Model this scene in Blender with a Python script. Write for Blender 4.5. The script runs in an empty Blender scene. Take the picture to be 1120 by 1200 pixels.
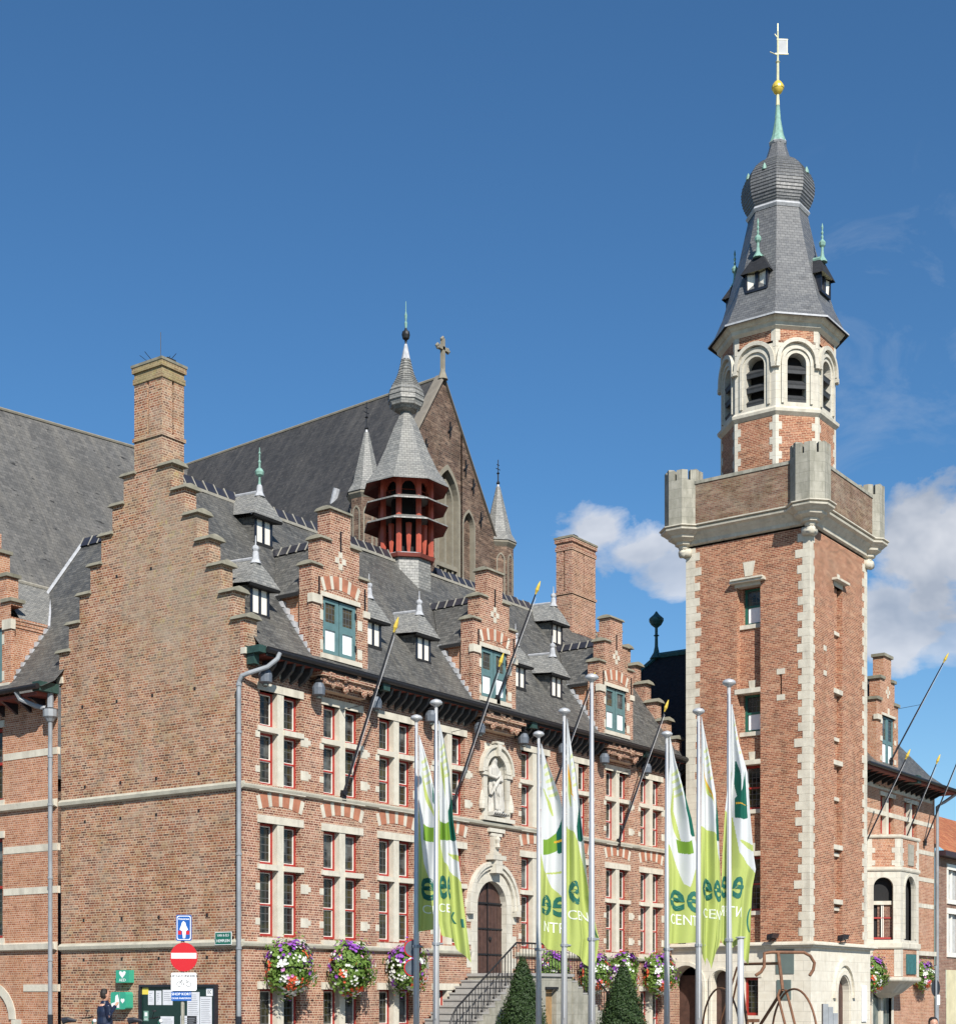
import bpy, bmesh, math, random
from mathutils import Vector, Matrix
random.seed(7)
PI = math.pi
R = math.radians
scn = bpy.context.scene
col = scn.collection

# ------------------------------------------------------------------ materials
def mat_base(name):
    m = bpy.data.materials.new(name); m.use_nodes = True
    nt = m.node_tree; nt.nodes.clear()
    out = nt.nodes.new('ShaderNodeOutputMaterial')
    b = nt.nodes.new('ShaderNodeBsdfPrincipled')
    nt.links.new(b.outputs[0], out.inputs[0])
    return m, nt, b, out
def N(nt, t, **kw):
    n = nt.nodes.new(t)
    for k, v in kw.items(): setattr(n, k, v)
    return n
def c4(c): return (c[0], c[1], c[2], 1)
def math_n(nt, op, a, b=None, c=None):
    n = N(nt, 'ShaderNodeMath', operation=op)
    for i, v in enumerate((a, b, c)):
        if v is None: continue
        if isinstance(v, (int, float)): n.inputs[i].default_value = v
        else: nt.links.new(v, n.inputs[i])
    return n.outputs[0]
def mixc(nt, fac, a, b, mode='MIX'):
    n = N(nt, 'ShaderNodeMix', data_type='RGBA', blend_type=mode)
    for i, v in ((0, fac), (6, a), (7, b)):
        if isinstance(v, (int, float)): n.inputs[i].default_value = v
        elif isinstance(v, tuple): n.inputs[i].default_value = c4(v)
        else: nt.links.new(v, n.inputs[i])
    return n.outputs[2]
def ramp(nt, fac, stops, interp='LINEAR'):
    n = N(nt, 'ShaderNodeValToRGB'); cr = n.color_ramp; cr.interpolation = interp
    while len(cr.elements) < len(stops): cr.elements.new(0.5)
    for e, (p, c) in zip(cr.elements, stops):
        e.position = p; e.color = c4(c) if isinstance(c, tuple) else (c, c, c, 1)
    nt.links.new(fac, n.inputs[0]); return n.outputs[0]
def noise(nt, vec, scale, detail=4, rough=0.55, dist=0.0):
    n = N(nt, 'ShaderNodeTexNoise'); n.inputs['Scale'].default_value = scale
    n.inputs['Detail'].default_value = detail; n.inputs['Roughness'].default_value = rough
    n.inputs['Distortion'].default_value = dist
    if vec is not None: nt.links.new(vec, n.inputs['Vector'])
    return n.outputs[0]
def surf_coords(nt):
    """u along the surface horizontally, v up the surface: works for walls, canted faces and roof slopes"""
    tc = N(nt, 'ShaderNodeTexCoord')
    ge = N(nt, 'ShaderNodeNewGeometry')
    sn = N(nt, 'ShaderNodeSeparateXYZ'); nt.links.new(ge.outputs['True Normal'], sn.inputs[0])
    sp = N(nt, 'ShaderNodeSeparateXYZ'); nt.links.new(tc.outputs['Object'], sp.inputs[0])
    nx, ny = sn.outputs[0], sn.outputs[1]
    l2 = math_n(nt, 'ADD', math_n(nt, 'MULTIPLY', nx, nx), math_n(nt, 'MULTIPLY', ny, ny))
    ln = math_n(nt, 'MAXIMUM', math_n(nt, 'SQRT', l2), 0.05)
    u = math_n(nt, 'DIVIDE', math_n(nt, 'SUBTRACT', math_n(nt, 'MULTIPLY', sp.outputs[1], nx), math_n(nt, 'MULTIPLY', sp.outputs[0], ny)), ln)
    v = math_n(nt, 'DIVIDE', sp.outputs[2], ln)
    cb = N(nt, 'ShaderNodeCombineXYZ'); nt.links.new(u, cb.inputs[0]); nt.links.new(v, cb.inputs[1])
    return cb.outputs[0], tc.outputs['Object'], u, v, sp.outputs
def bump(nt, b, h, strength=0.4, dist=0.02):
    n = N(nt, 'ShaderNodeBump'); n.inputs['Strength'].default_value = strength; n.inputs['Distance'].default_value = dist
    nt.links.new(h, n.inputs['Height']); nt.links.new(n.outputs[0], b.inputs['Normal'])
def brick_tex(nt, vec, w, h, mortar, squash=None, off=0.5):
    n = N(nt, 'ShaderNodeTexBrick'); n.offset = off
    nt.links.new(vec, n.inputs['Vector'])
    n.inputs['Color1'].default_value = (0, 0, 0, 1); n.inputs['Color2'].default_value = (1, 1, 1, 1)
    n.inputs['Mortar'].default_value = (.5, .5, .5, 1)
    n.inputs['Scale'].default_value = 1; n.inputs['Mortar Size'].default_value = mortar
    n.inputs['Mortar Smooth'].default_value = .2
    n.inputs['Brick Width'].default_value = w; n.squash = squash or 1.0; n.squash_frequency = 2; n.inputs['Row Height'].default_value = h
    return n.outputs['Color'], n.outputs['Fac']
def brick_mat(name, stops, mortar, w=.2, h=.0635, ms=.011, soot=.35, moss=None, wob=.01, tint=(.8,.72,.66), bond=.5, mul=(.98, .885, .83), patch=.5):
    m, nt, b, _ = mat_base(name)
    vec, ob, u, v, sp = surf_coords(nt)
    wn = N(nt, 'ShaderNodeTexNoise'); wn.inputs['Scale'].default_value = 3.0; nt.links.new(ob, wn.inputs['Vector'])
    va = N(nt, 'ShaderNodeVectorMath', operation='MULTIPLY_ADD')
    nt.links.new(wn.outputs['Color'], va.inputs[0]); va.inputs[1].default_value = (wob, wob, 0); nt.links.new(vec, va.inputs[2])
    vec = va.outputs[0]
    sv = N(nt, 'ShaderNodeSeparateXYZ'); nt.links.new(vec, sv.inputs[0])
    wn2 = N(nt, 'ShaderNodeTexWhiteNoise', noise_dimensions='1D'); nt.links.new(math_n(nt, 'FLOOR', math_n(nt, 'DIVIDE', sv.outputs[1], h * 2)), wn2.inputs['W'])
    cb2 = N(nt, 'ShaderNodeCombineXYZ'); nt.links.new(math_n(nt, 'ADD', sv.outputs[0], math_n(nt, 'MULTIPLY', wn2.outputs['Value'], w)), cb2.inputs[0]); nt.links.new(sv.outputs[1], cb2.inputs[1])
    c, f = brick_tex(nt, cb2.outputs[0], w, h, ms, bond)
    rnd = ramp(nt, c, stops)
    big = noise(nt, ob, .55, 5, .6)
    mid = noise(nt, ob, 2.7, 4, .6)
    fine = noise(nt, ob, 22, 3, .7)
    rnd = mixc(nt, ramp(nt, fine, [(.35, 0.0), (.7, .55)]), rnd, tuple(x * .55 for x in stops[len(stops)//2][1]))
    cc = mixc(nt, f, rnd, mortar)
    cc = mixc(nt, ramp(nt, mid, [(.45, 0.0), (.75, .4)]), cc, tint, 'MULTIPLY')
    cc = mixc(nt, ramp(nt, big, [(.42, 0.0), (.72, soot)]), cc, (.45, .40, .37), 'MULTIPLY')
    pa = noise(nt, ob, 1.25, 6, .68, .4)
    cc = mixc(nt, ramp(nt, pa, [(.44, 0.0), (.62, patch)]), cc, (.80, .80, .68), 'MULTIPLY')
    cc = mixc(nt, ramp(nt, noise(nt, ob, .9, 6, .7, .6), [(.5, 0.0), (.66, patch * .5)]), cc, (.36, .31, .25))
    sp2 = noise(nt, ob, 7.5, 5, .75)
    cc = mixc(nt, ramp(nt, sp2, [(.34, .55), (.5, 0.0)]), cc, (.62, .55, .52), 'MULTIPLY')
    sc_ = N(nt, 'ShaderNodeCombineXYZ'); nt.links.new(math_n(nt, 'MULTIPLY', u, 1.6), sc_.inputs[0]); nt.links.new(math_n(nt, 'MULTIPLY', v, .14), sc_.inputs[1])
    cc = mixc(nt, math_n(nt, 'MULTIPLY', ramp(nt, noise(nt, sc_.outputs[0], 1.0, 6, .7), [(.48, 0.0), (.68, .6)]), ramp(nt, big, [(.35, .2), (.6, 1.0)])), cc, (.56, .52, .48), 'MULTIPLY')
    sg_ = N(nt, 'ShaderNodeCombineXYZ'); nt.links.new(math_n(nt, 'MULTIPLY', u, 1.3), sg_.inputs[0]); nt.links.new(math_n(nt, 'MULTIPLY', v, 6.0), sg_.inputs[1])
    gq = noise(nt, sg_.outputs[0], 1.0, 3, .6)
    cc = mixc(nt, ramp(nt, gq, [(.34, .5), (.5, 0.0)]), cc, (.70, .62, .58), 'MULTIPLY')
    cc = mixc(nt, ramp(nt, gq, [(.54, 0.0), (.7, .35)]), cc, (.52, .40, .30))
    cc = mixc(nt, 1.0, cc, mul, 'MULTIPLY')
    if moss:
        my, mz, mr, mc, ms_ = moss
        dy = math_n(nt, 'DIVIDE', math_n(nt, 'SUBTRACT', sp[1], my), mr * .55)
        dz = math_n(nt, 'DIVIDE', math_n(nt, 'SUBTRACT', sp[2], mz), mr)
        d = math_n(nt, 'SQRT', math_n(nt, 'ADD', math_n(nt, 'MULTIPLY', dy, dy), math_n(nt, 'MULTIPLY', dz, dz)))
        k = math_n(nt, 'SUBTRACT', math_n(nt, 'ADD', 1.05, math_n(nt, 'MULTIPLY', math_n(nt, 'SUBTRACT', noise(nt, ob, .8, 6, .7, .5), .5), 4.2)), d)
        fac = math_n(nt, 'MULTIPLY', ramp(nt, k, [(.0, 0.0), (1.0, 1.0)]), ms_)
        cc = mixc(nt, fac, cc, mc)
        yl = math_n(nt, 'MULTIPLY', ramp(nt, k, [(.2, 0.0), (.7, 1.0)]), ramp(nt, noise(nt, ob, 3.5, 6, .75), [(.55, 0.0), (.66, .42)]))
        cc = mixc(nt, yl, cc, (.42, .36, .10))
    nt.links.new(cc, b.inputs['Base Color']); b.inputs['Roughness'].default_value = .9
    hh = math_n(nt, 'ADD', math_n(nt, 'MULTIPLY', math_n(nt, 'SUBTRACT', 1.0, f), 1.0), math_n(nt, 'MULTIPLY', fine, .6))
    bump(nt, b, hh, .5, .012)
    return m
def slate_mat(name, stops, w=.22, h=.13, stain=(.3, .3, .27), streak=.5, rough=.5, ms=.006, big_s=.35, dark=.25, spots=.3, mul=(.78, .76, .72)):
    m, nt, b, _ = mat_base(name)
    vec, ob, u, v, sp = surf_coords(nt)
    c, f = brick_tex(nt, vec, w, h, ms)
    cc = ramp(nt, c, stops)
    cb = N(nt, 'ShaderNodeCombineXYZ'); nt.links.new(math_n(nt, 'MULTIPLY', u, 2.2), cb.inputs[0]); nt.links.new(math_n(nt, 'MULTIPLY', v, .3), cb.inputs[1])
    st = noise(nt, cb.outputs[0], 1.0, 6, .65, .3)
    big = noise(nt, ob, big_s, 5, .6)
    cc = mixc(nt, ramp(nt, st, [(.45, 0.0), (.75, streak)]), cc, stain)
    cc = mixc(nt, ramp(nt, big, [(.4, 0.0), (.7, .5)]), cc, tuple(x * .6 for x in stops[1][1]))
    fine = noise(nt, ob, 9, 4, .7)
    cc = mixc(nt, ramp(nt, fine, [(.58, 0.0), (.75, dark)]), cc, tuple(x * 1.9 for x in stain))
    mpv = N(nt, 'ShaderNodeVectorMath', operation='MULTIPLY'); nt.links.new(vec, mpv.inputs[0]); mpv.inputs[1].default_value = (1.1, 3.0, 1)
    cc = mixc(nt, math_n(nt, 'MULTIPLY', ramp(nt, noise(nt, mpv.outputs[0], 1.5, 2, .5), [(.68, 0.0), (.70, 1.0)]), spots), cc, (.022, .022, .022))
    cc = mixc(nt, 1.0, cc, mul, 'MULTIPLY')
    cc = mixc(nt, math_n(nt, 'MULTIPLY', f, .75), cc, (.015, .015, .017))
    nt.links.new(cc, b.inputs['Base Color'])
    nt.links.new(ramp(nt, fine, [(.3, rough - .08), (.7, rough + .2)]), b.inputs['Roughness'])
    # each course laps over the one below: a sawtooth height
    fr = math_n(nt, 'FRACT', math_n(nt, 'DIVIDE', v, h))
    hh = math_n(nt, 'ADD', math_n(nt, 'SUBTRACT', 1.0, fr), math_n(nt, 'ADD', math_n(nt, 'MULTIPLY', c, .5), math_n(nt, 'MULTIPLY', fine, .6)))
    bump(nt, b, hh, .6, .02)
    return m
def stone_mat(name, c1, c2, stain=(.25, .23, .2), amt=.35, w=.55, h=.3, joint=True, rough=.85, joint_c=.55, bs=.9):
    m, nt, b, _ = mat_base(name)
    vec, ob, u, v, sp = surf_coords(nt)
    mid = noise(nt, ob, 3.2, 5, .6); big = noise(nt, ob, bs, 4, .6); fine = noise(nt, ob, 35, 3, .7)
    cc = mixc(nt, ramp(nt, mid, [(.3, 0.0), (.7, 1.0)]), c1, c2)
    if joint:
        c, f = brick_tex(nt, vec, w, h, .008)
        cc = mixc(nt, math_n(nt, 'MULTIPLY', c, .25), cc, tuple(x * .8 for x in c2))
        cc = mixc(nt, math_n(nt, 'MULTIPLY', f, .6), cc, tuple(x * joint_c for x in c2))
    cb = N(nt, 'ShaderNodeCombineXYZ'); nt.links.new(math_n(nt, 'MULTIPLY', u, 3.5), cb.inputs[0]); nt.links.new(math_n(nt, 'MULTIPLY', v, .6), cb.inputs[1])
    st = noise(nt, cb.outputs[0], 1.0, 5, .65)
    k = math_n(nt, 'MULTIPLY', ramp(nt, st, [(.45, 0.0), (.7, 1.0)]), ramp(nt, big, [(.35, .25), (.65, 1.0)]))
    cc = mixc(nt, math_n(nt, 'MULTIPLY', k, amt), cc, stain)
    cc = mixc(nt, ramp(nt, fine, [(.55, 0.0), (.8, .3)]), cc, tuple(x * .7 for x in c1))
    nt.links.new(cc, b.inputs['Base Color']); b.inputs['Roughness'].default_value = rough
    bump(nt, b, math_n(nt, 'ADD', fine, mid), .3, .01)
    return m
def plain_mat(name, c, rough=.6, metal=0.0, var=.15, scale=8, spec=.5):
    m, nt, b, _ = mat_base(name)
    tc = N(nt, 'ShaderNodeTexCoord')
    n = noise(nt, tc.outputs['Object'], scale, 4, .6)
    cc = mixc(nt, ramp(nt, n, [(.35, 0.0), (.7, 1.0)]), c, tuple(x * (1 - var) for x in c))
    nt.links.new(cc, b.inputs['Base Color']); b.inputs['Roughness'].default_value = rough
    b.inputs['Metallic'].default_value = metal; b.inputs['Specular IOR Level'].default_value = spec
    return m
def leaf_mat(name, c, c2, trans=.25):
    m, nt, b, out = mat_base(name)
    tc = N(nt, 'ShaderNodeTexCoord'); n = noise(nt, tc.outputs['Object'], 14, 3, .7)
    cc = mixc(nt, ramp(nt, n, [(.35, 0.0), (.65, 1.0)]), c, c2)
    nt.links.new(cc, b.inputs['Base Color']); b.inputs['Roughness'].default_value = .65
    t = N(nt, 'ShaderNodeBsdfTranslucent'); nt.links.new(cc, t.inputs[0])
    mx = N(nt, 'ShaderNodeMixShader'); mx.inputs[0].default_value = trans
    nt.links.new(b.outputs[0], mx.inputs[1]); nt.links.new(t.outputs[0], mx.inputs[2]); nt.links.new(mx.outputs[0], out.inputs[0])
    return m
def glass_mat(name, base, tintc, lead=(.08, .085, .085), gx=.16, gz=.2, rough=.06, lw=.011, blind=None):
    m, nt, b, _ = mat_base(name)
    vec, ob, u, v, sp = surf_coords(nt)
    c, f = brick_tex(nt, vec, gx, gz, lw, off=0.0)
    oi = N(nt, 'ShaderNodeObjectInfo'); va = N(nt, 'ShaderNodeVectorMath', operation='ADD'); nt.links.new(ob, va.inputs[0])
    cr = N(nt, 'ShaderNodeCombineXYZ'); nt.links.new(math_n(nt, 'MULTIPLY', oi.outputs['Random'], 40.0), cr.inputs[0]); nt.links.new(math_n(nt, 'MULTIPLY', oi.outputs['Random'], 23.0), cr.inputs[2]); nt.links.new(cr.outputs[0], va.inputs[1])
    big = noise(nt, va.outputs[0], .9, 3, .5)
    cc = ramp(nt, big, [(.38, base), (.5, tintc), (.56, base), (.64, (.15, .16, .15))])  # pane patches: glass tints with greenish and pale reflections painted in
    cc = mixc(nt, math_n(nt, 'MULTIPLY', c, .5), cc, tuple(x * .5 for x in base))
    cc = mixc(nt, f, cc, lead)
    nt.links.new(cc, b.inputs['Base Color'])
    nt.links.new(math_n(nt, 'ADD', math_n(nt, 'MULTIPLY', f, .5), rough), b.inputs['Roughness'])
    b.inputs['Specular IOR Level'].default_value = .5
    bump(nt, b, math_n(nt, 'ADD', f, math_n(nt, 'MULTIPLY', c, .25)), .25, .01)
    return m
M_ = {}
def setup_mats():
    o = M_
    o['brick_gable'] = brick_mat('brick_gable', [(0, (.07, .035, .03)), (.2, (.19, .07, .045)), (.45, (.32, .11, .06)), (.7, (.42, .17, .09)), (.88, (.47, .25, .14)), (1, (.5, .36, .25))], (.60, .48, .36), w=.22, h=.066, ms=.0105, soot=.16, moss=(2.3, 12.6, 4.8, (.31, .26, .195), .5), wob=.02, mul=(.98, .94, .89), patch=.9)
    o['brick_facade'] = brick_mat('brick_facade', [(0, (.10, .04, .032)), (.25, (.23, .08, .055)), (.6, (.34, .135, .09)), (.85, (.43, .21, .14)), (1, (.5, .3, .2))], (.62, .51, .40), h=.064, ms=.0105, soot=.22, wob=.012)
    o['brick_tower'] = brick_mat('brick_tower', [(0, (.14, .045, .03)), (.3, (.26, .085, .05)), (.65, (.38, .14, .085)), (.9, (.46, .21, .13)), (1, (.5, .27, .18))], (.62, .48, .36), h=.062, ms=.009, soot=.12, wob=.008, bond=None, mul=(.98, .88, .78), patch=.35)
    o['brick_parapet'] = brick_mat('brick_parapet', [(0, (.16, .08, .06)), (.35, (.28, .14, .1)), (.7, (.35, .19, .14)), (1, (.4, .28, .2))], (.36, .32, .26), h=.062, ms=.009, soot=.9, wob=.01, mul=(.82, .80, .74), patch=1.0, bond=None)
    o['brick_orange'] = brick_mat('brick_orange', [(0, (.30, .11, .055)), (.4, (.46, .19, .10)), (1, (.56, .29, .17))], (.6, .48, .38), h=.062, ms=.010, soot=.08)
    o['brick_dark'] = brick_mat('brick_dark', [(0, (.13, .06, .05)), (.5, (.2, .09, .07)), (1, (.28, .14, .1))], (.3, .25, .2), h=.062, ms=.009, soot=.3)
    o['brick_church'] = brick_mat('brick_church', [(0, (.03, .022, .02)), (.4, (.10, .058, .043)), (.75, (.155, .095, .07)), (1, (.27, .20, .155))], (.17, .14, .115), w=.22, h=.09, ms=.014, soot=.45)
    o['stone_white'] = stone_mat('stone_white', (.62, .585, .50), (.50, .465, .385), amt=.55)
    o['stone_base'] = stone_mat('stone_base', (.72, .68, .58), (.60, .55, .45), stain=(.35, .32, .27), amt=.35, w=.75, h=.36)
    o['stone_plain'] = stone_mat('stone_plain', (.63, .59, .49), (.50, .46, .375), stain=(.2, .18, .15), amt=.55, joint=False)
    o['stone_gray'] = stone_mat('stone_gray', (.40, .38, .32), (.26, .25, .20), stain=(.11, .11, .085), amt=.85, w=.6, h=.35)
    o['stone_band'] = stone_mat('stone_band', (.50, .47, .38), (.38, .36, .29), stain=(.2, .19, .16), amt=.5, joint=False)
    o['stone_cap'] = stone_mat('stone_cap', (.27, .25, .19), (.17, .16, .12), stain=(.09, .09, .06), amt=.7, joint=False)
    o['stone_church'] = stone_mat('stone_church', (.26, .235, .18), (.19, .17, .13), amt=.4, joint=False)
    o['coping_church'] = stone_mat('church_coping', (.21, .185, .15), (.15, .13, .105), amt=.4, joint=False)
    o['statue'] = stone_mat('statue_stone', (.52, .50, .45), (.42, .40, .36), stain=(.14, .13, .12), amt=.5, joint=False)
    o['slate'] = slate_mat('slate', [(0, (.07, .072, .073)), (.5, (.115, .117, .116)), (1, (.175, .175, .17))], w=.2, h=.11, streak=.8, dark=.4, spots=.5, stain=(.21, .20, .175))
    o['slate_tower'] = slate_mat('slate_tower', [(0, (.115, .12, .13)), (.5, (.145, .15, .158)), (1, (.18, .185, .19))], w=.18, h=.11, streak=.4, mul=(.9, .89, .87), stain=(.18, .18, .18), rough=.4)
    o['slate_pale'] = slate_mat('slate_pale', [(0, (.18, .185, .18)), (.5, (.26, .26, .25)), (1, (.31, .31, .29))], mul=(.9, .89, .87), w=.17, h=.09, streak=.5, stain=(.32, .31, .28))
    o['slate_church'] = slate_mat('slate_church', [(0, (.038, .039, .041)), (.5, (.052, .053, .055)), (1, (.07, .07, .07))], w=.3, h=.2, streak=.9, spots=.8, mul=(.62, .60, .60), stain=(.13, .125, .115), big_s=.25, dark=.6, rough=.7)
    o['slate_nave'] = slate_mat('slate_nave', [(0, (.09, .09, .09)), (.5, (.12, .12, .118)), (1, (.155, .153, .15))], w=.3, h=.2, streak=.9, spots=.9, mul=(.84, .82, .79), stain=(.22, .21, .19), big_s=.25, dark=.6, rough=.7)
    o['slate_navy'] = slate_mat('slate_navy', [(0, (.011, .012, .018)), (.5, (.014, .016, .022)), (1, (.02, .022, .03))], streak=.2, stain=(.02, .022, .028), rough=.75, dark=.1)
    o['lead'] = plain_mat('lead_sheet', (.46, .47, .49), .5, .0, .3)
    o['zinc'] = plain_mat('zinc_pipe', (.27, .29, .31), .5, .0, .3, 2)
    o['copper'] = plain_mat('green_copper', (.22, .39, .32), .6, 0, .35)
    o['copper_teal'] = plain_mat('teal_copper', (.04, .15, .15), .5, 0, .4)
    o['copper_eave'] = plain_mat('eave_green', (.025, .065, .055), .6, 0, .4)
    o['gold'] = plain_mat('gold_leaf', (.85, .62, .10), .35, .3, .15)
    o['gold_pale'] = plain_mat('pale_gilt', (.62, .60, .38), .5, .1, .25)
    o['iron'] = plain_mat('black_iron', (.02, .02, .022), .45, .3, .3)
    o['black'] = plain_mat('black_paint', (.018, .02, .028), .3, 0, .2)
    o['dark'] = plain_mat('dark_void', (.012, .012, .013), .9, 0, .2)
    o['louver'] = plain_mat('louver_slate', (.045, .047, .05), .6, 0, .4)
    o['red'] = plain_mat('red_paint', (.36, .03, .022), .45, 0, .25)
    o['oxblood'] = plain_mat('oxblood_paint', (.42, .085, .05), .55, 0, .25, 3)
    o['oxdark'] = plain_mat('dark_boarding', (.22, .05, .035), .7, 0, .3, 3)
    o['cream'] = plain_mat('cream_paint', (.78, .74, .66), .4, 0, .08)
    o['white'] = plain_mat('white_paint', (.85, .86, .86), .4, 0, .06)
    o['teal'] = plain_mat('teal_paint', (.11, .20, .205), .45, 0, .2)
    o['green'] = plain_mat('green_paint', (.02, .12, .085), .4, 0, .2)
    o['glass'] = glass_mat('leaded_glass', (.010, .010, .010), (.055, .052, .02))
    o['glass_small'] = glass_mat('small_glass', (.02, .022, .025), (.10, .07, .02), gx=.12, gz=.16, lw=.012)
    o['glass_grey'] = glass_mat('grey_glass', (.09, .12, .115), (.16, .19, .18), gx=3, gz=3)
    o['voussoir'] = plain_mat('orange_voussoir', (.44, .175, .10), .85, 0, .4, 3)
    o['lamp_grey'] = plain_mat('lamp_grey', (.12, .14, .17), .5, 0, .4, 6)
    o['brick_lichen'] = brick_mat('brick_lichen', [(0, (.09, .05, .04)), (.5, (.30, .16, .1)), (1, (.42, .30, .19))], (.42, .36, .24), h=.066, soot=.6, moss=(3.5, 18.4, 1.6, (.30, .27, .13), .5))
    o['panel_grey'] = plain_mat('grey_panel', (.13, .17, .16), .3, 0, .2, 2)
    o['wood'] = plain_mat('door_wood', (.085, .043, .032), .6, 0, .45, 6)
    o['wood_tan'] = plain_mat('tan_wood', (.36, .22, .10), .6, 0, .3, 6)
    o['rust'] = plain_mat('rusty_steel', (.22, .10, .05), .7, .1, .5, 9)
    o['pole'] = plain_mat('brushed_aluminium', (.56, .56, .56), .38, .35, .12, 3)
    o['slate_step'] = stone_mat('step_stone', (.36, .35, .33), (.27, .26, .25), amt=.4, joint=False)
    o['tile'] = slate_mat('orange_tile', [(0, (.40, .12, .05)), (.5, (.5, .17, .07)), (1, (.6, .25, .11))], w=.25, h=.3, streak=.3, stain=(.3, .12, .07), rough=.8)
    o['ridge'] = plain_mat('ridge_tile', (.035, .035, .045), .35, 0, .35, 2)
    o['mortar'] = plain_mat('ridge_mortar', (.33, .31, .26), .9, 0, .3)
    o['leaf'] = leaf_mat('basket_leaf', (.09, .17, .025), (.20, .32, .06))
    o['yew'] = leaf_mat('yew_leaf', (.012, .032, .006), (.038, .075, .014), .15)
    o['petal_purple'] = leaf_mat('purple_petal', (.20, .04, .36), (.36, .10, .50))
    o['petal_pink'] = leaf_mat('pink_petal', (.62, .16, .45), (.75, .4, .65))
    o['petal_white'] = leaf_mat('white_petal', (.85, .85, .80), (.75, .74, .7))
    o['petal_red'] = leaf_mat('red_petal', (.72, .07, .03), (.8, .2, .08))
    o['skin'] = plain_mat('skin', (.5, .27, .18), .5, 0, .1)
    o['hair'] = plain_mat('dark_hair', (.018, .013, .010), .6, 0, .3)
    o['navy_jacket'] = plain_mat('navy_leather', (.012, .018, .045), .33, 0, .4, 12)
    o['denim'] = plain_mat('denim', (.03, .04, .08), .8, 0, .3)
    o['grey_cloth'] = plain_mat('grey_cloth', (.2, .2, .2), .8, 0, .3)
    o['board'] = plain_mat('board_green', (.012, .035, .03), .25, 0, .2)
    o['paper'] = plain_mat('paper', (.72, .73, .76), .5, 0, .12, 5)
    o['aed'] = plain_mat('aed_green', (.04, .34, .22), .4, 0, .05)
    o['sign_red'] = plain_mat('sign_red', (.50, .012, .018), .35, 0, .03)
    o['sign_blue'] = plain_mat('sign_blue', (.01, .085, .33), .35, 0, .03)
    o['sign_green'] = plain_mat('sign_green', (.01, .13, .09), .35, 0, .05)
    o['ink'] = plain_mat('ink', (.03, .03, .035), .6, 0, .05)
    o['ink_pale'] = plain_mat('pale_ink', (.25, .26, .28), .6, 0, .1)
    o['yellow'] = plain_mat('yellow_paper', (.8, .65, .1), .5, 0, .05)
    o['flag_dark'] = plain_mat('flag_ink', (.012, .12, .085), .7, 0, .05)
    o['flag_white'] = plain_mat('flag_white_ink', (.8, .84, .74), .7, 0, .05)
    o['house_brick'] = brick_mat('house_brick', [(0, (.18, .08, .06)), (.5, (.26, .12, .09)), (1, (.34, .18, .13))], (.35, .3, .25), h=.065)
    o['render_cream'] = plain_mat('cream_render', (.62, .56, .36), .8, 0, .25, 1.5)
    o['curtain'] = plain_mat('pale_blind', (.5, .5, .48), .7, 0, .25, 3)
    o['plum'] = plain_mat('plum_paint', (.035, .015, .02), .5, 0, .2)
setup_mats()
M_['curtain'].node_tree.nodes['Principled BSDF'].inputs['Specular IOR Level'].default_value = .8

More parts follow.
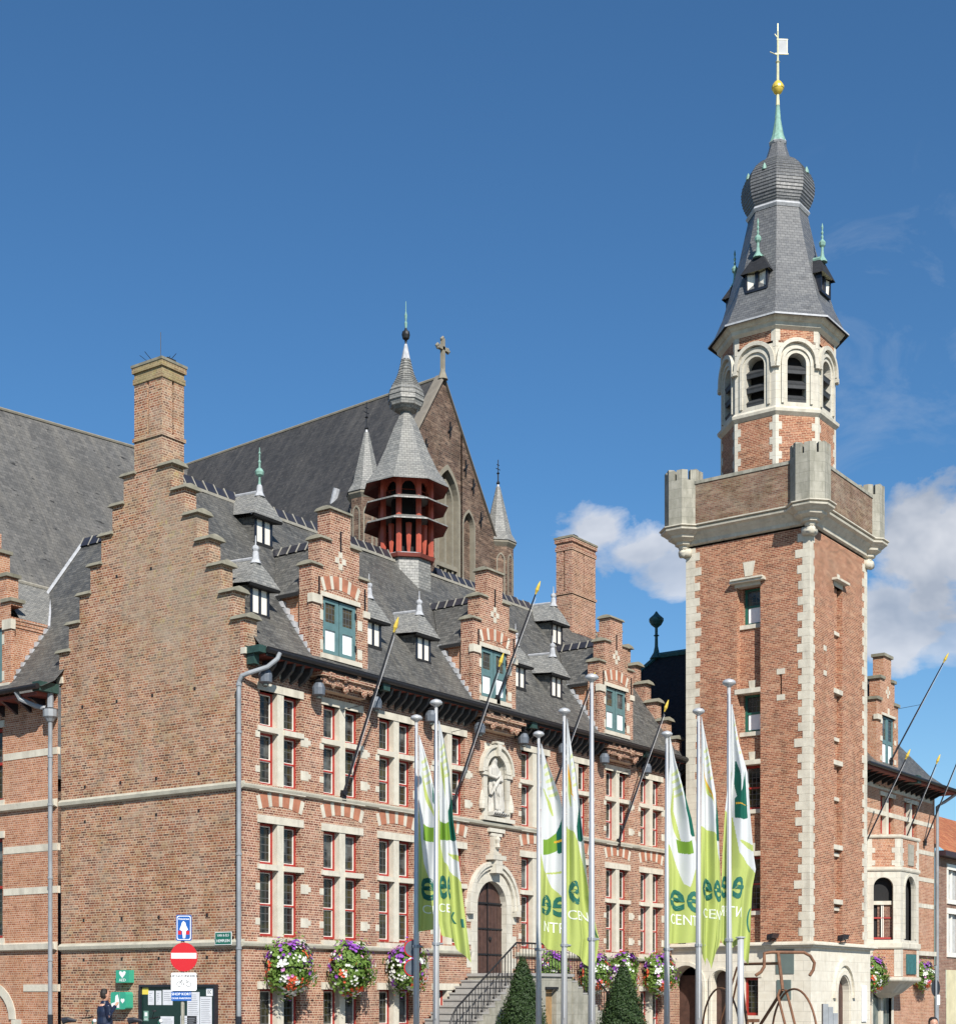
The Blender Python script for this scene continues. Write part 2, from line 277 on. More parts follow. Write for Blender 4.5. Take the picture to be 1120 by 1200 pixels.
# ------------------------------------------------------------------ mesh helper
BASE = [Vector((0, 0, 0))]
class Fr:
    def __init__(s, O, U, Nn): s.O = Vector(O); s.U = Vector(U).normalized(); s.N = Vector(Nn).normalized()
    def p(s, u, z, n=0): return s.O + s.U * u + s.N * n + Vector((0, 0, z))
class MB:
    def __init__(s): s.v = []; s.f = []; s.m = []; s.mats = []; s.cur = 0; s.sm = []; s.smooth = False
    def use(s, name):
        if name not in s.mats: s.mats.append(name)
        s.cur = s.mats.index(name); return s
    def add(s, vs, fs):
        o = len(s.v); s.v += [tuple(v) for v in vs]
        for f in fs: s.f.append([i + o for i in f]); s.m.append(s.cur); s.sm.append(s.smooth)
    def quad(s, a, b, c, d): s.add([a, b, c, d], [(0, 1, 2, 3)])
    def tri(s, a, b, c): s.add([a, b, c], [(0, 1, 2)])
    def hexa(s, p):  # 8 points: bottom 4 then top 4
        s.add(p, [(0, 3, 2, 1), (4, 5, 6, 7), (0, 1, 5, 4), (1, 2, 6, 5), (2, 3, 7, 6), (3, 0, 4, 7)])
    def box(s, x0, x1, y0, y1, z0, z1):
        s.hexa([(x0, y0, z0), (x1, y0, z0), (x1, y1, z0), (x0, y1, z0), (x0, y0, z1), (x1, y0, z1), (x1, y1, z1), (x0, y1, z1)])
    def fb(s, fr, u0, u1, z0, z1, n0, n1):
        s.hexa([fr.p(u0, z0, n1), fr.p(u1, z0, n1), fr.p(u1, z0, n0), fr.p(u0, z0, n0), fr.p(u0, z1, n1), fr.p(u1, z1, n1), fr.p(u1, z1, n0), fr.p(u0, z1, n0)])
    def prism(s, fr, poly, n0, n1, back=True):
        k = len(poly); vs = [fr.p(a, b, n1) for a, b in poly] + [fr.p(a, b, n0) for a, b in poly]
        fs = [tuple(range(k))] + ([tuple(range(2 * k - 1, k - 1, -1))] if back else [])
        fs += [(i, i + k, (i + 1) % k + k, (i + 1) % k) for i in range(k)]
        s.add(vs, fs)
    def extr(s, pts, vec, cap=True):
        vec = Vector(vec); k = len(pts); pts = [Vector(p) for p in pts]
        vs = pts + [p + vec for p in pts]
        fs = [(i, (i + 1) % k, (i + 1) % k + k, i + k) for i in range(k)]
        if cap: fs += [tuple(range(k - 1, -1, -1)), tuple(range(k, 2 * k))]
        s.add(vs, fs)
    def rings(s, rings, closed=True, cap0=True, cap1=True):
        k = len(rings[0]); vs = [p for r in rings for p in r]; fs = []
        for j in range(len(rings) - 1):
            for i in range(k if closed else k - 1):
                a = j * k + i; b = j * k + (i + 1) % k
                fs.append((a, b, b + k, a + k))
        if cap0: fs.append(tuple(range(k - 1, -1, -1)))
        if cap1: fs.append(tuple(range((len(rings) - 1) * k, len(rings) * k)))
        s.add(vs, fs)
    def lathe(s, c, prof, n=12, rot=0.0, cap=True, sx=1, sy=1):
        c = Vector(c)
        rs = [[c + Vector((r * sx * math.cos(rot + 2 * PI * i / n), r * sy * math.sin(rot + 2 * PI * i / n), z)) for i in range(n)] for r, z in prof]
        s.rings(rs, True, cap, cap)
    def tube(s, pts, r, n=8, cap=True):
        pts = [Vector(p) for p in pts]; rr = r if isinstance(r, (list, tuple)) else [r] * len(pts)
        rs = []; up = None
        for i, p in enumerate(pts):
            t = (pts[min(i + 1, len(pts) - 1)] - pts[max(i - 1, 0)]).normalized()
            if up is None: up = t.orthogonal().normalized()
            up = (up - t * up.dot(t)).normalized(); w = t.cross(up)
            rs.append([p + (up * math.cos(2 * PI * j / n) + w * math.sin(2 * PI * j / n)) * rr[i] for j in range(n)])
        s.rings(rs, True, cap, cap)
    def ball(s, c, r, n=10, m=7, sz=1.0):
        prof = [(max(1e-3, r * math.sin(PI * j / m)), -r * sz * math.cos(PI * j / m)) for j in range(m + 1)]
        s.lathe(c, prof, n)
    def wall(s, fr, u0, u1, z0, z1, holes=(), n=0.0, dep=.25):
        us = sorted({u0, u1} | {h[0] for h in holes} | {h[1] for h in holes}); zs = sorted({z0, z1} | {h[2] for h in holes} | {h[3] for h in holes})
        for i in range(len(us) - 1):
            for j in range(len(zs) - 1):
                cu, cz = (us[i] + us[i + 1]) / 2, (zs[j] + zs[j + 1]) / 2
                if any(h[0] < cu < h[1] and h[2] < cz < h[3] for h in holes): continue
                s.quad(fr.p(us[i], zs[j], n), fr.p(us[i + 1], zs[j], n), fr.p(us[i + 1], zs[j + 1], n), fr.p(us[i], zs[j + 1], n))
        for a, b, c, d in holes:
            for (p, q) in (((a, c), (a, d)), ((a, d), (b, d)), ((b, d), (b, c)), ((b, c), (a, c))):
                s.quad(fr.p(*p, n), fr.p(*q, n), fr.p(*q, n - dep), fr.p(*p, n - dep))
    def arch_pts(s, cx, zs, hw, rise=1.0, k=14, pointed=False):
        if pointed:
            r = 2 * hw; pts = []
            for i in range(k // 2 + 1): a = PI - (PI / 3) * i / (k // 2); pts.append((cx + hw + r * math.cos(a), zs + r * math.sin(a) * rise))
            for i in range(1, k // 2 + 1): a = PI / 3 - (PI / 3) * i / (k // 2); pts.append((cx - hw + r * math.cos(a), zs + r * math.sin(a) * rise))
            return pts
        return [(cx + hw * math.cos(PI - PI * i / k), zs + hw * rise * math.sin(PI * i / k)) for i in range(k + 1)]
    def arch_wall(s, fr, u0, u1, z0, z1, cx, zsill, zs, hw, rise=1.0, n=0.0, dep=.3, pointed=False, reveal=True):
        a = s.arch_pts(cx, zs, hw, rise, 14, pointed)
        q = lambda p1, p2, p3, p4: s.quad(fr.p(*p1, n), fr.p(*p2, n), fr.p(*p3, n), fr.p(*p4, n))
        if zsill > z0: q((u0, z0), (u1, z0), (u1, zsill), (u0, zsill))
        q((u0, zsill), (cx - hw, zsill), (cx - hw, zs), (u0, zs)); q((cx + hw, zsill), (u1, zsill), (u1, zs), (cx + hw, zs))
        k = len(a); h = k // 2
        # fan strips to the outer rectangle
        outer = []
        for i, (x, z) in enumerate(a):
            t = i / (k - 1)
            L1 = z1 - zs; W = u1 - u0; tot = 2 * L1 + W; d = t * tot
            if d <= L1: outer.append((u0, zs + d))
            elif d <= L1 + W: outer.append((u0 + d - L1, z1))
            else: outer.append((u1, z1 - (d - L1 - W)))
        for i in range(k - 1):
            q(a[i], a[i + 1], outer[i + 1], outer[i])
            for cxn in ((u0, z1), (u1, z1)):
                o1, o2 = outer[i], outer[i + 1]
                if (o1[0] != o2[0] and o1[1] != o2[1]):
                    if abs(o1[0] - cxn[0]) < 1e-6 or abs(o2[0] - cxn[0]) < 1e-6: s.tri(fr.p(*o1, n), fr.p(*o2, n), fr.p(*cxn, n))
        if reveal:
            path = [(cx - hw, zsill)] + a + [(cx + hw, zsill)]
            for i in range(len(path) - 1): s.quad(fr.p(*path[i], n), fr.p(*path[i + 1], n), fr.p(*path[i + 1], n - dep), fr.p(*path[i], n - dep))
            s.quad(fr.p(cx - hw, zsill, n), fr.p(cx + hw, zsill, n), fr.p(cx + hw, zsill, n - dep), fr.p(cx - hw, zsill, n - dep))
    def arch_ring(s, fr, cx, zs, hi, ho, n0, n1, legs=0.0, rise=1.0, pointed=False, riseo=None):
        a = s.arch_pts(cx, zs, hi, rise, 14, pointed); b = s.arch_pts(cx, zs, ho, riseo or rise, 14, pointed)
        if legs: a = [(cx - hi, zs - legs)] + a + [(cx + hi, zs - legs)]; b = [(cx - ho, zs - legs)] + b + [(cx + ho, zs - legs)]
        for i in range(len(a) - 1):
            s.hexa([fr.p(*a[i], n0), fr.p(*a[i + 1], n0), fr.p(*b[i + 1], n0), fr.p(*b[i], n0), fr.p(*a[i], n1), fr.p(*a[i + 1], n1), fr.p(*b[i + 1], n1), fr.p(*b[i], n1)])
    def arch_fill(s, fr, cx, z0, zs, hw, n, rise=1.0, pointed=False):
        s.add([fr.p(*p, n) for p in [(cx - hw, z0), (cx + hw, z0)] + s.arch_pts(cx, zs, hw, rise, 14, pointed)[::-1]], [tuple(range(17))])
    def build(s, name, parent=None, at=None, recalc=True, world=True):
        """world: vertices are in world metres and moved to the parent's base; else local and placed at 'at'"""
        me = bpy.data.meshes.new(name)
        b = BASE[0] if (world and parent is not None) else Vector((0, 0, 0))
        loc = Vector((0, 0, 0))
        vs = s.v
        if world and parent is None:
            xs = [v[0] for v in vs]; ys = [v[1] for v in vs]; zs = [v[2] for v in vs]
            b = Vector(((min(xs) + max(xs)) / 2, (min(ys) + max(ys)) / 2, min(zs))); loc = b
        me.from_pydata([(v[0] - b.x, v[1] - b.y, v[2] - b.z) for v in vs], [], s.f)
        for k in s.mats: me.materials.append(M_[k])
        me.polygons.foreach_set('material_index', s.m); me.polygons.foreach_set('use_smooth', s.sm)
        if recalc:
            bm = bmesh.new(); bm.from_mesh(me); bmesh.ops.recalc_face_normals(bm, faces=bm.faces); bm.to_mesh(me); bm.free()
        me.update()
        o = bpy.data.objects.new(name, me); col.objects.link(o)
        if parent is not None: o.parent = parent
        o.location = loc if at is None else Vector(at)
        return o
def pieces(mb, name, parent):
    """one object for every separate stone or bracket collected in mb"""
    n = len(mb.v); par = list(range(n))
    def fd(a):
        while par[a] != a: par[a] = par[par[a]]; a = par[a]
        return a
    for f in mb.f:
        for i in f[1:]: par[fd(i)] = fd(f[0])
    comp = {}
    for k, f in enumerate(mb.f): comp.setdefault(fd(f[0]), []).append(k)
    items = []
    for fs in comp.values():
        vs = {i for k in fs for i in mb.f[k]}; P = [mb.v[i] for i in vs]
        items.append([[min(p[a] for p in P) - .004 for a in range(3)], [max(p[a] for p in P) + .004 for a in range(3)], fs])
    merged = True
    while merged:
        merged = False
        for i in range(len(items)):
            for j in range(i + 1, len(items)):
                A, B = items[i], items[j]
                if all(A[0][a] <= B[1][a] and B[0][a] <= A[1][a] for a in range(3)):
                    items[i] = [[min(x, y) for x, y in zip(A[0], B[0])], [max(x, y) for x, y in zip(A[1], B[1])], A[2] + B[2]]; items.pop(j); merged = True; break
            if merged: break
    out = []
    for _, _, fs in items:
        m = MB(); m.mats = list(mb.mats); ix = {}
        for k in fs:
            for i in mb.f[k]:
                if i not in ix: ix[i] = len(m.v); m.v.append(mb.v[i])
            m.f.append([ix[i] for i in mb.f[k]]); m.m.append(mb.m[k]); m.sm.append(mb.sm[k])
        out.append(m.build(name, parent))
    return out
def tag(o, label=None, cat=None, group=None, kind=None):
    if label: o['label'] = label
    if cat: o['category'] = cat
    if group: o['group'] = group
    if kind: o['kind'] = kind
    return o
def thing(name, loc, label, cat, group=None):
    o = bpy.data.objects.new(name, None); col.objects.link(o); o.location = loc; o.empty_display_size = .2
    BASE[0] = Vector(loc); return tag(o, label, cat, group)
def copy_tree(o, parent, loc=None):
    c = o.copy(); col.objects.link(c); c.parent = parent
    if loc is not None: c.location = Vector(loc)
    for ch in list(o.children): copy_tree(ch, c)
    return c
def copy_thing(o, loc, label, rot=None):
    c = o.copy(); col.objects.link(c); c.location = Vector(loc); c['label'] = label
    if rot is not None: c.rotation_euler = rot
    for ch in list(o.children): copy_tree(ch, c)
    return c
def text_geo(txt, size, extrude=0.0):
    cu = bpy.data.curves.new('writing', 'FONT'); cu.body = txt; cu.size = size; cu.align_x = 'CENTER'; cu.align_y = 'CENTER'; cu.resolution_u = 3; cu.offset = extrude
    ob = bpy.data.objects.new('writing', cu); col.objects.link(ob)
    dg = bpy.context.evaluated_depsgraph_get(); dg.update()
    me = bpy.data.meshes.new_from_object(ob.evaluated_get(dg))
    vs = [(v.co.x, v.co.y) for v in me.vertices]; fs = [tuple(p.vertices) for p in me.polygons]
    bpy.data.objects.remove(ob); bpy.data.curves.remove(cu); bpy.data.meshes.remove(me)
    return vs, fs
def put_text(mb, fr, txt, size, u, z, n, bold=0, sx=1.0):
    vs, fs = text_geo(txt, size)
    mb.add([fr.p(u + a * sx, z + b, n) for a, b in vs], fs)
    if bold: mb.add([fr.p(u + a * sx + bold, z + b, n + .0005) for a, b in vs], fs)

# frames
FAC = Fr((0, 0, 0), (1, 0, 0), (0, -1, 0))       # long facade
GAB = Fr((0, 0, 0), (0, -1, 0), (-1, 0, 0))      # gable wall, u = -y
def tube_along(mb, *a, **k): mb.tube(*a, **k)
# ------------------------------------------------------------------ TOWN HALL (main wing, 23.3 x 7.1 m)
L = 23.35; WD = 7.1; RY = 3.55; ZR = 15.85
hall = thing('town_hall', (0, 0, 0), 'long red brick town hall with stepped end gables, grey slate roof and red lantern turret', 'town hall')
WX = [1.38, 3.86, 6.24, 8.80, 13.45, 16.0, 18.74, 21.15]
HW = .78
LOW = (3.17, 6.10); UPP = (7.10, 9.52); BAS = (-.1, 1.80)
mb = MB().use('brick_facade')
holes = []
for x in WX:
    holes += [(x - HW, x + HW, *LOW), (x - HW, x + HW, *UPP), (x - HW, x + HW, *BAS)]
holes.append((9.98, 12.06, 2.30, 5.95)); holes.append((10.62, 11.78, 7.1, 9.5))
mb.wall(FAC, .0, L, -.2, 10.6, holes, 0, .28)
mb.build('facade_wall', hall)
# rounded corner strip and gable end wall with its steps
LS = [(4.52, 15.73), (4.97, 15.0), (5.42, 14.26), (5.87, 13.51), (6.32, 12.77), (6.77, 12.02), (7.18, 11.28)]
RS = [(2.56, 15.73), (2.07, 15.0), (1.62, 14.26), (1.18, 13.51), (.74, 12.77), (.30, 12.02), (-.12, 11.28)]
def gable_poly():
    pts = [(7.05, -.2), (7.05, 11.2)]
    prev = None
    for i in range(6, -1, -1):
        y, z = LS[i]; pts.append((y - .05, (LS[i + 1][1] if i < 6 else 10.55))); pts.append((y - .05, z))
    for i in range(7):
        y, z = RS[i]; pts.append((y + .05, z)); pts.append((y + .05, (RS[i + 1][1] if i < 6 else 10.55)))
    pts += [(0.0, 10.5), (0.0, -.2)]
    out = [pts[0]]
    for p in pts[2:]:
        if abs(p[0] - out[-1][0]) > 1e-4 or abs(p[1] - out[-1][1]) > 1e-4: out.append(p)
    return out
GX = Fr((0, 0, 0), (0, 1, 0), (-1, 0, 0))
def gable(x0, x1, name, mat):
    m = MB().use(mat); f = Fr((x0, 0, 0), (0, 1, 0), (-1, 0, 0))
    # build as rows so that every piece is convex: body then the stacked steps
    T = x1 - x0
    m.fb(f, 0.012, 7.05, -.2, 10.55, -T, 0)
    zz = 10.55
    for i in range(6, -1, -1):
        m.fb(f, RS[i][0] + .05, LS[i][0] - .05, zz, LS[i][1], -T, 0); zz = LS[i][1]
    o = m.build(name, hall)
    c = MB().use('stone_cap')
    for S, sg in ((LS, 1), (RS, -1)):
        for i, (y, z) in enumerate(S):
            yo = y + sg * .07; yi = y - sg * .55
            a, b = min(yo, yi), max(yo, yi); z -= .03
            c.hexa([(x0 - .09, a, z), (x1 + .09, a, z), (x1 + .09, b, z), (x0 - .09, b, z), (x0 - .02, a + .03, z + .10), (x1 + .02, a + .03, z + .10), (x1 + .02, b - .03, z + .10), (x0 - .02, b - .03, z + .10)])
            mid = (a + b) / 2
            c.hexa([(x0 - .02, a + .03, z + .10), (x1 + .02, a + .03, z + .10), (x1 + .02, b - .03, z + .10), (x0 - .02, b - .03, z + .10),
                    (x0 + T * .4, a + .08, z + .17), (x0 + T * .6, a + .08, z + .17), (x0 + T * .6, b - .08, z + .17), (x0 + T * .4, b - .08, z + .17)])
    pieces(c, 'coping_stone', hall)
gable(0.0, .42, 'gable_wall', 'brick_gable')
gable(L - .42, L + .002, 'gable_wall', 'brick_facade')
# corner pier in facade brick (slightly proud), stone string courses, putlog holes
m = MB().use('brick_facade'); m.fb(FAC, -.02, .43, -.2, 10.5, -.10, .008); m.fb(FAC, -.02, .26, 10.5, 11.2, -.10, .03); m.build('corner_pier', hall)
m = MB().use('stone_band')
for z in (2.86, 6.90):
    prof = [(0.001, z), (.10, z + .05), (.12, z + .14), (.06, z + .2), (0.001, z + .22)]
    m = MB().use('stone_band'); m.extr([(-n, -.05, zz) for n, zz in prof], (0, 7.1, 0)); m.build('string_course', hall)
m = MB().use('stone_band')
for z, mat in ((2.86, 'stone_plain'), (6.90, 'stone_plain')):
    segs = [(-.10, 9.8), (12.3, L)] if z < 3 else [(-.10, L)]
    for a, b in segs:
        m = MB().use('stone_band'); m.extr([(a, -n, zz) for n, zz in [(0.001, z), (.10, z + .04), (.12, z + .1), (.121, z + .13), (0.001, z + .17)]], (b - a, 0, 0)); m.build('string_course', hall)
m = MB().use('dark')
for z0, ys in ((14.0 - 6.75, ()),):
    pass
for z, ys in ((13.05, (3.4, 4.75)), (9.65, (1.75, 3.35, 4.75, 6.15)), (7.42, (1.6, 3.2, 4.6, 6.05)), (6.45, (1.6, 3.2, 4.6, 6.05)), (3.72, (1.3, 3.1, 4.55, 6.1)), (2.62, (1.3, 3.1, 4.55, 6.1))):
    for y in ys: m.fb(GX, y - .04, y + .04, z - .045, z + .045, -.02, .004)
m.build('putlog_holes', hall)

# windows -----------------------------------------------------------
def window_proto(h, tr, name='window', lintel=.2, quoins=True, sillh=.18, low=True, hw=HW):
    """cross window, local: x centred, y = -n (front at 0), z from the sill top"""
    f = Fr((0, 0, 0), (1, 0, 0), (0, -1, 0)); w = hw
    m = MB().use('stone_plain')
    m.fb(f, -w - .1, w + .1, h, h + lintel, -.2, .03)
    m.fb(f, -.12, .12, 0, h, -.22, .006)
    if tr: m.fb(f, -w, -.12, tr, tr + .14, -.22, .05); m.fb(f, .12, w, tr, tr + .14, -.22, .05); m.fb(f, -w - .1, -w, tr + .01, tr + .14, -.1, .045); m.fb(f, w, w + .1, tr + .01, tr + .14, -.1, .045)
    if sillh: m.hexa([f.p(-w - .1, -sillh, .10), f.p(w + .1, -sillh, .10), f.p(w + .1, -sillh, -.2), f.p(-w - .1, -sillh, -.2), f.p(-w - .1, -.05, .10), f.p(w + .1, -.05, .10), f.p(w + .1, 0, -.25), f.p(-w - .1, 0, -.25)])
    if quoins:
        for z in (.35, 1.25):
            if z + .3 < h: m.fb(f, w + .002, w + .30, z - .08, z + .17, -.05, .012); m.fb(f, w + .30, w + .40, z - .02, z + .11, -.05, .012); m.fb(f, -w - .16, -w - .002, z - .06, z + .11, -.05, .012)
    P_ = m.build(name, hall, at=(0, 0, 0), world=False)
    red = MB().use('red'); wh = MB().use('cream'); gl = MB().use('glass')
    D = -.235
    def light(a, b, z0, z1, split):
        # red frame ring, cream sash ring, pane
        for (p, q, r, s_) in ((a, a + .055, z0, z1), (b - .055, b, z0, z1), (a + .055, b - .055, z0, z0 + .07), (a + .055, b - .055, z1 - .055, z1)):
            red.fb(f, p, q, r, s_, D - .05, D + .06)
        zones = [(z0 + .07, z1 - .055)] if not split else [(z0 + .07, z0 + (z1 - z0) * .47), (z0 + (z1 - z0) * .47 + .04, z1 - .055)]
        if split: red.fb(f, a + .055, b - .055, zones[0][1], zones[1][0], D - .05, D + .05)
        for (c, d) in zones:
            A, B = a + .055, b - .055
            for (p, q, r, s_) in ((A, A + .022, c, d), (B - .022, B, c, d), (A + .022, B - .022, c, c + .022), (A + .022, B - .022, d - .022, d)):
                wh.fb(f, p, q, r, s_, D - .03, D + .03)
            gl.quad(f.p(A, c, D), f.p(B, c, D), f.p(B, d, D), f.p(A, d, D))
    for a, b in ((-w, -.12), (.12, w)):
        if tr: light(a, b, 0, tr, True); light(a, b, tr + .15, h, False)
        else: light(a, b, 0, h, low)
    red.build('frame', P_, world=False); wh.build('sash', P_, world=False); gl.build('pane', P_, world=False)
    return P_
wl = window_proto(LOW[1] - LOW[0], 1.72); wu = window_proto(UPP[1] - UPP[0], 1.36); wb = window_proto(BAS[1] - BAS[0], 0, sillh=0, quoins=False)
for pr_, z in ((wl, LOW[0]), (wu, UPP[0]), (wb, BAS[0])):
    pr_.location = (WX[0], 0, z)
    for x in WX[1:]: copy_tree(pr_, hall, (x, 0, z))
# relieving arches with alternating voussoirs (above lower and upper lights)
def voussoirs(xc, z, w, rise, th, n1, fr, cnt=9, a='stone_plain', b='voussoir', first=True):
    m = MB(); rad = (w * w + rise * rise) / (2 * rise); cz = z + rise - rad; t0 = math.asin(w / rad)
    for i in range(cnt):
        a0 = -t0 + 2 * t0 * i / cnt; a1 = -t0 + 2 * t0 * (i + 1) / cnt
        wd = (a1 - a0); stone = (i % 2 == 0) == first
        if stone: a0 += wd * .18; a1 -= wd * .18
        else: a0 -= wd * .15; a1 += wd * .15
        a0 = max(a0, -t0); a1 = min(a1, t0)
        m.use(a if stone else b)
        ps = [(xc + r * math.sin(t), cz + r * math.cos(t)) for r, t in ((rad, a0), (rad, a1), (rad + th, a1), (rad + th, a0))]
        m.prism(fr, ps, -.03, n1 + (.003 if stone else 0), False)
    return m
for x in WX:
    voussoirs(x, 6.42, .84, .15, .36, .012, FAC).build('window_arch', hall)
    m = voussoirs(x, 9.86, .84, .06, .30, .012, FAC, b='brick_facade'); m.build('window_arch', hall)
# door ---------------------------------------------------------------
DX = 11.02
m = MB().use('brick_facade'); m.arch_wall(FAC, 9.98, 12.06, 2.30, 5.95, DX, 2.30, 4.42, .80, 1.0, .0, .24); m.build('door_wall', hall)
m = MB().use('stone_white'); m.arch_ring(FAC, DX, 4.42, .79, 1.12, -.24, .02, legs=2.12)
m.arch_ring(FAC, DX, 4.46, 1.12, 1.24, .0, .10, legs=.16); m.arch_ring(FAC, DX, 4.46, 1.24, 1.36, .0, .16, legs=.14)
for z in (2.5, 3.2, 3.9): m.fb(FAC, 9.68, 9.90, z, z + .32, -.05, .014); m.fb(FAC, 12.14, 12.36, z, z + .32, -.05, .014)
for sx in (-1, 1): m.fb(FAC, DX + sx * 1.26 - .12, DX + sx * 1.26 + .12, 4.14, 4.32, 0, .18)
m.fb(FAC, DX - .16, DX + .20, 5.45, 5.86, 0, .28); m.fb(FAC, DX - .34, DX + .38, 5.86, 6.0, 0, .30); m.fb(FAC, DX - .2, DX + .24, 6.0, 6.08, 0, .2)
m.fb(FAC, DX - .1, DX + .16, 6.08, 6.6, 0, .16); m.lathe((DX + .03, -.2, 6.2), [(.02, 0), (.09, .06), (.06, .18), (.1, .3), (.03, .42)], 8)
m.build('door_surround', hall)
m = MB().use('wood')
m.fb(FAC, DX - .80, DX - .02, 2.3, 4.42, -.3, -.18); m.fb(FAC, DX + .02, DX + .80, 2.3, 4.42, -.3, -.18)
for k in range(-4, 5): m.fb(FAC, DX + k * .19 - .012, DX + k * .19 + .012, 2.35, 4.42, -.18, -.165)
m.arch_fill(FAC, DX, 4.42, 4.42, .80, -.20)
m.use('iron')
for z in (2.9, 3.7, 4.5): m.fb(FAC, DX - .78, DX + .78, z, z + .05, -.18, -.15)
m.fb(FAC, DX - .015, DX + .015, 2.3, 5.15, -.19, -.15)
do = m.build('door', hall)
m = MB().use('iron'); m.lathe((DX + .12, .15, 3.35), [(.0, 0), (.05, .02), (.05, .1), (0, .14)], 8); m.build('handle', do)
# basement door seen below the landing is part of the stair block
# niche ---------------------------------------------------------------
NX = 11.2
m = MB().use('stone_white')
m.arch_wall(FAC, 10.62, 11.78, 7.1, 9.5, NX, 7.2, 8.62, .52, 1.0, .0, .5)
m.arch_ring(FAC, NX, 8.62, .52, .78, -.02, .09, legs=.0); m.arch_ring(FAC, NX, 8.62, .78, .87, -.02, .16, legs=.05)
m.fb(FAC, NX - .72, NX - .52, 7.2, 8.6, -.02, .08); m.fb(FAC, NX + .52, NX + .72, 7.2, 8.6, -.02, .08)
m.fb(FAC, NX - .80, NX - .50, 8.48, 8.58, 0, .13); m.fb(FAC, NX + .50, NX + .80, 8.48, 8.58, 0, .13)
m.fb(FAC, NX - .85, NX + .85, 7.07, 7.20, 0, .18); m.fb(FAC, NX - .42, NX + .42, 6.74, 6.86, 0, .10); m.fb(FAC, NX - .3, NX + .3, 6.62, 6.71, 0, .07)
m.prism(FAC, [(NX - .07, 9.12), (NX + .07, 9.12), (NX + .11, 9.5), (NX - .11, 9.5)], 0, .19); m.fb(FAC, NX - .22, NX + .22, 9.5, 9.57, 0, .2)
for sx in (-1, 1):   # side scrolls
    cx = NX + sx * .78
    m.lathe((cx, -.05, 7.38), [(.02, 0), (.11, .05), (.12, .2), (.08, .42), (.03, .6), (.02, .62)], 10)
m.smooth = True
m.rings([[FAC.p(NX + .53 * math.cos(a), z, -.02 - .42 * math.sin(a)) for a in [PI * i / 10 for i in range(11)]] for z in (7.2, 8.62)], closed=False, cap0=False, cap1=False)
m.rings([[FAC.p(NX + .53 * math.cos(b) * math.cos(a), 8.62 + .53 * math.sin(b), -.02 - .42 * math.sin(a) * math.cos(b)) for a in [PI * i / 10 for i in range(11)]] for b in [PI / 2 * j / 6 for j in range(7)]], closed=False, cap0=False, cap1=False)
m.smooth = False
m.build('statue_niche', hall)

# roof ------------------------------------------------------------------
prof = [(-.56, 10.42), (-.28, 10.60), (0.02, 10.95), (.35, 11.42), (RY, ZR)]
def roof_mesh(x0, x1, mb_, pf, back=True):
    if x1 - x0 > 4:     # old roof: laid in short lengths that sag and ripple a little
        n = int((x1 - x0) / .6); rip = lambda x, k: .022 * math.sin(x * 1.7 + k * 2.1) + .014 * math.sin(x * 4.3 + k) - .03 * math.sin(PI * (x - x0) / (x1 - x0))
        for sgn in ((1, -1) if back else (1,)):
            for k, ((a, b), (c, d)) in enumerate(zip(pf, pf[1:])):
                for i in range(n):
                    xa = x0 + (x1 - x0) * i / n; xb = x0 + (x1 - x0) * (i + 1) / n
                    P = [(xa, a, b + rip(xa, k)), (xb, a, b + rip(xb, k)), (xb, c, d + rip(xb, k + 1)), (xa, c, d + rip(xa, k + 1))]
                    if sgn < 0: P = [(p, WD - q, r) for p, q, r in P]
                    mb_.quad(*P)
        return
    for (a, b), (c, d) in zip(pf, pf[1:]): mb_.quad((x0, a, b), (x1, a, b), (x1, c, d), (x0, c, d))
    if back:
        for (a, b), (c, d) in zip(pf, pf[1:]): mb_.quad((x0, WD - a, b), (x1, WD - a, b), (x1, WD - c, d), (x0, WD - c, d))
m = MB().use('slate'); roof_mesh(.42, L - .42, m, prof)
# eave ends pass the gables
roof_mesh(.30, .42, m, prof[:3], False); roof_mesh(L - .42, L + .55, m, prof[:3], False)
rf = m.build('roof', hall)
m = MB().use('oxdark'); m.box(.28, L + .5, -.52, 0, 10.28, 10.35)
m.use('dark'); m.box(.28, L + .5, -.56, -.50, 10.28, 10.41)
m.use('louver')
x = .7
while x < L:
    if not any(abs(x - xd) < 1.25 for xd in (3.62, 10.98, 18.42)): m.extr([(x, 0, 10.28), (x, -.48, 10.28), (x, -.4, 10.1), (x, -.18, 9.92), (x, 0, 9.84)], (.09, 0, 0))
    x += .34
m.build('eave_soffit', hall)
m = MB().use('iron')
m.tube([(.25, -.61, 10.41), (L + .6, -.61, 10.41)], .07, 8); m.tube([(.25, -.61, 10.485), (L + .6, -.61, 10.485)], .022, 6)
m.build('gutter', hall)
m = MB().use('copper_eave'); m.box(.02, .27, -.54, -.04, 10.34, 10.52); m.box(.08, .26, -.3, -.04, 10.08, 10.34)
for xx in (4.95, 12.45, 19.75): m.box(xx, xx + .30, -.57, -.05, 10.16, 10.50)
pieces(m, 'eave_end_box', hall)
# ridge tiles: dark tiles with pale mortar joints
m = MB(); x = .45
while x < L - .5:
    if not 9.9 < x < 12.4:
        m.use('ridge'); m.extr([(x, RY - .17, ZR - .16), (x, RY, ZR + .12 + .02 * math.sin(x * 7)), (x, RY + .17, ZR - .16)], (.36, 0, 0))
        m.use('mortar'); m.extr([(x + .36, RY - .19, ZR - .18), (x + .36, RY, ZR + .15), (x + .36, RY + .19, ZR - .18)], (.04, 0, 0))
    x += .41
m.use('mortar'); m.box(.42, L - .42, RY - .20, RY - .16, ZR - .26, ZR - .18)
m.build('ridge_tiles', hall)

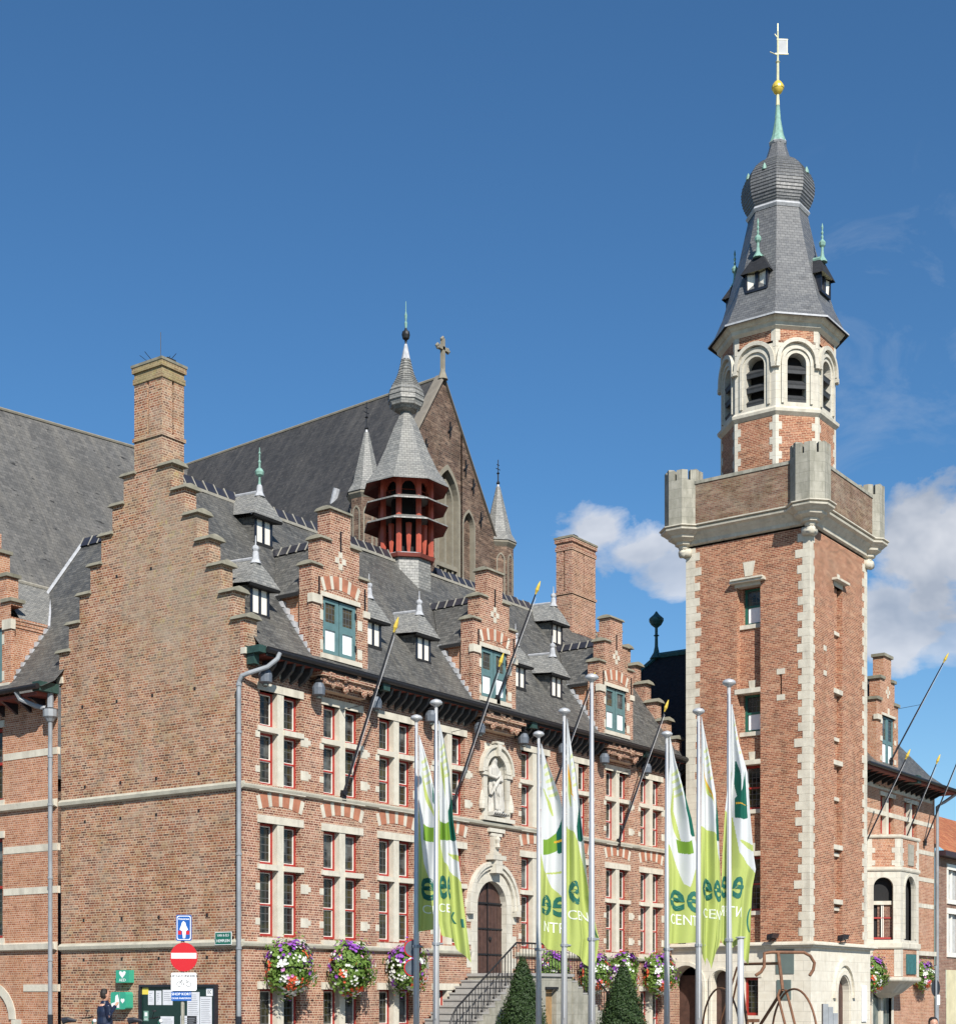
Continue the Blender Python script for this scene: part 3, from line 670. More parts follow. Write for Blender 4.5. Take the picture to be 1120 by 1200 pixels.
# chimneys -----------------------------------------------------------------
def chimney(x0, x1, y0, y1, z0, z1, mat, split_z, name='chimney'):
    m = MB().use(mat)
    m.box(x0, x1, y0, y1, z0, split_z); m.box(x0 - .04, x1 + .04, y0 - .04, y1 + .04, split_z, split_z + .1)
    g = .07
    for (a, b) in ((y0, (y0 + y1) / 2 - g / 2), ((y0 + y1) / 2 + g / 2, y1)):
        for (c, d) in ((x0, (x0 + x1) / 2 - g / 2), ((x0 + x1) / 2 + g / 2, x1)):
            m.box(c, d, a, b, split_z + .1, z1 - .45)
    m.box(x0 + .08, x1 - .08, y0 + .08, y1 - .08, split_z + .1, z1 - .45)
    if mat == 'brick_gable': m.use('brick_lichen')
    for k, e in enumerate((.03, .0, .05)): m.box(x0 - e, x1 + e, y0 - e, y1 + e, z1 - .45 + k * .15 + .0, z1 - .45 + k * .15 + .148)
    m.use('stone_cap'); m.box(x0 - .07, x1 + .07, y0 - .07, y1 + .07, z1, z1 + .07); m.box(x0 + .04, x1 - .04, y0 + .04, y1 - .04, z1 + .07, z1 + .12)
    m.use('dark'); m.box(x0 + .3, x0 + .6, y0 + .1, y0 + .3, z1 + .12, z1 + .2)
    return m.build(name, hall)
chimney(0.0, .80, 2.98, 4.05, 15.7, 18.55, 'brick_gable', 16.55)
chimney(20.75, 22.45, 3.15, 3.85, 14.2, 18.85, 'brick_facade', 16.75)
m = MB().use('iron')
m.tube([(.35, 3.4, 18.6), (.35, 3.4, 19.5)], .009, 5)
for dx, dy in ((-.3, .3), (.28, -.3), (-.2, .6), (.3, -.05)): m.tube([(.35, 3.4, 18.45), (.35 + dx, 3.4 + dy, 18.95)], .008, 4)
m.build('antenna', hall)

# dormers with stepped brick fronts ---------------------------------------
def dormer(xc):
    dn = MB().use('brick_facade'); f = Fr((xc, -.14, 0), (1, 0, 0), (0, -1, 0)); w = 1.17
    hole = (-.72, .72, 10.88, 12.40)
    dn.wall(f, -w, w, 10.45, 13.18, [hole], 0, .16)
    for a, b, z0, z1 in ((-.80, .80, 13.18, 13.95), (-.42, .42, 13.95, 14.82)):
        dn.fb(f, a, b, z0, z1, -.45, 0)
    for sx in (-1, 1):
        dn.quad(f.p(sx * w, 10.3, 0), f.p(sx * w, 13.18, 0), f.p(sx * w, 13.18, -.45), f.p(sx * w, 10.3, -.45))
    dn.quad(f.p(-w, 13.18, 0), f.p(w, 13.18, 0), f.p(w, 13.18, -.45), f.p(-w, 13.18, -.45))
    dn.quad(f.p(-w, 12.5, -.45), f.p(w, 12.5, -.45), f.p(w, 13.18, -.45), f.p(-w, 13.18, -.45))
    # corbelled carved foot
    dn.use('brick_facade')
    for k, (z0, z1, n) in enumerate(((10.16, 10.46, .40), (9.98, 10.16, .30), (9.84, 9.98, .16))): dn.fb(f, -w + k * .14, w - k * .14, z0, z1, -.1, n)
    for k in range(16):
        random.seed(k + int(xc * 10)); u = -1.0 + k * .13; z = random.uniform(9.9, 10.35)
        dn.lathe(f.p(u, z, .38 if z > 10.16 else .27), [(.02, -.1), (.10, -.03), (.12, .04), (.03, .12)], 6, sy=.6)
    # slender pilaster strips and recessed vertical joints
    dn.use('brick_facade'); dn.fb(f, -w - .02, -w + .30, 10.45, 12.15, -.1, .03)
    P_ = dn.build('dormer', hall)
    s = MB().use('stone_cap')
    for a, b, z in ((-w - .07, -.74, 13.18), (.74, w + .07, 13.18), (-.87, -.38, 13.95), (.38, .87, 13.95), (-.5, .5, 14.82)):
        s.hexa([f.p(a, z, .07), f.p(b, z, .07), f.p(b, z, -.52), f.p(a, z, -.52), f.p(a + .03, z + .08, .02), f.p(b - .03, z + .08, .02), f.p(b - .03, z + .08, -.47), f.p(a + .03, z + .08, -.47)])
        s.hexa([f.p(a + .03, z + .08, .02), f.p(b - .03, z + .08, .02), f.p(b - .03, z + .08, -.47), f.p(a + .03, z + .08, -.47), f.p(a + .1, z + .14, -.15), f.p(b - .1, z + .14, -.15), f.p(b - .1, z + .14, -.3), f.p(a + .1, z + .14, -.3)])
    s.use('stone_plain')
    s.fb(f, -w - .06, -w + .34, 12.15, 12.38, -.1, .08); s.fb(f, w - .22, w + .05, 12.15, 12.33, -.1, .05)
    for z in (10.95, 11.75): s.fb(f, -.92, -.721, z, z + .27, -.05, .012); s.fb(f, .721, .92, z, z + .27, -.05, .012)
    s.fb(f, -.82, .82, 12.40, 12.52, -.1, .03); s.hexa([f.p(-.84, 10.72, .08), f.p(.84, 10.72, .08), f.p(.84, 10.72, -.1), f.p(-.84, 10.72, -.1), f.p(-.84, 10.85, .08), f.p(.84, 10.85, .08), f.p(.84, 10.88, -.1), f.p(-.84, 10.88, -.1)])
    for dx, dz in ((0, .16), (0, -.16), (.14, 0), (-.14, 0)): s.fb(f, dx - .08, dx + .08, 13.5 + dz - .08, 13.5 + dz + .08, -.02, .012)
    s.fb(f, -w - .05, w + .05, 10.45, 10.56, -.05, .09)
    pieces(s, 'stone_trim', P_)
    v = voussoirs(0, 12.53, .72, .16, .36, .012, f, 9); v.build('window_arch', P_)
    ir = MB().use('iron'); ir.fb(f, -.02, .02, 13.75, 14.3, 0, .03); ir.fb(f, w - .16, w - .12, 12.35, 12.95, 0, .03); ir.fb(f, -w + .26, -w + .30, 12.4, 12.9, 0, .03); pieces(ir, 'wall_tie', P_)
    for a in (-.70, .02):
        sh = MB().use('teal'); b = a + .68
        # framed leaf: two openings
        for (p, q, r, t) in ((a, a + .13, 10.9, 12.38), (b - .13, b, 10.9, 12.38), (a + .13, b - .13, 10.9, 11.0), (a + .13, b - .13, 11.55, 11.75), (a + .13, b - .13, 12.27, 12.38)): sh.fb(f, p, q, r, t, -.12, -.05)
        sh.use('white'); sh.fb(f, a + .13, b - .13, 11.0, 11.55, -.12, -.085)
        sh.use('glass_small'); sh.quad(f.p(a + .13, 11.75, -.09), f.p(b - .13, 11.75, -.09), f.p(b - .13, 12.27, -.09), f.p(a + .13, 12.27, -.09))
        sh.use('iron'); e = a - .01 if a < 0 else b - .04
        for z in (11.15, 12.05): sh.fb(f, e, e + .05, z, z + .16, -.06, -.02)
        sh.build('shutter', P_)
    # side walls and its own little slate roof
    sw = MB().use('brick_orange'); ez = 12.55
    for sx in (-1, 1):
        xx = xc + sx * (w - .12)
        pts = [(xx, -.1, 10.5), (xx, .0, 10.95), (xx, .35, 11.42), (xx, (ez - 10.93) / 1.4, ez), (xx, -.1, ez)]
        sw.add(pts, [(0, 1, 2, 3, 4)])
        for k in range(3): sw.box(xx - .04 - .02 * k, xx + .04 + .02 * k, -.05, (ez - 10.93) / 1.4, ez - .24 + k * .08, ez - .162 + k * .08)
    sw.build('side_wall', P_)
    rr = MB().use('slate'); zr = 14.1; yb = (zr - 10.93) / 1.4
    for sx in (-1, 1):
        e = xc + sx * (w + .08)
        a = (e, .30, ez - .08); b = (xc, .30, zr); c = (xc, yb, zr); d = (e, (ez - .08 - 10.93) / 1.4, ez - .08)
        rr.quad(a, b, c, d)
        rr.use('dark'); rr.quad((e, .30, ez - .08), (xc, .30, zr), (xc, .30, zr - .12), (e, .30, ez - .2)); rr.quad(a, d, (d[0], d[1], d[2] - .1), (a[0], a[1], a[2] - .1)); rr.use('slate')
    y = .35
    while y < yb - .1:
        rr.use('ridge'); rr.extr([(xc - .15, y, zr - .12), (xc, y, zr + .12), (xc + .15, y, zr - .12)], (0, .3, 0)); rr.use('mortar'); rr.extr([(xc - .17, y + .3, zr - .14), (xc, y + .3, zr + .15), (xc + .17, y + .3, zr - .14)], (0, .04, 0)); y += .34
    rr.build('dormer_roof', P_)
    fl = MB().use('lead')
    for sx in (-1, 1):
        xx = xc + sx * (w - .1)
        for k in range(9):
            z = 10.75 + k * .2; yy = max(-.1, (z - 10.93) / 1.4)
            fl.box(min(xx, xx + sx * .16), max(xx, xx + sx * .16), yy, yy + .2, z + .0, z + .16)
    fl.build('flashing', P_)
for xc in (3.62, 10.98, 18.42): dormer(xc)

# little slate lucarnes -----------------------------------------------------
def lucarne(x, yb, zb, finial, hh=.72, side=1):
    f = Fr((x, yb, zb), (1, 0, 0), (0, -1, 0)); w = .36
    m = MB().use('slate')
    yt = hh / 1.4
    for sx in (-1, 1):  # canted cheeks
        m.add([f.p(sx * w, 0, 0), f.p(sx * w, hh, 0), f.p(sx * (w + .12), hh, -yt - .35), f.p(sx * (w + .1), 0.03, -.05)], [(0, 1, 2, 3)])
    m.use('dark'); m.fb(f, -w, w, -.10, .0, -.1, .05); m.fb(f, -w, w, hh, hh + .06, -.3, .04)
    P_ = m.build('lucarne', hall)
    g = MB().use('black'); 
    g.fb(f, -w, -w + .09, 0, hh, -.05, .02); g.fb(f, w - .09, w, 0, hh, -.05, .02); g.fb(f, -.045, .045, 0, hh, -.05, .02)
    g.use('cream')
    g.fb(f, -w + .09, -.045, .03, hh - .02, -.04, .0); g.fb(f, .045, w - .09, .03, hh - .02, -.04, .0); g.build('window', P_)
    r = MB().use('slate_pale'); e = w + .22; z0 = hh + .05; zt = hh + .78; yr = zt / 1.4
    A = f.p(-e, z0 - .05, .22); B = f.p(e, z0 - .05, .22); C = f.p(e + .05, z0, -z0 / 1.4); D = f.p(-e - .05, z0, -z0 / 1.4)
    T = f.p(0, zt, -.12); U = f.p(0, zt + .05, -yr - .05)
    Am = f.p(-e * .55, z0 + .32, .08); Bm = f.p(e * .55, z0 + .32, .08); Cm = f.p(e * .6, z0 + .36, -(z0 + .36) / 1.4); Dm = f.p(-e * .6, z0 + .36, -(z0 + .36) / 1.4)
    r.quad(A, B, Bm, Am); r.tri(Am, Bm, T); r.quad(B, C, Cm, Bm); r.quad(Bm, Cm, U, T); r.quad(A, D, Dm, Am); r.quad(Am, Dm, U, T)
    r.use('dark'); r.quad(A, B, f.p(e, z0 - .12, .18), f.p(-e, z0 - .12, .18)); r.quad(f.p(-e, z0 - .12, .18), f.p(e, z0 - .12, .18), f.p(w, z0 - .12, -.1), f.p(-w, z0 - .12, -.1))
    r.build('lucarne_roof', P_)
    c = MB().use('lead'); c.lathe(f.p(0, zt - .14, -.14), [(.16, 0), (.1, .12), (.08, .3), (.05, .34)], 8)
    c.tube([T, U], .05, 6)
    if finial:
        c.use('copper'); zz = f.p(0, zt, -.14)
        c.lathe(zz, [(.05, .18), (.03, .3), (.03, .42), (.11, .47), (.13, .56), (.09, .64), (.03, .68), (.03, .8), (.045, .84), (.02, .9), (.02, 1.05), (.04, 1.08), (.015, 1.14), (.01, 1.25)], 8)
    else: c.lathe(f.p(0, zt, -.14), [(.05, .14), (.10, .24), (.10, .3), (.02, .36), (.012, .6)], 8)
    c.build('finial', P_)
for x, y, z, fin in ((3.3, 2.43, 14.32, 1), (1.12, .5, 11.63, 0), (5.84, .54, 11.68, 0), (8.2, .54, 11.68, 0), (13.37, .56, 11.71, 0), (15.67, .60, 11.76, 0), (18.6, 2.45, 14.35, 0)):
    lucarne(x, y, z, fin)

# lantern turret -----------------------------------------------------------------
LX, LY = 11.2, 3.55
m = MB().use('slate_pale'); rot = PI / 8
def oct_ring(c, r, z, n=8, rt=rot): return [(c[0] + r * math.cos(rt + 2 * PI * i / n), c[1] + r * math.sin(rt + 2 * PI * i / n), z) for i in range(n)]
LC = (LX, LY)
m.rings([oct_ring(LC, .84, 13.4), oct_ring(LC, .84, 15.75)])
tur = m.build('lantern_turret', hall)
m = MB().use('oxdark'); m.rings([oct_ring(LC, .95, 15.75), oct_ring(LC, 1.0, 15.86)]); m.use('lead'); m.rings([oct_ring(LC, .98, 15.86), oct_ring(LC, .86, 15.92)]); m.build('turret_sill', tur)
m = MB().use('oxblood')
for i in range(8):
    a = rot + 2 * PI * i / 8; p = Vector((LX + .84 * math.cos(a), LY + .84 * math.sin(a), 0))
    m.tube([p + Vector((0, 0, 15.9)), p + Vector((0, 0, 18.4))], .10, 6)
    a2 = a + PI / 8; p = Vector((LX + .76 * math.cos(a2), LY + .76 * math.sin(a2), 0))
    m.tube([p + Vector((0, 0, 15.9)), p + Vector((0, 0, 16.2)), p + Vector((0, 0, 16.85))], [.05, .08, .11], 6)
m.use('oxblood')
for i in range(8):
    a = rot + 2 * PI * i / 8; b = a + 2 * PI / 8
    p = Vector((LX + .82 * math.cos(a), LY + .82 * math.sin(a), 0)); q = Vector((LX + .82 * math.cos(b), LY + .82 * math.sin(b), 0))
    fr = Fr(p, (q - p), Vector((math.cos((a + b) / 2), math.sin((a + b) / 2), 0))); Lw = (q - p).length
    m.arch_wall(fr, 0, Lw, 17.95, 18.55, Lw / 2, 17.95, 17.98, .22, 1.2, 0, .08)
m.build('turret_posts', tur)
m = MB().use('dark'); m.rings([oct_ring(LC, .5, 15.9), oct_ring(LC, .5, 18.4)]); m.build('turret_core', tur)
for z0, r1 in ((16.99, 1.42), (17.64, 1.42)):
    m = MB().use('slate_pale'); m.rings([oct_ring(LC, r1, z0 - .14), oct_ring(LC, r1, z0 - .10), oct_ring(LC, .86, z0 + .13)], cap0=False); 
    m.use('oxdark'); m.rings([oct_ring(LC, r1 - .01, z0 - .145), oct_ring(LC, .78, z0 + .11)], cap0=False, cap1=False)
    m.build('louver_roof', tur)
m = MB().use('slate_pale')
m.rings([oct_ring(LC, 1.45, 18.13), oct_ring(LC, 1.42, 18.2), oct_ring(LC, 1.06, 18.72), oct_ring(LC, .76, 19.35), oct_ring(LC, .45, 20.1), oct_ring(LC, .18, 20.66), oct_ring(LC, .17, 20.75)], cap0=False)
m.use('oxdark'); m.rings([oct_ring(LC, 1.44, 18.12), oct_ring(LC, .8, 18.4)], cap0=False)
m.build('turret_roof', tur)
m = MB().use('slate_pale'); pf = [(.17, 20.68), (.35, 20.73), (.50, 20.84), (.585, 21.0), (.60, 21.16), (.57, 21.32), (.50, 21.47), (.41, 21.62), (.325, 21.78), (.26, 21.95), (.205, 22.15), (.16, 22.34), (.13, 22.45)]
rs = []
for (r0, z0), (r1, z1) in zip(pf, pf[1:]):
    k = 1 if z1 < 21.6 else 2
    for j in range(k):
        t = j / k; rs.append(oct_ring(LC, r0 + (r1 - r0) * t + .025, z0 + (z1 - z0) * t)); t = (j + .85) / k; rs.append(oct_ring(LC, r0 + (r1 - r0) * t - .0, z0 + (z1 - z0) * t))
m.rings(rs); m.build('turret_bulb', tur)
m = MB().use('lead'); m.lathe((LX, LY, 22.38), [(.16, 0), (.05, .52), (.03, .56)], 8)
m.use('iron'); m.lathe((LX, LY, 22.90), [(.04, 0), (.03, .1), (.05, .12), (.03, .14), (.11, .2), (.14, .32), (.12, .42), (.05, .48), (.03, .55)], 10)
m.use('copper'); m.lathe((LX, LY, 23.42), [(.03, 0), (.05, .2), (.025, .24), (.045, .45), (.015, .55), (.01, .9)], 6)
m.build('finial', tur)

# downpipe at the corner
m = MB().use('zinc')
m.tube([(.62, -.68, 10.38), (.55, -.66, 10.22), (.35, -.5, 10.0), (-.02, -.2, 9.82), (-.11, -.05, 9.75), (-.13, .03, 9.6), (-.13, .03, .9)], .060, 10)
for z in (9.5, 8.3, 5.2, 2.8): m.tube([(-.13, .03, z), (-.13, .03, z + .06)], .078, 10)
m.use('black'); m.tube([(-.13, .03, 1.1), (-.13, .03, -.1)], .078, 10)
m.build('downpipe', hall)
m = MB().use('zinc'); m.tube([(L + .45, -.64, 10.36), (L + .42, -.7, 10.0), (L + .2, -.25, 9.6), (L - .05, -.12, 9.4), (L - .05, -.12, 3)], .055, 8); m.build('downpipe', hall)
m = MB().use('stone_plain'); m.fb(GX, -.10, .06, 10.34, 10.50, -.3, .04); m.fb(GX, 6.95, 7.2, 10.4, 10.58, -.3, .05); m.build('kneeler_stone', hall)
# ------------------------------------------------------------------ BELL TOWER
TX, TY, TWX, TWY = 22.82, -5.45, 5.36, 4.88
TXE, TYE = TX + TWX, TY + TWY
tower = thing('bell_tower', (TX + TWX / 2, TY + TWY / 2, 0), 'tall square brick bell tower with white quoins, battlemented top and slate onion spire', 'tower')
FL = Fr((TX, 0, 0), (0, -1, 0), (-1, 0, 0))      # left face, u = -y
FR_ = Fr((0, TY, 0), (1, 0, 0), (0, -1, 0))      # right face, u = x
ZB = 3.50; ZT = 18.25
m = MB().use('brick_tower')
# left face: recessed strip u from 2.75 to 3.55
rec = (2.62, 3.56)
m.wall(FL, -TYE, -TY, ZB, ZT, [(rec[0], rec[1], ZB, 16.62), (4.31, 4.39, 12.42, 13.15)], 0, .3)
wins = [(15.16, 16.5, 'g'), (11.25, 12.62, 'g'), (8.42, 10.02, 'r'), (4.72, 6.70, 'r')]
m.wall(FL, rec[0], rec[1], ZB, 16.62, [(rec[0] + .12, rec[1] - .001, a, b) for a, b, _ in wins], -.3, .25)
rr_ = (25.02, 25.80)
m.wall(FR_, TX, TXE, ZB, ZT, [(rr_[0], rr_[1], ZB, 16.62), (24.14, 24.22, 13.4, 14.1)], 0, .22)
m.wall(FR_, rr_[0], rr_[1], ZB, 16.62, [], -.22, .1)
m.wall(Fr((TXE, 0, 0), (0, 1, 0), (1, 0, 0)), TY, TYE, ZB, ZT, [], 0, .1); m.wall(Fr((0, TYE, 0), (1, 0, 0), (0, 1, 0)), TX, TXE, ZB, ZT, [], 0, .1)
m.build('wall', tower)
m = MB().use('dark'); m.fb(FL, 4.25, 4.45, 12.3, 13.3, -.35, -.3); m.fb(FR_, 24.1, 24.3, 13.3, 14.2, -.3, -.23); pieces(m, 'slit_opening', tower)
# window fittings
for a, b, k in wins:
    m = MB().use('green' if k == 'g' else 'red'); u0, u1 = rec[0] + .12, rec[1] - .001; n = -.5
    for (p, q, r, t) in ((u0, u0 + .09, a, b), (u1 - .09, u1, a, b), (u0 + .09, u1 - .09, a, a + .09), (u0 + .09, u1 - .09, b - .08, b)): m.fb(FL, p, q, r, t, n - .04, n + .05)
    if k == 'r': m.fb(FL, u0 + .09, u1 - .09, (a + b) / 2 - .03, (a + b) / 2 + .03, n - .04, n + .04); m.use('cream')
    else: m.fb(FL, u0 + .09, u1 - .09, (a + b) / 2 - .03, (a + b) / 2 + .05, n - .04, n + .04)
    if k == 'r':
        for (p, q, r, t) in ((u0 + .09, u0 + .13, a + .09, b - .08), (u1 - .13, u1 - .09, a + .09, b - .08)): m.fb(FL, p, q, r, t, n - .03, n + .03)
    w_ = m.build('window', tower)
    m = MB().use('glass'); m.quad(FL.p(u0, a, n), FL.p(u1, a, n), FL.p(u1, b, n), FL.p(u0, b, n)); m.build('pane', w_)
    if k == 'g': m = MB().use('white'); m.fb(FL, u0 + .13, u1 - .12, a + .1, a + .68, n - .02, n + .02); m.build('panel', w_)
# stone lintels, sills, keystones: each its own part
def sp(name, *boxes):
    m = MB().use('stone_plain')
    for bx_ in boxes: m.fb(*bx_)
    m.build(name, tower)
def kp(fr, poly, n0, n1): m = MB().use('stone_plain'); m.prism(fr, poly, n0, n1); m.build('keystone', tower)
for a, b, k in wins:
    sp('lintel', (FL, rec[0] - .08, rec[1] - .001, b, b + .17, -.3, .015)); sp('sill', (FL, rec[0], rec[1] - .002, a - .15, a, -.3, -.24))
for a, b, k in wins[1:]: kp(FL, [(3.0, b + .17), (3.2, b + .17), (3.24, b + .50), (2.96, b + .50)], -.3, -.275)
sp('hood', (FL, 2.42, 3.78, 16.62, 16.70, -.2, .20), (FL, 2.46, 3.74, 16.70, 16.76, -.2, .26))
kp(FL, [(2.96, 16.86), (3.26, 16.86), (3.36, 17.38), (2.88, 17.38)], -.05, .02)
for z in (12.22, 13.15): sp('slit_stone', (FL, 4.2, 4.52, z, z + .2, -.05, .012))
for a, b in ((15.05, 16.62), (11.15, 12.72), (8.95, 10.1), (6.9, 7.0), (4.9, 5.0)):
    sp('lintel', (FR_, rr_[0] - .05, rr_[1] + .0, b, b + .17, -.22, .02)); sp('sill', (FR_, rr_[0], rr_[1], a - .13, a, -.22, -.12))
    kp(FR_, [(25.32, b + .19), (25.5, b + .19), (25.54, b + .5), (25.28, b + .5)], -.23, .012 if b > 16 else -.205)
sp('hood', (FR_, 24.82, 26.0, 16.8, 16.88, -.1, .22))
for z in (13.2, 14.1): sp('slit_stone', (FR_, 24.05, 24.32, z, z + .18, -.05, .012))
# blind brick panels seen in the right strip
m = MB().use('brick_tower')
for a, b in ((15.05, 16.62), (11.15, 12.72), (8.95, 10.1)): m.fb(FR_, rr_[0] + .1, rr_[1] - .22, a, b, -.22, -.13)
pieces(m, 'blind_window', tower)
# quoins: long and short work at the three visible corners
qa, qb, qc = [MB().use('stone_plain') for _ in range(3)]; z = ZB; k = 0
random.seed(3)
while z < ZT - .1:
    h = .30 if k % 2 else .26; lw = (.44 if k % 2 else .27) + random.uniform(-.03, .03); sw = (.30 if k % 2 else .19) + random.uniform(-.02, .02)
    if random.random() < .12: lw += .12
    e = .014; g = .006; z2 = min(z + h, ZT) - g
    qa.box(TX - e, TX + .1, TY - e, TY + lw, z, z2); qa.box(TX + .1, TX + sw + .12, TY - e, TY + .1, z, z2)
    lw2 = (.46 if k % 2 else .27) + random.uniform(-.04, .04); qb.box(TX - e, TX + .1, TYE - lw2 - .12, TYE + e, z, z2)
    rw2 = (.46 if k % 2 else .28) + random.uniform(-.03, .03); qc.box(TXE - rw2, TXE + e, TY - e, TY + .1, z, z2); qc.box(TXE - .1, TXE + e, TY + .1, TY + rw2, z, z2)
    z += h; k += 1
for q_ in (qa, qb, qc): q_.build('quoins', tower)
e = .10
# stone base storey
m = MB().use('stone_base'); e = .10; bl = Fr((TX - e, 0, 0), (0, -1, 0), (-1, 0, 0)); br = Fr((0, TY - e, 0), (1, 0, 0), (0, -1, 0))
m.wall(bl, 2.75, -TY + e, -.1, 3.36, [(2.98, 3.52, .92, 2.30)], 0, .3)
m.arch_wall(bl, 1.42, 2.75, -.1, 3.36, 2.03, -.1, 2.2, .36, 1.0, 0, .4)
m.arch_wall(bl, -.45, 1.42, -.1, 3.36, .62, -.1, 2.05, .66, 1.05, 0, .7)
m.arch_ring(bl, .62, 2.05, .68, .80, -.02, .06, legs=2.0, rise=1.05)
m.arch_wall(br, 24.3, 27.0, -.1, 3.36, 25.66, -.1, 1.72, .56, 1.15, 0, .30)
m.wall(br, TX - e, 24.3, -.1, 3.36, [], 0); m.wall(br, 27.0, TXE + e, -.1, 3.36, [], 0)
m.wall(Fr((TXE + e, 0, 0), (0, 1, 0), (1, 0, 0)), TY - e, TYE, -.1, 3.36, [], 0)
m.arch_ring(br, 25.66, 1.72, .60, .72, 0, .05, legs=1.8, rise=1.15); m.arch_ring(br, 25.66, 1.72, .86, .98, 0, .09, legs=.1, rise=1.2, riseo=1.28)
m.fb(br, 24.66, 24.84, 1.55, 1.68, 0, .12); m.fb(br, 26.48, 26.66, 1.55, 1.68, 0, .12)
m.arch_ring(bl, 2.03, 2.2, .38, .46, 0, .05, legs=2.3)
m.build('stone_base', tower)
m = MB().use('stone_base')
for (o_, z0, z1) in ((.12, 3.36, 3.44), (.22, 3.44, 3.50), (.16, 3.50, 3.56)):
    m.box(TX - e - o_, TXE + e + o_, TY - e - o_, TYE + .55, z0, z1)
m.build('base_cornice', tower)
m = MB().use('wood'); m.arch_fill(br, 25.66, -.1, 1.72, .56, -.26, 1.15); dd = m.build('door', tower)
m = MB().use('iron'); m.fb(br, 25.64, 25.68, -.1, 2.3, -.26, -.23); m.build('strap', dd)
m = MB().use('wood'); m.arch_fill(bl, 2.03, -.1, 2.2, .36, -.38); m.fb(bl, -.1, 1.4, -.1, 2.4, -.75, -.65); m.build('door', tower)
m = MB().use('red'); 
for (p, q, r, t) in ((2.98, 3.05, .92, 2.30), (3.45, 3.52, .92, 2.30), (3.05, 3.45, .92, 1.02), (3.05, 3.45, 2.20, 2.30)): m.fb(bl, p, q, r, t, -.28, -.12)
w_ = m.build('window', tower); m = MB().use('glass'); m.quad(bl.p(3.05, 1.02, -.2), bl.p(3.45, 1.02, -.2), bl.p(3.45, 2.2, -.2), bl.p(3.05, 2.2, -.2)); m.build('pane', w_)
m = MB().use('stone_plain'); m.fb(bl, 2.85, 3.66, 2.30, 2.48, -.2, .03); m.build('lintel', tower)
# grey glass notice panels either side of the base corner
m = MB().use('panel_grey'); m.fb(bl, 4.22, 4.91, 2.42, 3.30, 0, .03); m.build('notice_panel', tower)
m = MB().use('panel_grey'); m.fb(bl, 4.26, 4.80, 1.50, 2.20, 0, .04); m.build('notice_panel', tower)
m = MB().use('white'); m.fb(br, 27.35, 27.80, .66, 2.02, .02, .06); m.build('notice_panel', tower)

# cornice and battlements
m = MB().use('stone_plain')
prof = [(.0, 18.12), (.10, 18.2), (.12, 18.42), (.22, 18.62), (.27, 18.7), (.34, 18.86), (.46, 18.96), (.48, 19.08), (.40, 19.10), (.43, 19.16), (.54, 19.2), (.54, 19.27), (.44, 19.30)]
def sq(o_, z): return [(TX - o_, TY - o_, z), (TXE + o_, TY - o_, z), (TXE + o_, TYE + o_, z), (TX - o_, TYE + o_, z)]
prof = [(a, 18.32 + (b - 18.12) * .55) for a, b in prof]
m.rings([sq(a, b) for a, b in prof], cap0=False)
m.build('cornice', tower)
m = MB().use('brick_parapet'); PO = .38
m.rings([sq(PO, 18.94), sq(PO, 20.48), sq(PO - .3, 20.48), sq(PO - .3, 18.94)], cap0=False, cap1=False)
m.build('parapet', tower)
m = MB().use('stone_gray'); m.rings([sq(PO + .03, 20.46), sq(PO + .03, 20.58), sq(PO - .33, 20.62), sq(PO - .33, 20.46)], cap0=False, cap1=False); m.build('parapet_coping', tower)
for cx_, cy_, near in ((TX, TY, 1), (TX, TYE, 0), (TXE, TY, 0), (TXE, TYE, 0)):
    C_ = (cx_ + (.12 if cx_ == TX else -.12), cy_ + (.12 if cy_ == TY else -.12))
    dv = Vector((C_[0] - TX - TWX / 2, C_[1] - TY - TWY / 2, 0)).normalized()
    RT = .62 if (cx_ == TXE and cy_ == TY) else .71; of_ = .22 if RT < .7 else .28
    C_ = (C_[0] + dv.x * of_, C_[1] + dv.y * of_)
    z0 = 18.95
    m = MB().use('stone_gray')
    m.rings([oct_ring(C_, RT, z0), oct_ring(C_, RT, 20.62)])
    bt = m.build('corner_turret', tower)
    m = MB().use('stone_gray')
    for i in range(8):    # merlons with narrow gaps
        a = rot + 2 * PI * i / 8; b = a + PI / 4
        p = Vector((C_[0] + RT * math.cos(a), C_[1] + RT * math.sin(a), 0)); q = Vector((C_[0] + RT * math.cos(b), C_[1] + RT * math.sin(b), 0))
        fr = Fr(p, q - p, Vector((math.cos((a + b) / 2), math.sin((a + b) / 2), 0))); Lw = (q - p).length
        random.seed(i); hh = 21.02 + random.uniform(-.05, .05)
        m.fb(fr, .0, Lw * .42, 20.62, hh, -.22, 0); m.fb(fr, Lw * .60, Lw, 20.62, hh, -.22, 0)
    pieces(m, 'merlon', bt)
    m = MB().use('stone_plain'); pr2 = [(.10, 17.75), (.20, 17.85), (.22, 18.05), (.34, 18.1), (.36, 18.3), (.44, 18.34), (.60, 18.5), (.64, 18.68), (.70, 18.72), (.80, 18.86), (.90, 18.96), (.92, 19.08), (.84, 19.1), (.88, 19.16), (.98, 19.2), (.98, 19.27), (.8, 19.33)]
    m.rings([oct_ring(C_, a * RT / .76, 18.97 - (19.33 - b) * .50) for a, b in pr2], cap0=True)
    m.build('corbel', bt)
    m = MB().use('stone_plain')
    q_ = (cx_ - dv.x * .02, cy_ - dv.y * .02)
    m.smooth = True
    for sx, sy in ((dv.x, 0), (0, dv.y)): 
        s_ = Vector((math.copysign(.16, sx) if sx else 0, math.copysign(.16, sy) if sy else 0, 0)); t_ = Vector((-s_.y, s_.x, 0)).normalized() * .22
        m.tube([Vector((cx_, cy_, 18.08)) + s_ * .5 - t_, Vector((cx_, cy_, 18.08)) + s_ * .5 + t_], .15, 10)
    m.build('scroll', bt)
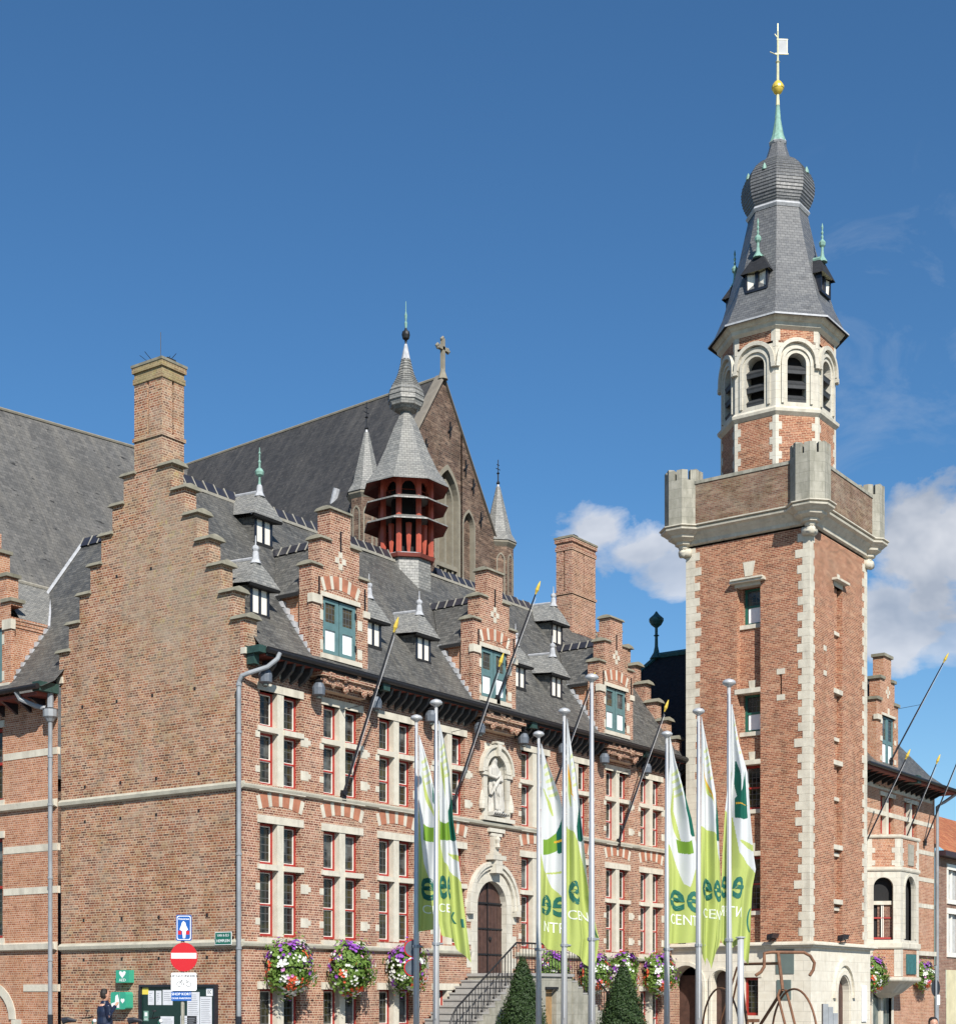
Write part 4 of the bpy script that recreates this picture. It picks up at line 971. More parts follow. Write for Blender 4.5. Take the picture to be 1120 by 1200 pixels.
# octagonal belfry
OC = (TX + 2.68, TY + 2.44); RO = 2.12
m = MB().use('brick_tower'); m.rings([oct_ring(OC, RO, 18.9), oct_ring(OC, RO, 22.95)], cap0=False, cap1=False); m.build('belfry_drum', tower)
m = MB().use('stone_plain')
m.rings([oct_ring(OC, RO + .0, 22.78), oct_ring(OC, RO + .13, 22.9), oct_ring(OC, RO + .15, 23.0), oct_ring(OC, RO + .02, 23.12)], cap0=False, cap1=False); m.build('belfry_string', tower); m = MB().use('stone_plain')
m.rings([oct_ring(OC, RO, 25.9), oct_ring(OC, RO + .14, 26.0), oct_ring(OC, RO + .16, 26.14), oct_ring(OC, RO + .22, 26.16), oct_ring(OC, RO + .34, 26.3), oct_ring(OC, RO + .36, 26.42)], cap0=False)
m.build('belfry_cornice', tower)
for i in range(8):
    a = rot + PI / 4 * i; b = a + PI / 4; c = (a + b) / 2
    p = Vector((OC[0] + RO * math.cos(a), OC[1] + RO * math.sin(a), 0)); q = Vector((OC[0] + RO * math.cos(b), OC[1] + RO * math.sin(b), 0))
    fr = Fr(p, q - p, Vector((math.cos(c), math.sin(c), 0))); W = (q - p).length; h = W / 2
    m = MB().use('stone_white')
    m.arch_wall(fr, 0, W, 23.1, 25.5, h, 23.28, 24.72, .36, 1.0, 0, .42)
    m.arch_ring(fr, h, 24.72, .50, .60, -.02, .06, legs=1.5); m.arch_ring(fr, h, 24.80, .66, .80, -.02, .13, legs=.12)
    m.fb(fr, -.02, .13, 24.52, 24.68, 0, .14); m.fb(fr, W - .13, W + .02, 24.52, 24.68, 0, .14)
    for u in (-.01, W - .17): m.fb(fr, u, u + .18, 25.5, 25.9, -.05, .012)
    m.fb(fr, -.01, .10, 25.28, 25.5, 0, .012); m.fb(fr, W - .1, W + .01, 25.28, 25.5, 0, .012)
    z = 19.3; k = 0
    while z < 22.75:
        ww = .24 if k % 2 else .12; m.fb(fr, -.008, ww, z, min(z + .27, 22.78), -.05, .012); m.fb(fr, W - ww, W + .008, z, min(z + .27, 22.78), -.05, .012); z += .27; k += 1
    P_ = m.build('belfry_face', tower)
    m = MB().use('brick_tower'); m.fb(fr, .05, W - .05, 25.42, 25.9, -.2, -.0); m.build('brick_band', P_)
    m = MB().use('louver')
    for z in (23.38, 23.92, 24.46):
        m.hexa([fr.p(h - .36, z, -.02), fr.p(h + .36, z, -.02), fr.p(h + .36, z + .22, -.3), fr.p(h - .36, z + .22, -.3), fr.p(h - .36, z + .05, -.0), fr.p(h + .36, z + .05, -.0), fr.p(h + .36, z + .27, -.3), fr.p(h - .36, z + .27, -.3)])
        m.hexa([fr.p(h - .36, z - .12, -.04), fr.p(h + .36, z - .12, -.04), fr.p(h + .36, z - .12, -.1), fr.p(h - .36, z - .12, -.1), fr.p(h - .36, z + .03, -.02), fr.p(h + .36, z + .03, -.02), fr.p(h + .36, z + .03, -.06), fr.p(h - .36, z + .03, -.06)])
    m.build('louvers', P_)
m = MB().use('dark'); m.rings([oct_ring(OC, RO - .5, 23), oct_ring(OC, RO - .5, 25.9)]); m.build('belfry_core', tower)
# spire
m = MB().use('slate_tower')
sp = [(2.60, 26.30), (2.44, 26.48), (2.06, 27.3), (1.76, 28.3), (1.42, 29.5), (1.14, 30.75), (1.10, 30.95)]
m.rings([oct_ring(OC, a, b) for a, b in sp], cap0=False, cap1=False)
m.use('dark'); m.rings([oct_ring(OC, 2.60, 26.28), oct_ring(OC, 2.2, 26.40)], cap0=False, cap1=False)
m.build('spire', tower)
m = MB().use('lead'); m.rings([oct_ring(OC, 2.62, 26.27), oct_ring(OC, 2.62, 26.33), oct_ring(OC, 2.56, 26.36)], cap0=False, cap1=False); m.build('spire_flashing', tower); m = MB().use('lead')
m.rings([oct_ring(OC, 1.13, 30.9), oct_ring(OC, 1.20, 31.0), oct_ring(OC, 1.16, 31.08), oct_ring(OC, 1.1, 31.1)], cap0=False, cap1=False)
m.build('spire_flashing', tower)
m = MB().use('slate_tower'); rs = []
pf = [(1.10, 31.08), (1.20, 31.25), (1.29, 31.45), (1.345, 31.68), (1.36, 31.92), (1.32, 32.18), (1.22, 32.42), (1.06, 32.65), (.86, 32.84), (.64, 32.99), (.50, 33.12), (.42, 33.3), (.34, 33.55), (.27, 33.82)]
for (r0, z0), (r1, z1) in zip(pf, pf[1:]):
    k = 2
    for j in range(k):
        t = j / k; rs.append(oct_ring(OC, r0 + (r1 - r0) * t + (.022 if z0 < 32.9 else 0), z0 + (z1 - z0) * t)); t = (j + .85) / k; rs.append(oct_ring(OC, r0 + (r1 - r0) * t, z0 + (z1 - z0) * t))
m.rings(rs); ob_ = m.build('onion_bulb', tower)
m = MB().use('copper')
for a in (rot + PI / 4 * 4 - PI / 8, rot + PI / 4 * 5 + PI / 8 * 1, rot + PI / 4 * 6 + PI / 8 * 1, rot + PI / 4 * 2 + PI / 8):
    p = Vector((OC[0] + 1.16 * math.cos(a), OC[1] + 1.16 * math.sin(a), 32.3)); m.lathe(p, [(.09, 0), (.08, .1), (.02, .24)], 6)
pieces(m, 'vent_cowl', ob_)
# four spire lucarnes
for k in (4, 5, 6, 7, 3):
    if k in (5,): pass
for c in (PI, 1.5 * PI, 0, .5 * PI, ):
    fr = Fr((OC[0] + 1.74 * math.cos(c), OC[1] + 1.80 * math.sin(c), 27.58), (-math.sin(c), math.cos(c), 0), (math.cos(c), math.sin(c), 0))
    m = MB().use('slate_tower'); w = .42
    for sx in (-1, 1): m.quad(fr.p(sx * w, 0, .02), fr.p(sx * w, .66, .1), fr.p(sx * w, .66, -.7), fr.p(sx * w, -.1, -.4))
    m.use('black'); m.fb(fr, -w - .03, -w + .05, -.02, .68, -.1, .13); m.fb(fr, w - .05, w + .03, -.02, .68, -.1, .13); m.fb(fr, -w, w, -.05, .04, -.1, .14); m.fb(fr, -.06, .06, 0, .66, -.1, .1)
    P_ = m.build('lucarne', tower)
    m = MB().use('cream'); m.quad(fr.p(-w + .05, 0.05, .06), fr.p(-.06, .05, .0), fr.p(-.06, .62, .0), fr.p(-w + .05, .62, .1)); m.quad(fr.p(w - .05, 0.05, .06), fr.p(.06, .05, .0), fr.p(.06, .62, .0), fr.p(w - .05, .62, .1)); m.use('gold_pale'); m.quad(fr.p(-w - .05, .70, .2), fr.p(w + .05, .70, .2), fr.p(w + .05, .66, -.3), fr.p(-w - .05, .66, -.3)); m.build('shutter', P_)
    m = MB().use('slate_navy'); e = .58
    m.quad(fr.p(-e, .62, .26), fr.p(e, .62, .26), fr.p(e * .35, 1.25, .0), fr.p(-e * .35, 1.25, .0))
    for sx in (-1, 1): m.quad(fr.p(sx * e, .62, .26), fr.p(sx * e * .35, 1.25, 0), fr.p(sx * e * .3, 1.32, -.75), fr.p(sx * (e + .0), .66, -.6))
    m.build('lucarne_roof', P_)
    m = MB().use('copper'); m.tube([fr.p(0, 1.34, .0), fr.p(0, 1.36, -.75)], .12, 6)
    m.lathe(fr.p(0, 1.22, -.02), [(.2, 0), (.08, .2), (.05, .42), (.05, .55), (.11, .62), (.13, .72), (.08, .8), (.03, .86), (.05, .95), (.02, 1.02), (.05, 1.1), (.02, 1.18), (.04, 1.3), (.01, 1.45)], 8); m.build('finial', P_)
OX, OY = OC
m = MB().use('copper'); m.lathe((OX, OY, 33.78), [(.33, 0), (.22, .3), (.12, .85), (.065, 1.5)], 10); m.use('lead'); m.lathe((OX, OY, 33.72), [(.3, -.02), (.35, .05), (.3, .12)], 8); m.build('copper_spike', tower)
m = MB().use('gold_pale'); m.lathe((OX, OY, 35.2), [(.08, 0), (.06, .3), (.05, .5)], 8); m.lathe((OX, OY, 36.1), [(.055, 0), (.05, .7), (.09, .75), (.04, .8), (.035, 1.9)], 8)
m.use('gold'); m.smooth = True; m.lathe((OX, OY, 35.66), [(.02, -.05), (.14, .02), (.21, .15), (.225, .23), (.21, .31), (.13, .43), (.02, .5)], 14); m.smooth = False
m.lathe((OX, OY, 35.84), [(.235, 0), (.235, .08)], 14)
m.build('rod', tower)
m = MB().use('gold_pale')
vd = Vector((.62, -.78, 0)).normalized(); vf = Fr((OX, OY, 0), vd, Vector((vd.y, -vd.x, 0)))
for (a, b, c, d) in ((-.10, .40, 37.14, 37.18), (-.04, .38, 37.68, 37.72), (-.02, .02, 36.9, 38.3), (.34, .37, 37.16, 37.70)): m.fb(vf, a, b, c, d, -.02, .02)
m.tube([vf.p(0, 37.1), vf.p(-.3, 37.22)], .02, 5); m.tube([vf.p(0, 37.75), vf.p(-.12, 37.9)], .02, 5)
m.use('zinc'); m.fb(vf, .03, .34, 37.18, 37.68, -.01, .01)
m.build('weather_vane', tower)

# ------------------------------------------------------------------ LINK BLOCK with the navy roof
link = thing('link_building', (26.5, 3.5, 0), 'shaded brick block with dark navy slate roof and teal ball finial, left of the tower', 'building')
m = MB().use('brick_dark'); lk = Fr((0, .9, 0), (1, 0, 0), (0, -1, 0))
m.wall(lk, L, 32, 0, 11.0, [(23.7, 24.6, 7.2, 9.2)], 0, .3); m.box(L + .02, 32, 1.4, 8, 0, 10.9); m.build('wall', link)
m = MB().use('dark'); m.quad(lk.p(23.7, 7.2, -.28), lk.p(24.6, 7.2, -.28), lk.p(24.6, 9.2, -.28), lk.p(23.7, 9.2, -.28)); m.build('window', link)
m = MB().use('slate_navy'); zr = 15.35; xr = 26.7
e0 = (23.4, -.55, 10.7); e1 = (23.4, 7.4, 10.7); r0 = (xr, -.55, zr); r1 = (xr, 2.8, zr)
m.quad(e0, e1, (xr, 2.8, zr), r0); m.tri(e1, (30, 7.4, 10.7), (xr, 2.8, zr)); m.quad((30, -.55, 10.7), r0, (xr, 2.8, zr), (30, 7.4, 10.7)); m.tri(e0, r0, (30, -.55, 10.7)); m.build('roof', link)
m = MB().use('copper_teal'); m.tube([(xr, -.5, zr + .04), (xr, 2.8, zr + .04)], .13, 6); m.tube([(xr, 2.8, zr + .04), (26.2, 3.5, zr - .7)], .1, 6)
m.lathe((xr, 2.85, zr - .05), [(.28, 0), (.12, .25), (.07, .5), (.06, .9), (.12, .93), (.06, .98), (.06, 1.25), (.22, 1.38), (.3, 1.52), (.3, 1.62), (.12, 1.78), (.02, 1.92)], 10); m.build('finial', link)

# ------------------------------------------------------------------ LEFT WING (runs back from the gable)
lw = thing('side_wing', (3.5, 10, 0), 'brick side wing with white stone bands and stepped dormer, left of the gable wall', 'building')
LF = Fr((-.10, 0, 0), (0, 1, 0), (-1, 0, 0))
m = MB().use('brick_orange')
m.wall(LF, 7.07, 16, -.1, 10.2, [(9.5, 11.3, 3.3, 6.2), (9.5, 11.3, 7.3, 9.4)], 0, .3)
m.arch_wall(Fr((-.13, 0, 0), (0, 1, 0), (-1, 0, 0)), 8.6, 12.2, -.1, 2.6, 10.3, -.1, .95, 1.15, .8, 0, .2)
m.build('wall', lw)
m = MB().use('stone_plain')
for z, h in ((8.42, .2), (5.72, .2), (4.52, .2)): m.fb(LF, 7.08, 9.45, z, z + h, -.1, .014)
for z in (6.93, 2.9): m.extr([(-.10 - n, 7.08, zz) for n, zz in [(0.001, z), (.12, z + .04), (.14, z + .2), (0.001, z + .24)]], (0, 8.5, 0))
m.fb(LF, 7.08, 8.55, 1.75, 1.95, -.1, .02)
m.arch_ring(Fr((-.13, 0, 0), (0, 1, 0), (-1, 0, 0)), 10.3, .95, 1.15, 1.45, -.1, .03, legs=0, rise=.8); m.fb(LF, 8.62, 9.05, .6, .95, -.1, .05)
for a, b in ((3.1, 3.3), (6.2, 6.4), (7.1, 7.3), (9.4, 9.6)): m.fb(LF, 9.4, 11.4, a, b, -.1, .04)
pieces(m, 'stone_band', lw)
for a, b in ((3.3, 6.2), (7.3, 9.4)):
    m = MB().use('red'); 
    for u in (9.5, 10.36, 11.22): m.fb(LF, u, u + .08, a, b, -.28, -.16)
    for z in (a, (a + b) / 2, b - .08): m.fb(LF, 9.58, 11.22, z, z + .08, -.28, -.16)
    w_ = m.build('window', lw); m = MB().use('glass'); m.quad(LF.p(9.5, a, -.24), LF.p(11.3, a, -.24), LF.p(11.3, b, -.24), LF.p(9.5, b, -.24)); m.build('pane', w_)
m = MB().use('glass'); m.arch_fill(Fr((-.13, 0, 0), (0, 1, 0), (-1, 0, 0)), 10.3, -.1, .95, 1.15, -.18, .8)
wq = m.build('window', lw); m = MB().use('iron')
for k in range(9): m.fb(LF, 9.2 + k * .26, 9.23 + k * .26, 0, 1.85 - abs(k - 4.2) * .13, -.14, -.1)
for z in (.5, 1.0, 1.4): m.fb(LF, 9.2, 11.4, z, z + .03, -.14, -.1)
m.build('grille', wq)
m = MB().use('slate')
pl = [(-.78, 10.2), (-.35, 10.42), (0, 10.8), (.35, 11.3), (3.6, 15.75)]
for (a, b), (c, d) in zip(pl, pl[1:]): m.quad((a, 6.9, b), (a, 10.35 if d > 11.4 else 16, b), (c, 10.35 if d > 11.4 else 16, d), (c, 6.9, d)); 
m.quad((7.3, 7.0, 10.8), (7.3, 10.35, 10.8), (3.6, 10.35, 15.75), (3.6, 7.0, 15.75)); m.add([(.35, 10.35, 11.3), (6.9, 10.35, 11.3), (3.6, 10.35, 15.75)], [(0, 1, 2)])
m.build('roof', lw)
m = MB().use('lead'); m.tube([(.7, 10.36, 11.85), (3.6, 10.36, 15.80)], .055, 6); m.build('verge_flashing', lw)
m = MB(); y = 7.1
while y < 10.2:
    m.use('ridge'); m.extr([(3.6 - .17, y, 15.62), (3.6, y, 15.92), (3.77, y, 15.62)], (0, .36, 0)); m.use('mortar'); m.extr([(3.42, y + .36, 15.6), (3.6, y + .36, 15.95), (3.78, y + .36, 15.6)], (0, .05, 0)); y += .41
m.build('ridge_tiles', lw)
# stepped dormer bay at the frame edge
m = MB().use('brick_orange'); df = Fr((-.12, 0, 0), (0, 1, 0), (-1, 0, 0))
m.wall(df, 9.1, 11.8, 10.2, 12.9, [(9.5, 11.3, 10.7, 12.3)], 0, .2); m.box(-.12, .3, 9.1, 11.8, 12.9, 12.95)
for a, b, z0, z1 in ((9.1, 11.8, 12.95, 13.0), (9.28, 11.6, 13.0, 13.75), (9.66, 11.2, 13.75, 14.5), (10.05, 10.8, 14.5, 15.2)): m.fb(df, a, b, z0, z1, -.4, 0)
m.wall(Fr((0, 9.18, 0), (1, 0, 0), (0, -1, 0)), -.12, 1.6, 10.6, 12.55, [], 0); 
for k in range(3): m.box(-.1, 1.35, 9.18 - .03 - .02 * k, 9.2, 12.3 + k * .09, 12.385 + k * .09)
m.use('brick_orange'); m.fb(df, 9.06, 9.36, 10.2, 12.2, -.1, .03)
P_ = m.build('dormer', lw)
m = MB().use('stone_cap')
for a, b, z in ((9.02, 9.5, 13.0), (9.2, 9.8, 13.75), (9.58, 10.2, 14.5)): m.fb(df, a, b, z, z + .1, -.45, .07)
m.use('stone_plain'); m.fb(df, 9.02, 9.42, 12.2, 12.48, -.1, .07); m.fb(df, 9.1, 11.8, 10.5, 10.66, -.1, .08)
for z in (10.75, 11.8): m.fb(df, 9.3, 9.49, z, z + .28, -.05, .015)
pieces(m, 'stone_trim', P_)
m = MB().use('teal'); m.fb(df, 9.5, 11.3, 10.7, 12.3, -.15, -.08); m.build('shutter', P_)
m = MB().use('slate_pale'); yc, zr, ez = 10.45, 14.05, 12.5
m.quad((.25, 9.1, ez), (1.25, 9.1, ez), (2.45, yc, zr), (.25, yc, zr)); m.quad((.25, 11.8, ez), (1.25, 11.8, ez), (2.45, yc, zr), (.25, yc, zr)); m.build('dormer_roof', P_)
m = MB().use('mortar'); m.tube([(.25, yc, zr + .02), (2.5, yc, zr + .02)], .06, 6); m.use('lead'); m.tube([(1.2, 9.05, ez), (2.45, yc, zr)], .05, 5)
for k in range(8): m.box(-.05 + k * .16, .12 + k * .16, 9.04, 9.17, 10.66 + k * .225, 10.86 + k * .225)
m.build('flashing', P_)
m = MB().use('iron'); m.tube([(-.86, 7.0, 10.2), (-.86, 16, 10.2)], .08, 8); m.use('copper_eave'); m.box(-.78, -.1, 7.02, 7.32, 10.1, 10.36); m.use('oxdark'); m.box(-.72, -.1, 7.2, 16, 10.0, 10.1); m.build('gutter', lw)
m = MB().use('black')
for k in range(14): m.extr([(-.1, 7.6 + k * .6, 10.0), (-.65, 7.6 + k * .6, 10.0), (-.1, 7.6 + k * .6, 9.7)], (0, .1, 0))
pieces(m, 'eave_bracket', lw)
m = MB().use('zinc'); m.tube([(-.84, 7.95, 10.15), (-.75, 7.9, 9.95), (-.45, 7.55, 9.75), (-.3, 7.35, 9.7)], .07, 8)
m.tube([(-.28, 7.17, 10.3), (-.28, 7.17, 9.7)], .09, 8); m.lathe((-.28, 7.17, 9.3), [(.09, 0), (.14, .08), (.2, .14), (.2, .34), (.22, .36)], 10)
m.tube([(-.28, 7.17, 9.3), (-.28, 7.17, 1.1)], .062, 10)
for z in (8.3, 6.95, 4.9, 2.6): m.tube([(-.28, 7.17, z), (-.28, 7.17, z + .06)], .08, 10)
m.use('black'); m.tube([(-.28, 7.17, 1.1), (-.28, 7.17, -.1)], .08, 10); m.build('downpipe', lw)

# ------------------------------------------------------------------ RIGHT WING with oriel
RWY = -4.6; rw = thing('right_wing', (33, RWY + 4, 0), 'brick wing with white bands, two-storey stone oriel and stepped dormer, right of the tower', 'building')
RF = Fr((0, RWY, 0), (1, 0, 0), (0, -1, 0))
m = MB().use('brick_orange')
holes = [(31.8, 33.3, 8.2, 9.75), (34.5, 36.0, 8.2, 9.75), (30.9, 33.0, .0, 1.75), (28.9, 30.0, 8.2, 9.75)]
m.wall(RF, TXE, 38.2, -.1, 10.6, holes, 0, .3); m.box(38.19, 38.2, RWY, RWY + 8, 0, 10.6); m.build('wall', rw)
m = MB().use('stone_plain')
for z, a, b in ((10.0, TXE, 37.9), (8.95, TXE, 38.0), (7.72, 33.6, 38.2), (6.55, 33.8, 38.2), (5.42, 33.8, 38.2), (5.42, TXE, 30.4), (7.72, TXE, 30.2)): m.fb(RF, a, b, z, z + .18, -.1, .014)
m.fb(RF, TXE, 38.25, 3.36, 3.55, -.1, .14)
for a, b, c, d in holes: m.fb(RF, (a + b) / 2 - .13, (a + b) / 2 + .13, c, d, -.28, .01); m.fb(RF, a - .1, b + .1, d, d + .16, -.1, .05)
for z in (9.8,): 
    for x in (32.5, 35.2): m.prism(RF, [(x - .12, z + .3), (x + .12, z + .3), (x + .16, z + .65), (x - .16, z + .65)], 0, .02)
m.fb(RF, 30.7, 33.2, 1.75, 1.95, -.1, .04); m.fb(RF, 30.72, 30.9, 0, 1.75, -.1, .04); m.fb(RF, 33.0, 33.18, 0, 1.75, -.1, .04)
pieces(m, 'stone_band', rw)
for a, b, c, d in holes:
    big = d < 3
    m = MB().use('red' if not big else 'stone_plain')
    for u in (a, (a + b) / 2 - .24, (a + b) / 2 + .14, b - .08): m.fb(RF, u, u + .08, c, d, -.28, -.16)
    for z in (c, d - .08, (c + d) / 2): m.fb(RF, a, b, z, z + .07, -.28, -.17)
    w_ = m.build('window', rw); m = MB().use('glass_grey' if big else 'glass'); n = -.2 if not big else -.1; m.quad(RF.p(a, c, n), RF.p(b, c, n), RF.p(b, d, n), RF.p(a, d, n)); m.build('pane', w_)
# oriel
pts = [(30.3, RWY), (30.95, -5.75), (33.0, -5.75), (33.75, RWY)]
def cen(p, q): return Vector((p[0], p[1], 0)), Vector((q[0], q[1], 0))
OR = None
for i in range(3):
    p, q = cen(pts[i], pts[i + 1]); W = (q - p).length; d_ = (q - p).normalized(); fr = Fr(p, d_, Vector((d_.y, -d_.x, 0))); h = W / 2
    if i == 0:
        m = MB().use('stone_white')
    hw = .40 if i == 1 else .36
    if i == 1:
        m.arch_wall(fr, 0, W, 3.7, 6.6, h, 3.85, 5.85, .55, 1.0, 0, .14); m.arch_ring(fr, h, 5.85, .57, .66, 0, .04, legs=1.95)
    else: m.arch_wall(fr, 0, W, 3.7, 6.6, h, 3.85, 5.95, .38, 1.0, 0, .25)
    m.fb(fr, 0, .22, 6.75, 7.85, -.1, .012); m.fb(fr, W - .22, W, 6.75, 7.85, -.1, .012)
    m.fb(fr, 0, .34, 6.8, 7.0, -.1, .013); m.fb(fr, W - .34, W, 6.8, 7.0, -.1, .013); m.fb(fr, 0, .34, 7.3, 7.5, -.1, .013); m.fb(fr, W - .34, W, 7.3, 7.5, -.1, .013)
    m.fb(fr, 0, .25, 2.4, 3.5, -.1, .012); m.fb(fr, W - .25, W, 2.4, 3.5, -.1, .012)
m.build('oriel', rw)
orl = [o for o in rw.children if o.name.startswith('oriel')][0]
m = MB().use('brick_orange'); m.extr([(a, b, 6.6) for a, b in pts], (0, 0, 1.3)); m.build('oriel_brick', orl); m = MB().use('brick_orange'); m.extr([(a, b, 2.35) for a, b in pts], (0, 0, 1.3)); m.build('oriel_brick', orl)
m = MB().use('stone_plain')
def pscale(k, z): c = Vector((32.0, RWY, 0)); return [tuple(c + (Vector((a, b, 0)) - c) * k + Vector((0, 0, z))) for a, b in pts]
for z0, z1, k in ((6.58, 6.72, 1.05), (7.88, 8.0, 1.05), (3.5, 3.72, 1.06), (2.22, 2.36, 1.07)): m.rings([pscale(k - .02, z0), pscale(k, z0 + .05), pscale(k, z1), pscale(k - .03, z1 + .02)])
m.rings([pscale(.25, 1.55), pscale(.55, 1.75), pscale(.85, 2.1), pscale(1.02, 2.24)])
m.build('oriel_moulding', orl)
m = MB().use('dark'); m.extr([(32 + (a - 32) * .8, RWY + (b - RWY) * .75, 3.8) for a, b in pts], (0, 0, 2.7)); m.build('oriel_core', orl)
m = MB().use('cream'); p_, q_ = cen(pts[0], pts[1]); dd_ = (q_ - p_).normalized(); f0 = Fr(p_, dd_, Vector((dd_.y, -dd_.x, 0))); W0 = (q_ - p_).length
for u in (W0 / 2 - .06, W0 / 2 + .0): m.fb(f0, u, u + .035, 3.9, 5.3, -.26, -.2)
m.use('red'); m.fb(f0, W0 / 2 - .36, W0 / 2 + .36, 3.88, 3.96, -.28, -.18); m.fb(f0, W0 / 2 - .36, W0 / 2 + .36, 4.7, 4.76, -.28, -.2); m.use('stone_plain'); m.fb(f0, W0 / 2 - .37, W0 / 2 + .37, 5.25, 5.4, -.3, -.15); m.use('brick_dark'); m.fb(f0, W0 / 2 + .04, W0 / 2 + .37, 3.96, 5.25, -.28, -.24)
m.fb(f0, W0 / 2 - .2, W0 / 2 - .12, 3.96, 5.25, -.28, -.24); m.build('oriel_window', orl)  # both dark brick slabs stand in for a brick reflection in the window
of = Fr((0, -5.75, 0), (1, 0, 0), (0, -1, 0)); m = MB().use('copper_teal'); m.fb(of, 31.55, 32.6, 2.5, 3.3, 0, .05); m.build('plaque', orl)
m = MB().use('stone_gray'); m.fb(of, 31.75, 32.35, 6.85, 7.7, 0, .04); m.build('crest_panel', orl)
# roof and dormer
m = MB().use('slate'); pr_ = [(-.9, 10.55), (-.4, 10.8), (.1, 11.25), (4.0, 16.2)]
for (a, b), (c, d) in zip(pr_, pr_[1:]):
    x0 = 38.9 - max(0, (a + .9)) * .9 - (0 if a < 0 else .2); x1 = 38.9 - max(0, (c + .9)) * .9 - (0 if c < 0 else .2)
    m.quad((TXE, RWY + a, b), (x0, RWY + a, b), (x1, RWY + c, d), (TXE, RWY + c, d)); m.quad((x0, RWY + a, b), (38.9, RWY + 8, b), (35.5, RWY + 6, d), (x1, RWY + c, d))
m.build('roof', rw)
m = MB().use('oxdark'); m.box(TXE, 38.7, RWY - .85, RWY, 10.42, 10.5); m.use('dark')
for k in range(16): m.extr([(TXE + .4 + k * .6, RWY, 10.42), (TXE + .4 + k * .6, RWY - .7, 10.42), (TXE + .4 + k * .6, RWY, 10.1)], (.1, 0, 0))
m.use('iron'); m.tube([(TXE, RWY - .95, 10.55), (38.95, RWY - .95, 10.55)], .07, 8); m.use('copper_eave'); m.box(33.6, 34.0, RWY - .9, RWY - .03, 10.38, 10.7); m.build('gutter', rw)
m = MB().use('brick_orange'); f = Fr((32.2, RWY - .14, 0), (1, 0, 0), (0, -1, 0)); w = 1.2
m.wall(f, -w, w, 10.1, 13.5, [(-.55, .75, 10.95, 12.95)], 0, .18)
for a, b, z0, z1 in ((-.80, .80, 13.5, 14.4), (-.42, .42, 14.4, 15.35)): m.fb(f, a, b, z0, z1, -.45, 0)
m.quad(f.p(-w, 10.1, 0), f.p(-w, 13.5, 0), f.p(-w, 13.5, -1.6), f.p(-w, 11.0, -.2)); m.quad(f.p(w, 10.1, 0), f.p(w, 13.5, 0), f.p(w, 13.5, -1.6), f.p(w, 11.0, -.2)); m.quad(f.p(-w, 13.5, 0), f.p(w, 13.5, 0), f.p(w, 13.5, -.5), f.p(-w, 13.5, -.5))
P_ = m.build('dormer', rw)
m = MB().use('stone_cap')
for a, b, z in ((-1.28, -.7, 13.5), (.7, 1.28, 13.5), (-.88, -.36, 14.4), (.36, .88, 14.4), (-.5, .5, 15.35)): m.fb(f, a, b, z, z + .12, -.5, .07)
m.use('stone_plain'); m.fb(f, -1.26, -.8, 12.7, 12.9, -.1, .08); m.fb(f, -.65, .85, 10.75, 10.92, -.1, .1); m.fb(f, -.65, .85, 12.95, 13.05, -.1, .05); m.fb(f, 0.02, .2, 13.05, 13.3, -.1, .02)
for dx, dz in ((0, .16), (0, -.16), (.14, 0), (-.14, 0)): m.fb(f, .05 + dx - .08, .05 + dx + .08, 13.95 + dz - .08, 13.95 + dz + .08, -.02, .012)
for z in (11.1, 11.9, 12.6): m.fb(f, -.78, -.551, z, z + .2, -.1, .015); m.fb(f, .751, .95, z, z + .2, -.1, .015)
pieces(m, 'stone_trim', P_)
for a in (-.55, .11):
    sh = MB().use('teal'); b = a + .63
    for (p, q, r, t) in ((a, a + .1, 10.95, 12.93), (b - .1, b, 10.95, 12.93), (a + .1, b - .1, 10.95, 11.05), (a + .1, b - .1, 11.85, 12.0), (a + .1, b - .1, 12.85, 12.93)): sh.fb(f, p, q, r, t, -.12, -.05)
    sh.use('white'); sh.fb(f, a + .1, b - .1, 11.05, 11.85, -.12, -.085); sh.use('glass_small'); sh.quad(f.p(a + .1, 12.0, -.09), f.p(b - .1, 12.0, -.09), f.p(b - .1, 12.85, -.09), f.p(a + .1, 12.85, -.09)); sh.build('shutter', P_)
m = MB().use('slate'); m.quad((30.9, RWY + .2, 13.0), (30.9, RWY + 1.8, 13.0), (32.2, RWY + 3, 14.7), (32.2, RWY + .2, 14.7)); m.quad((33.5, RWY + .2, 13.0), (33.5, RWY + 1.8, 13.0), (32.2, RWY + 3, 14.7), (32.2, RWY + .2, 14.7)); m.build('dormer_roof', P_)
m = MB().use('zinc'); m.tube([(38.6, RWY - .9, 10.5), (38.3, RWY - .4, 10.1), (38.1, RWY - .15, 9.9), (38.1, RWY - .15, 0)], .07, 8); m.build('downpipe', rw)

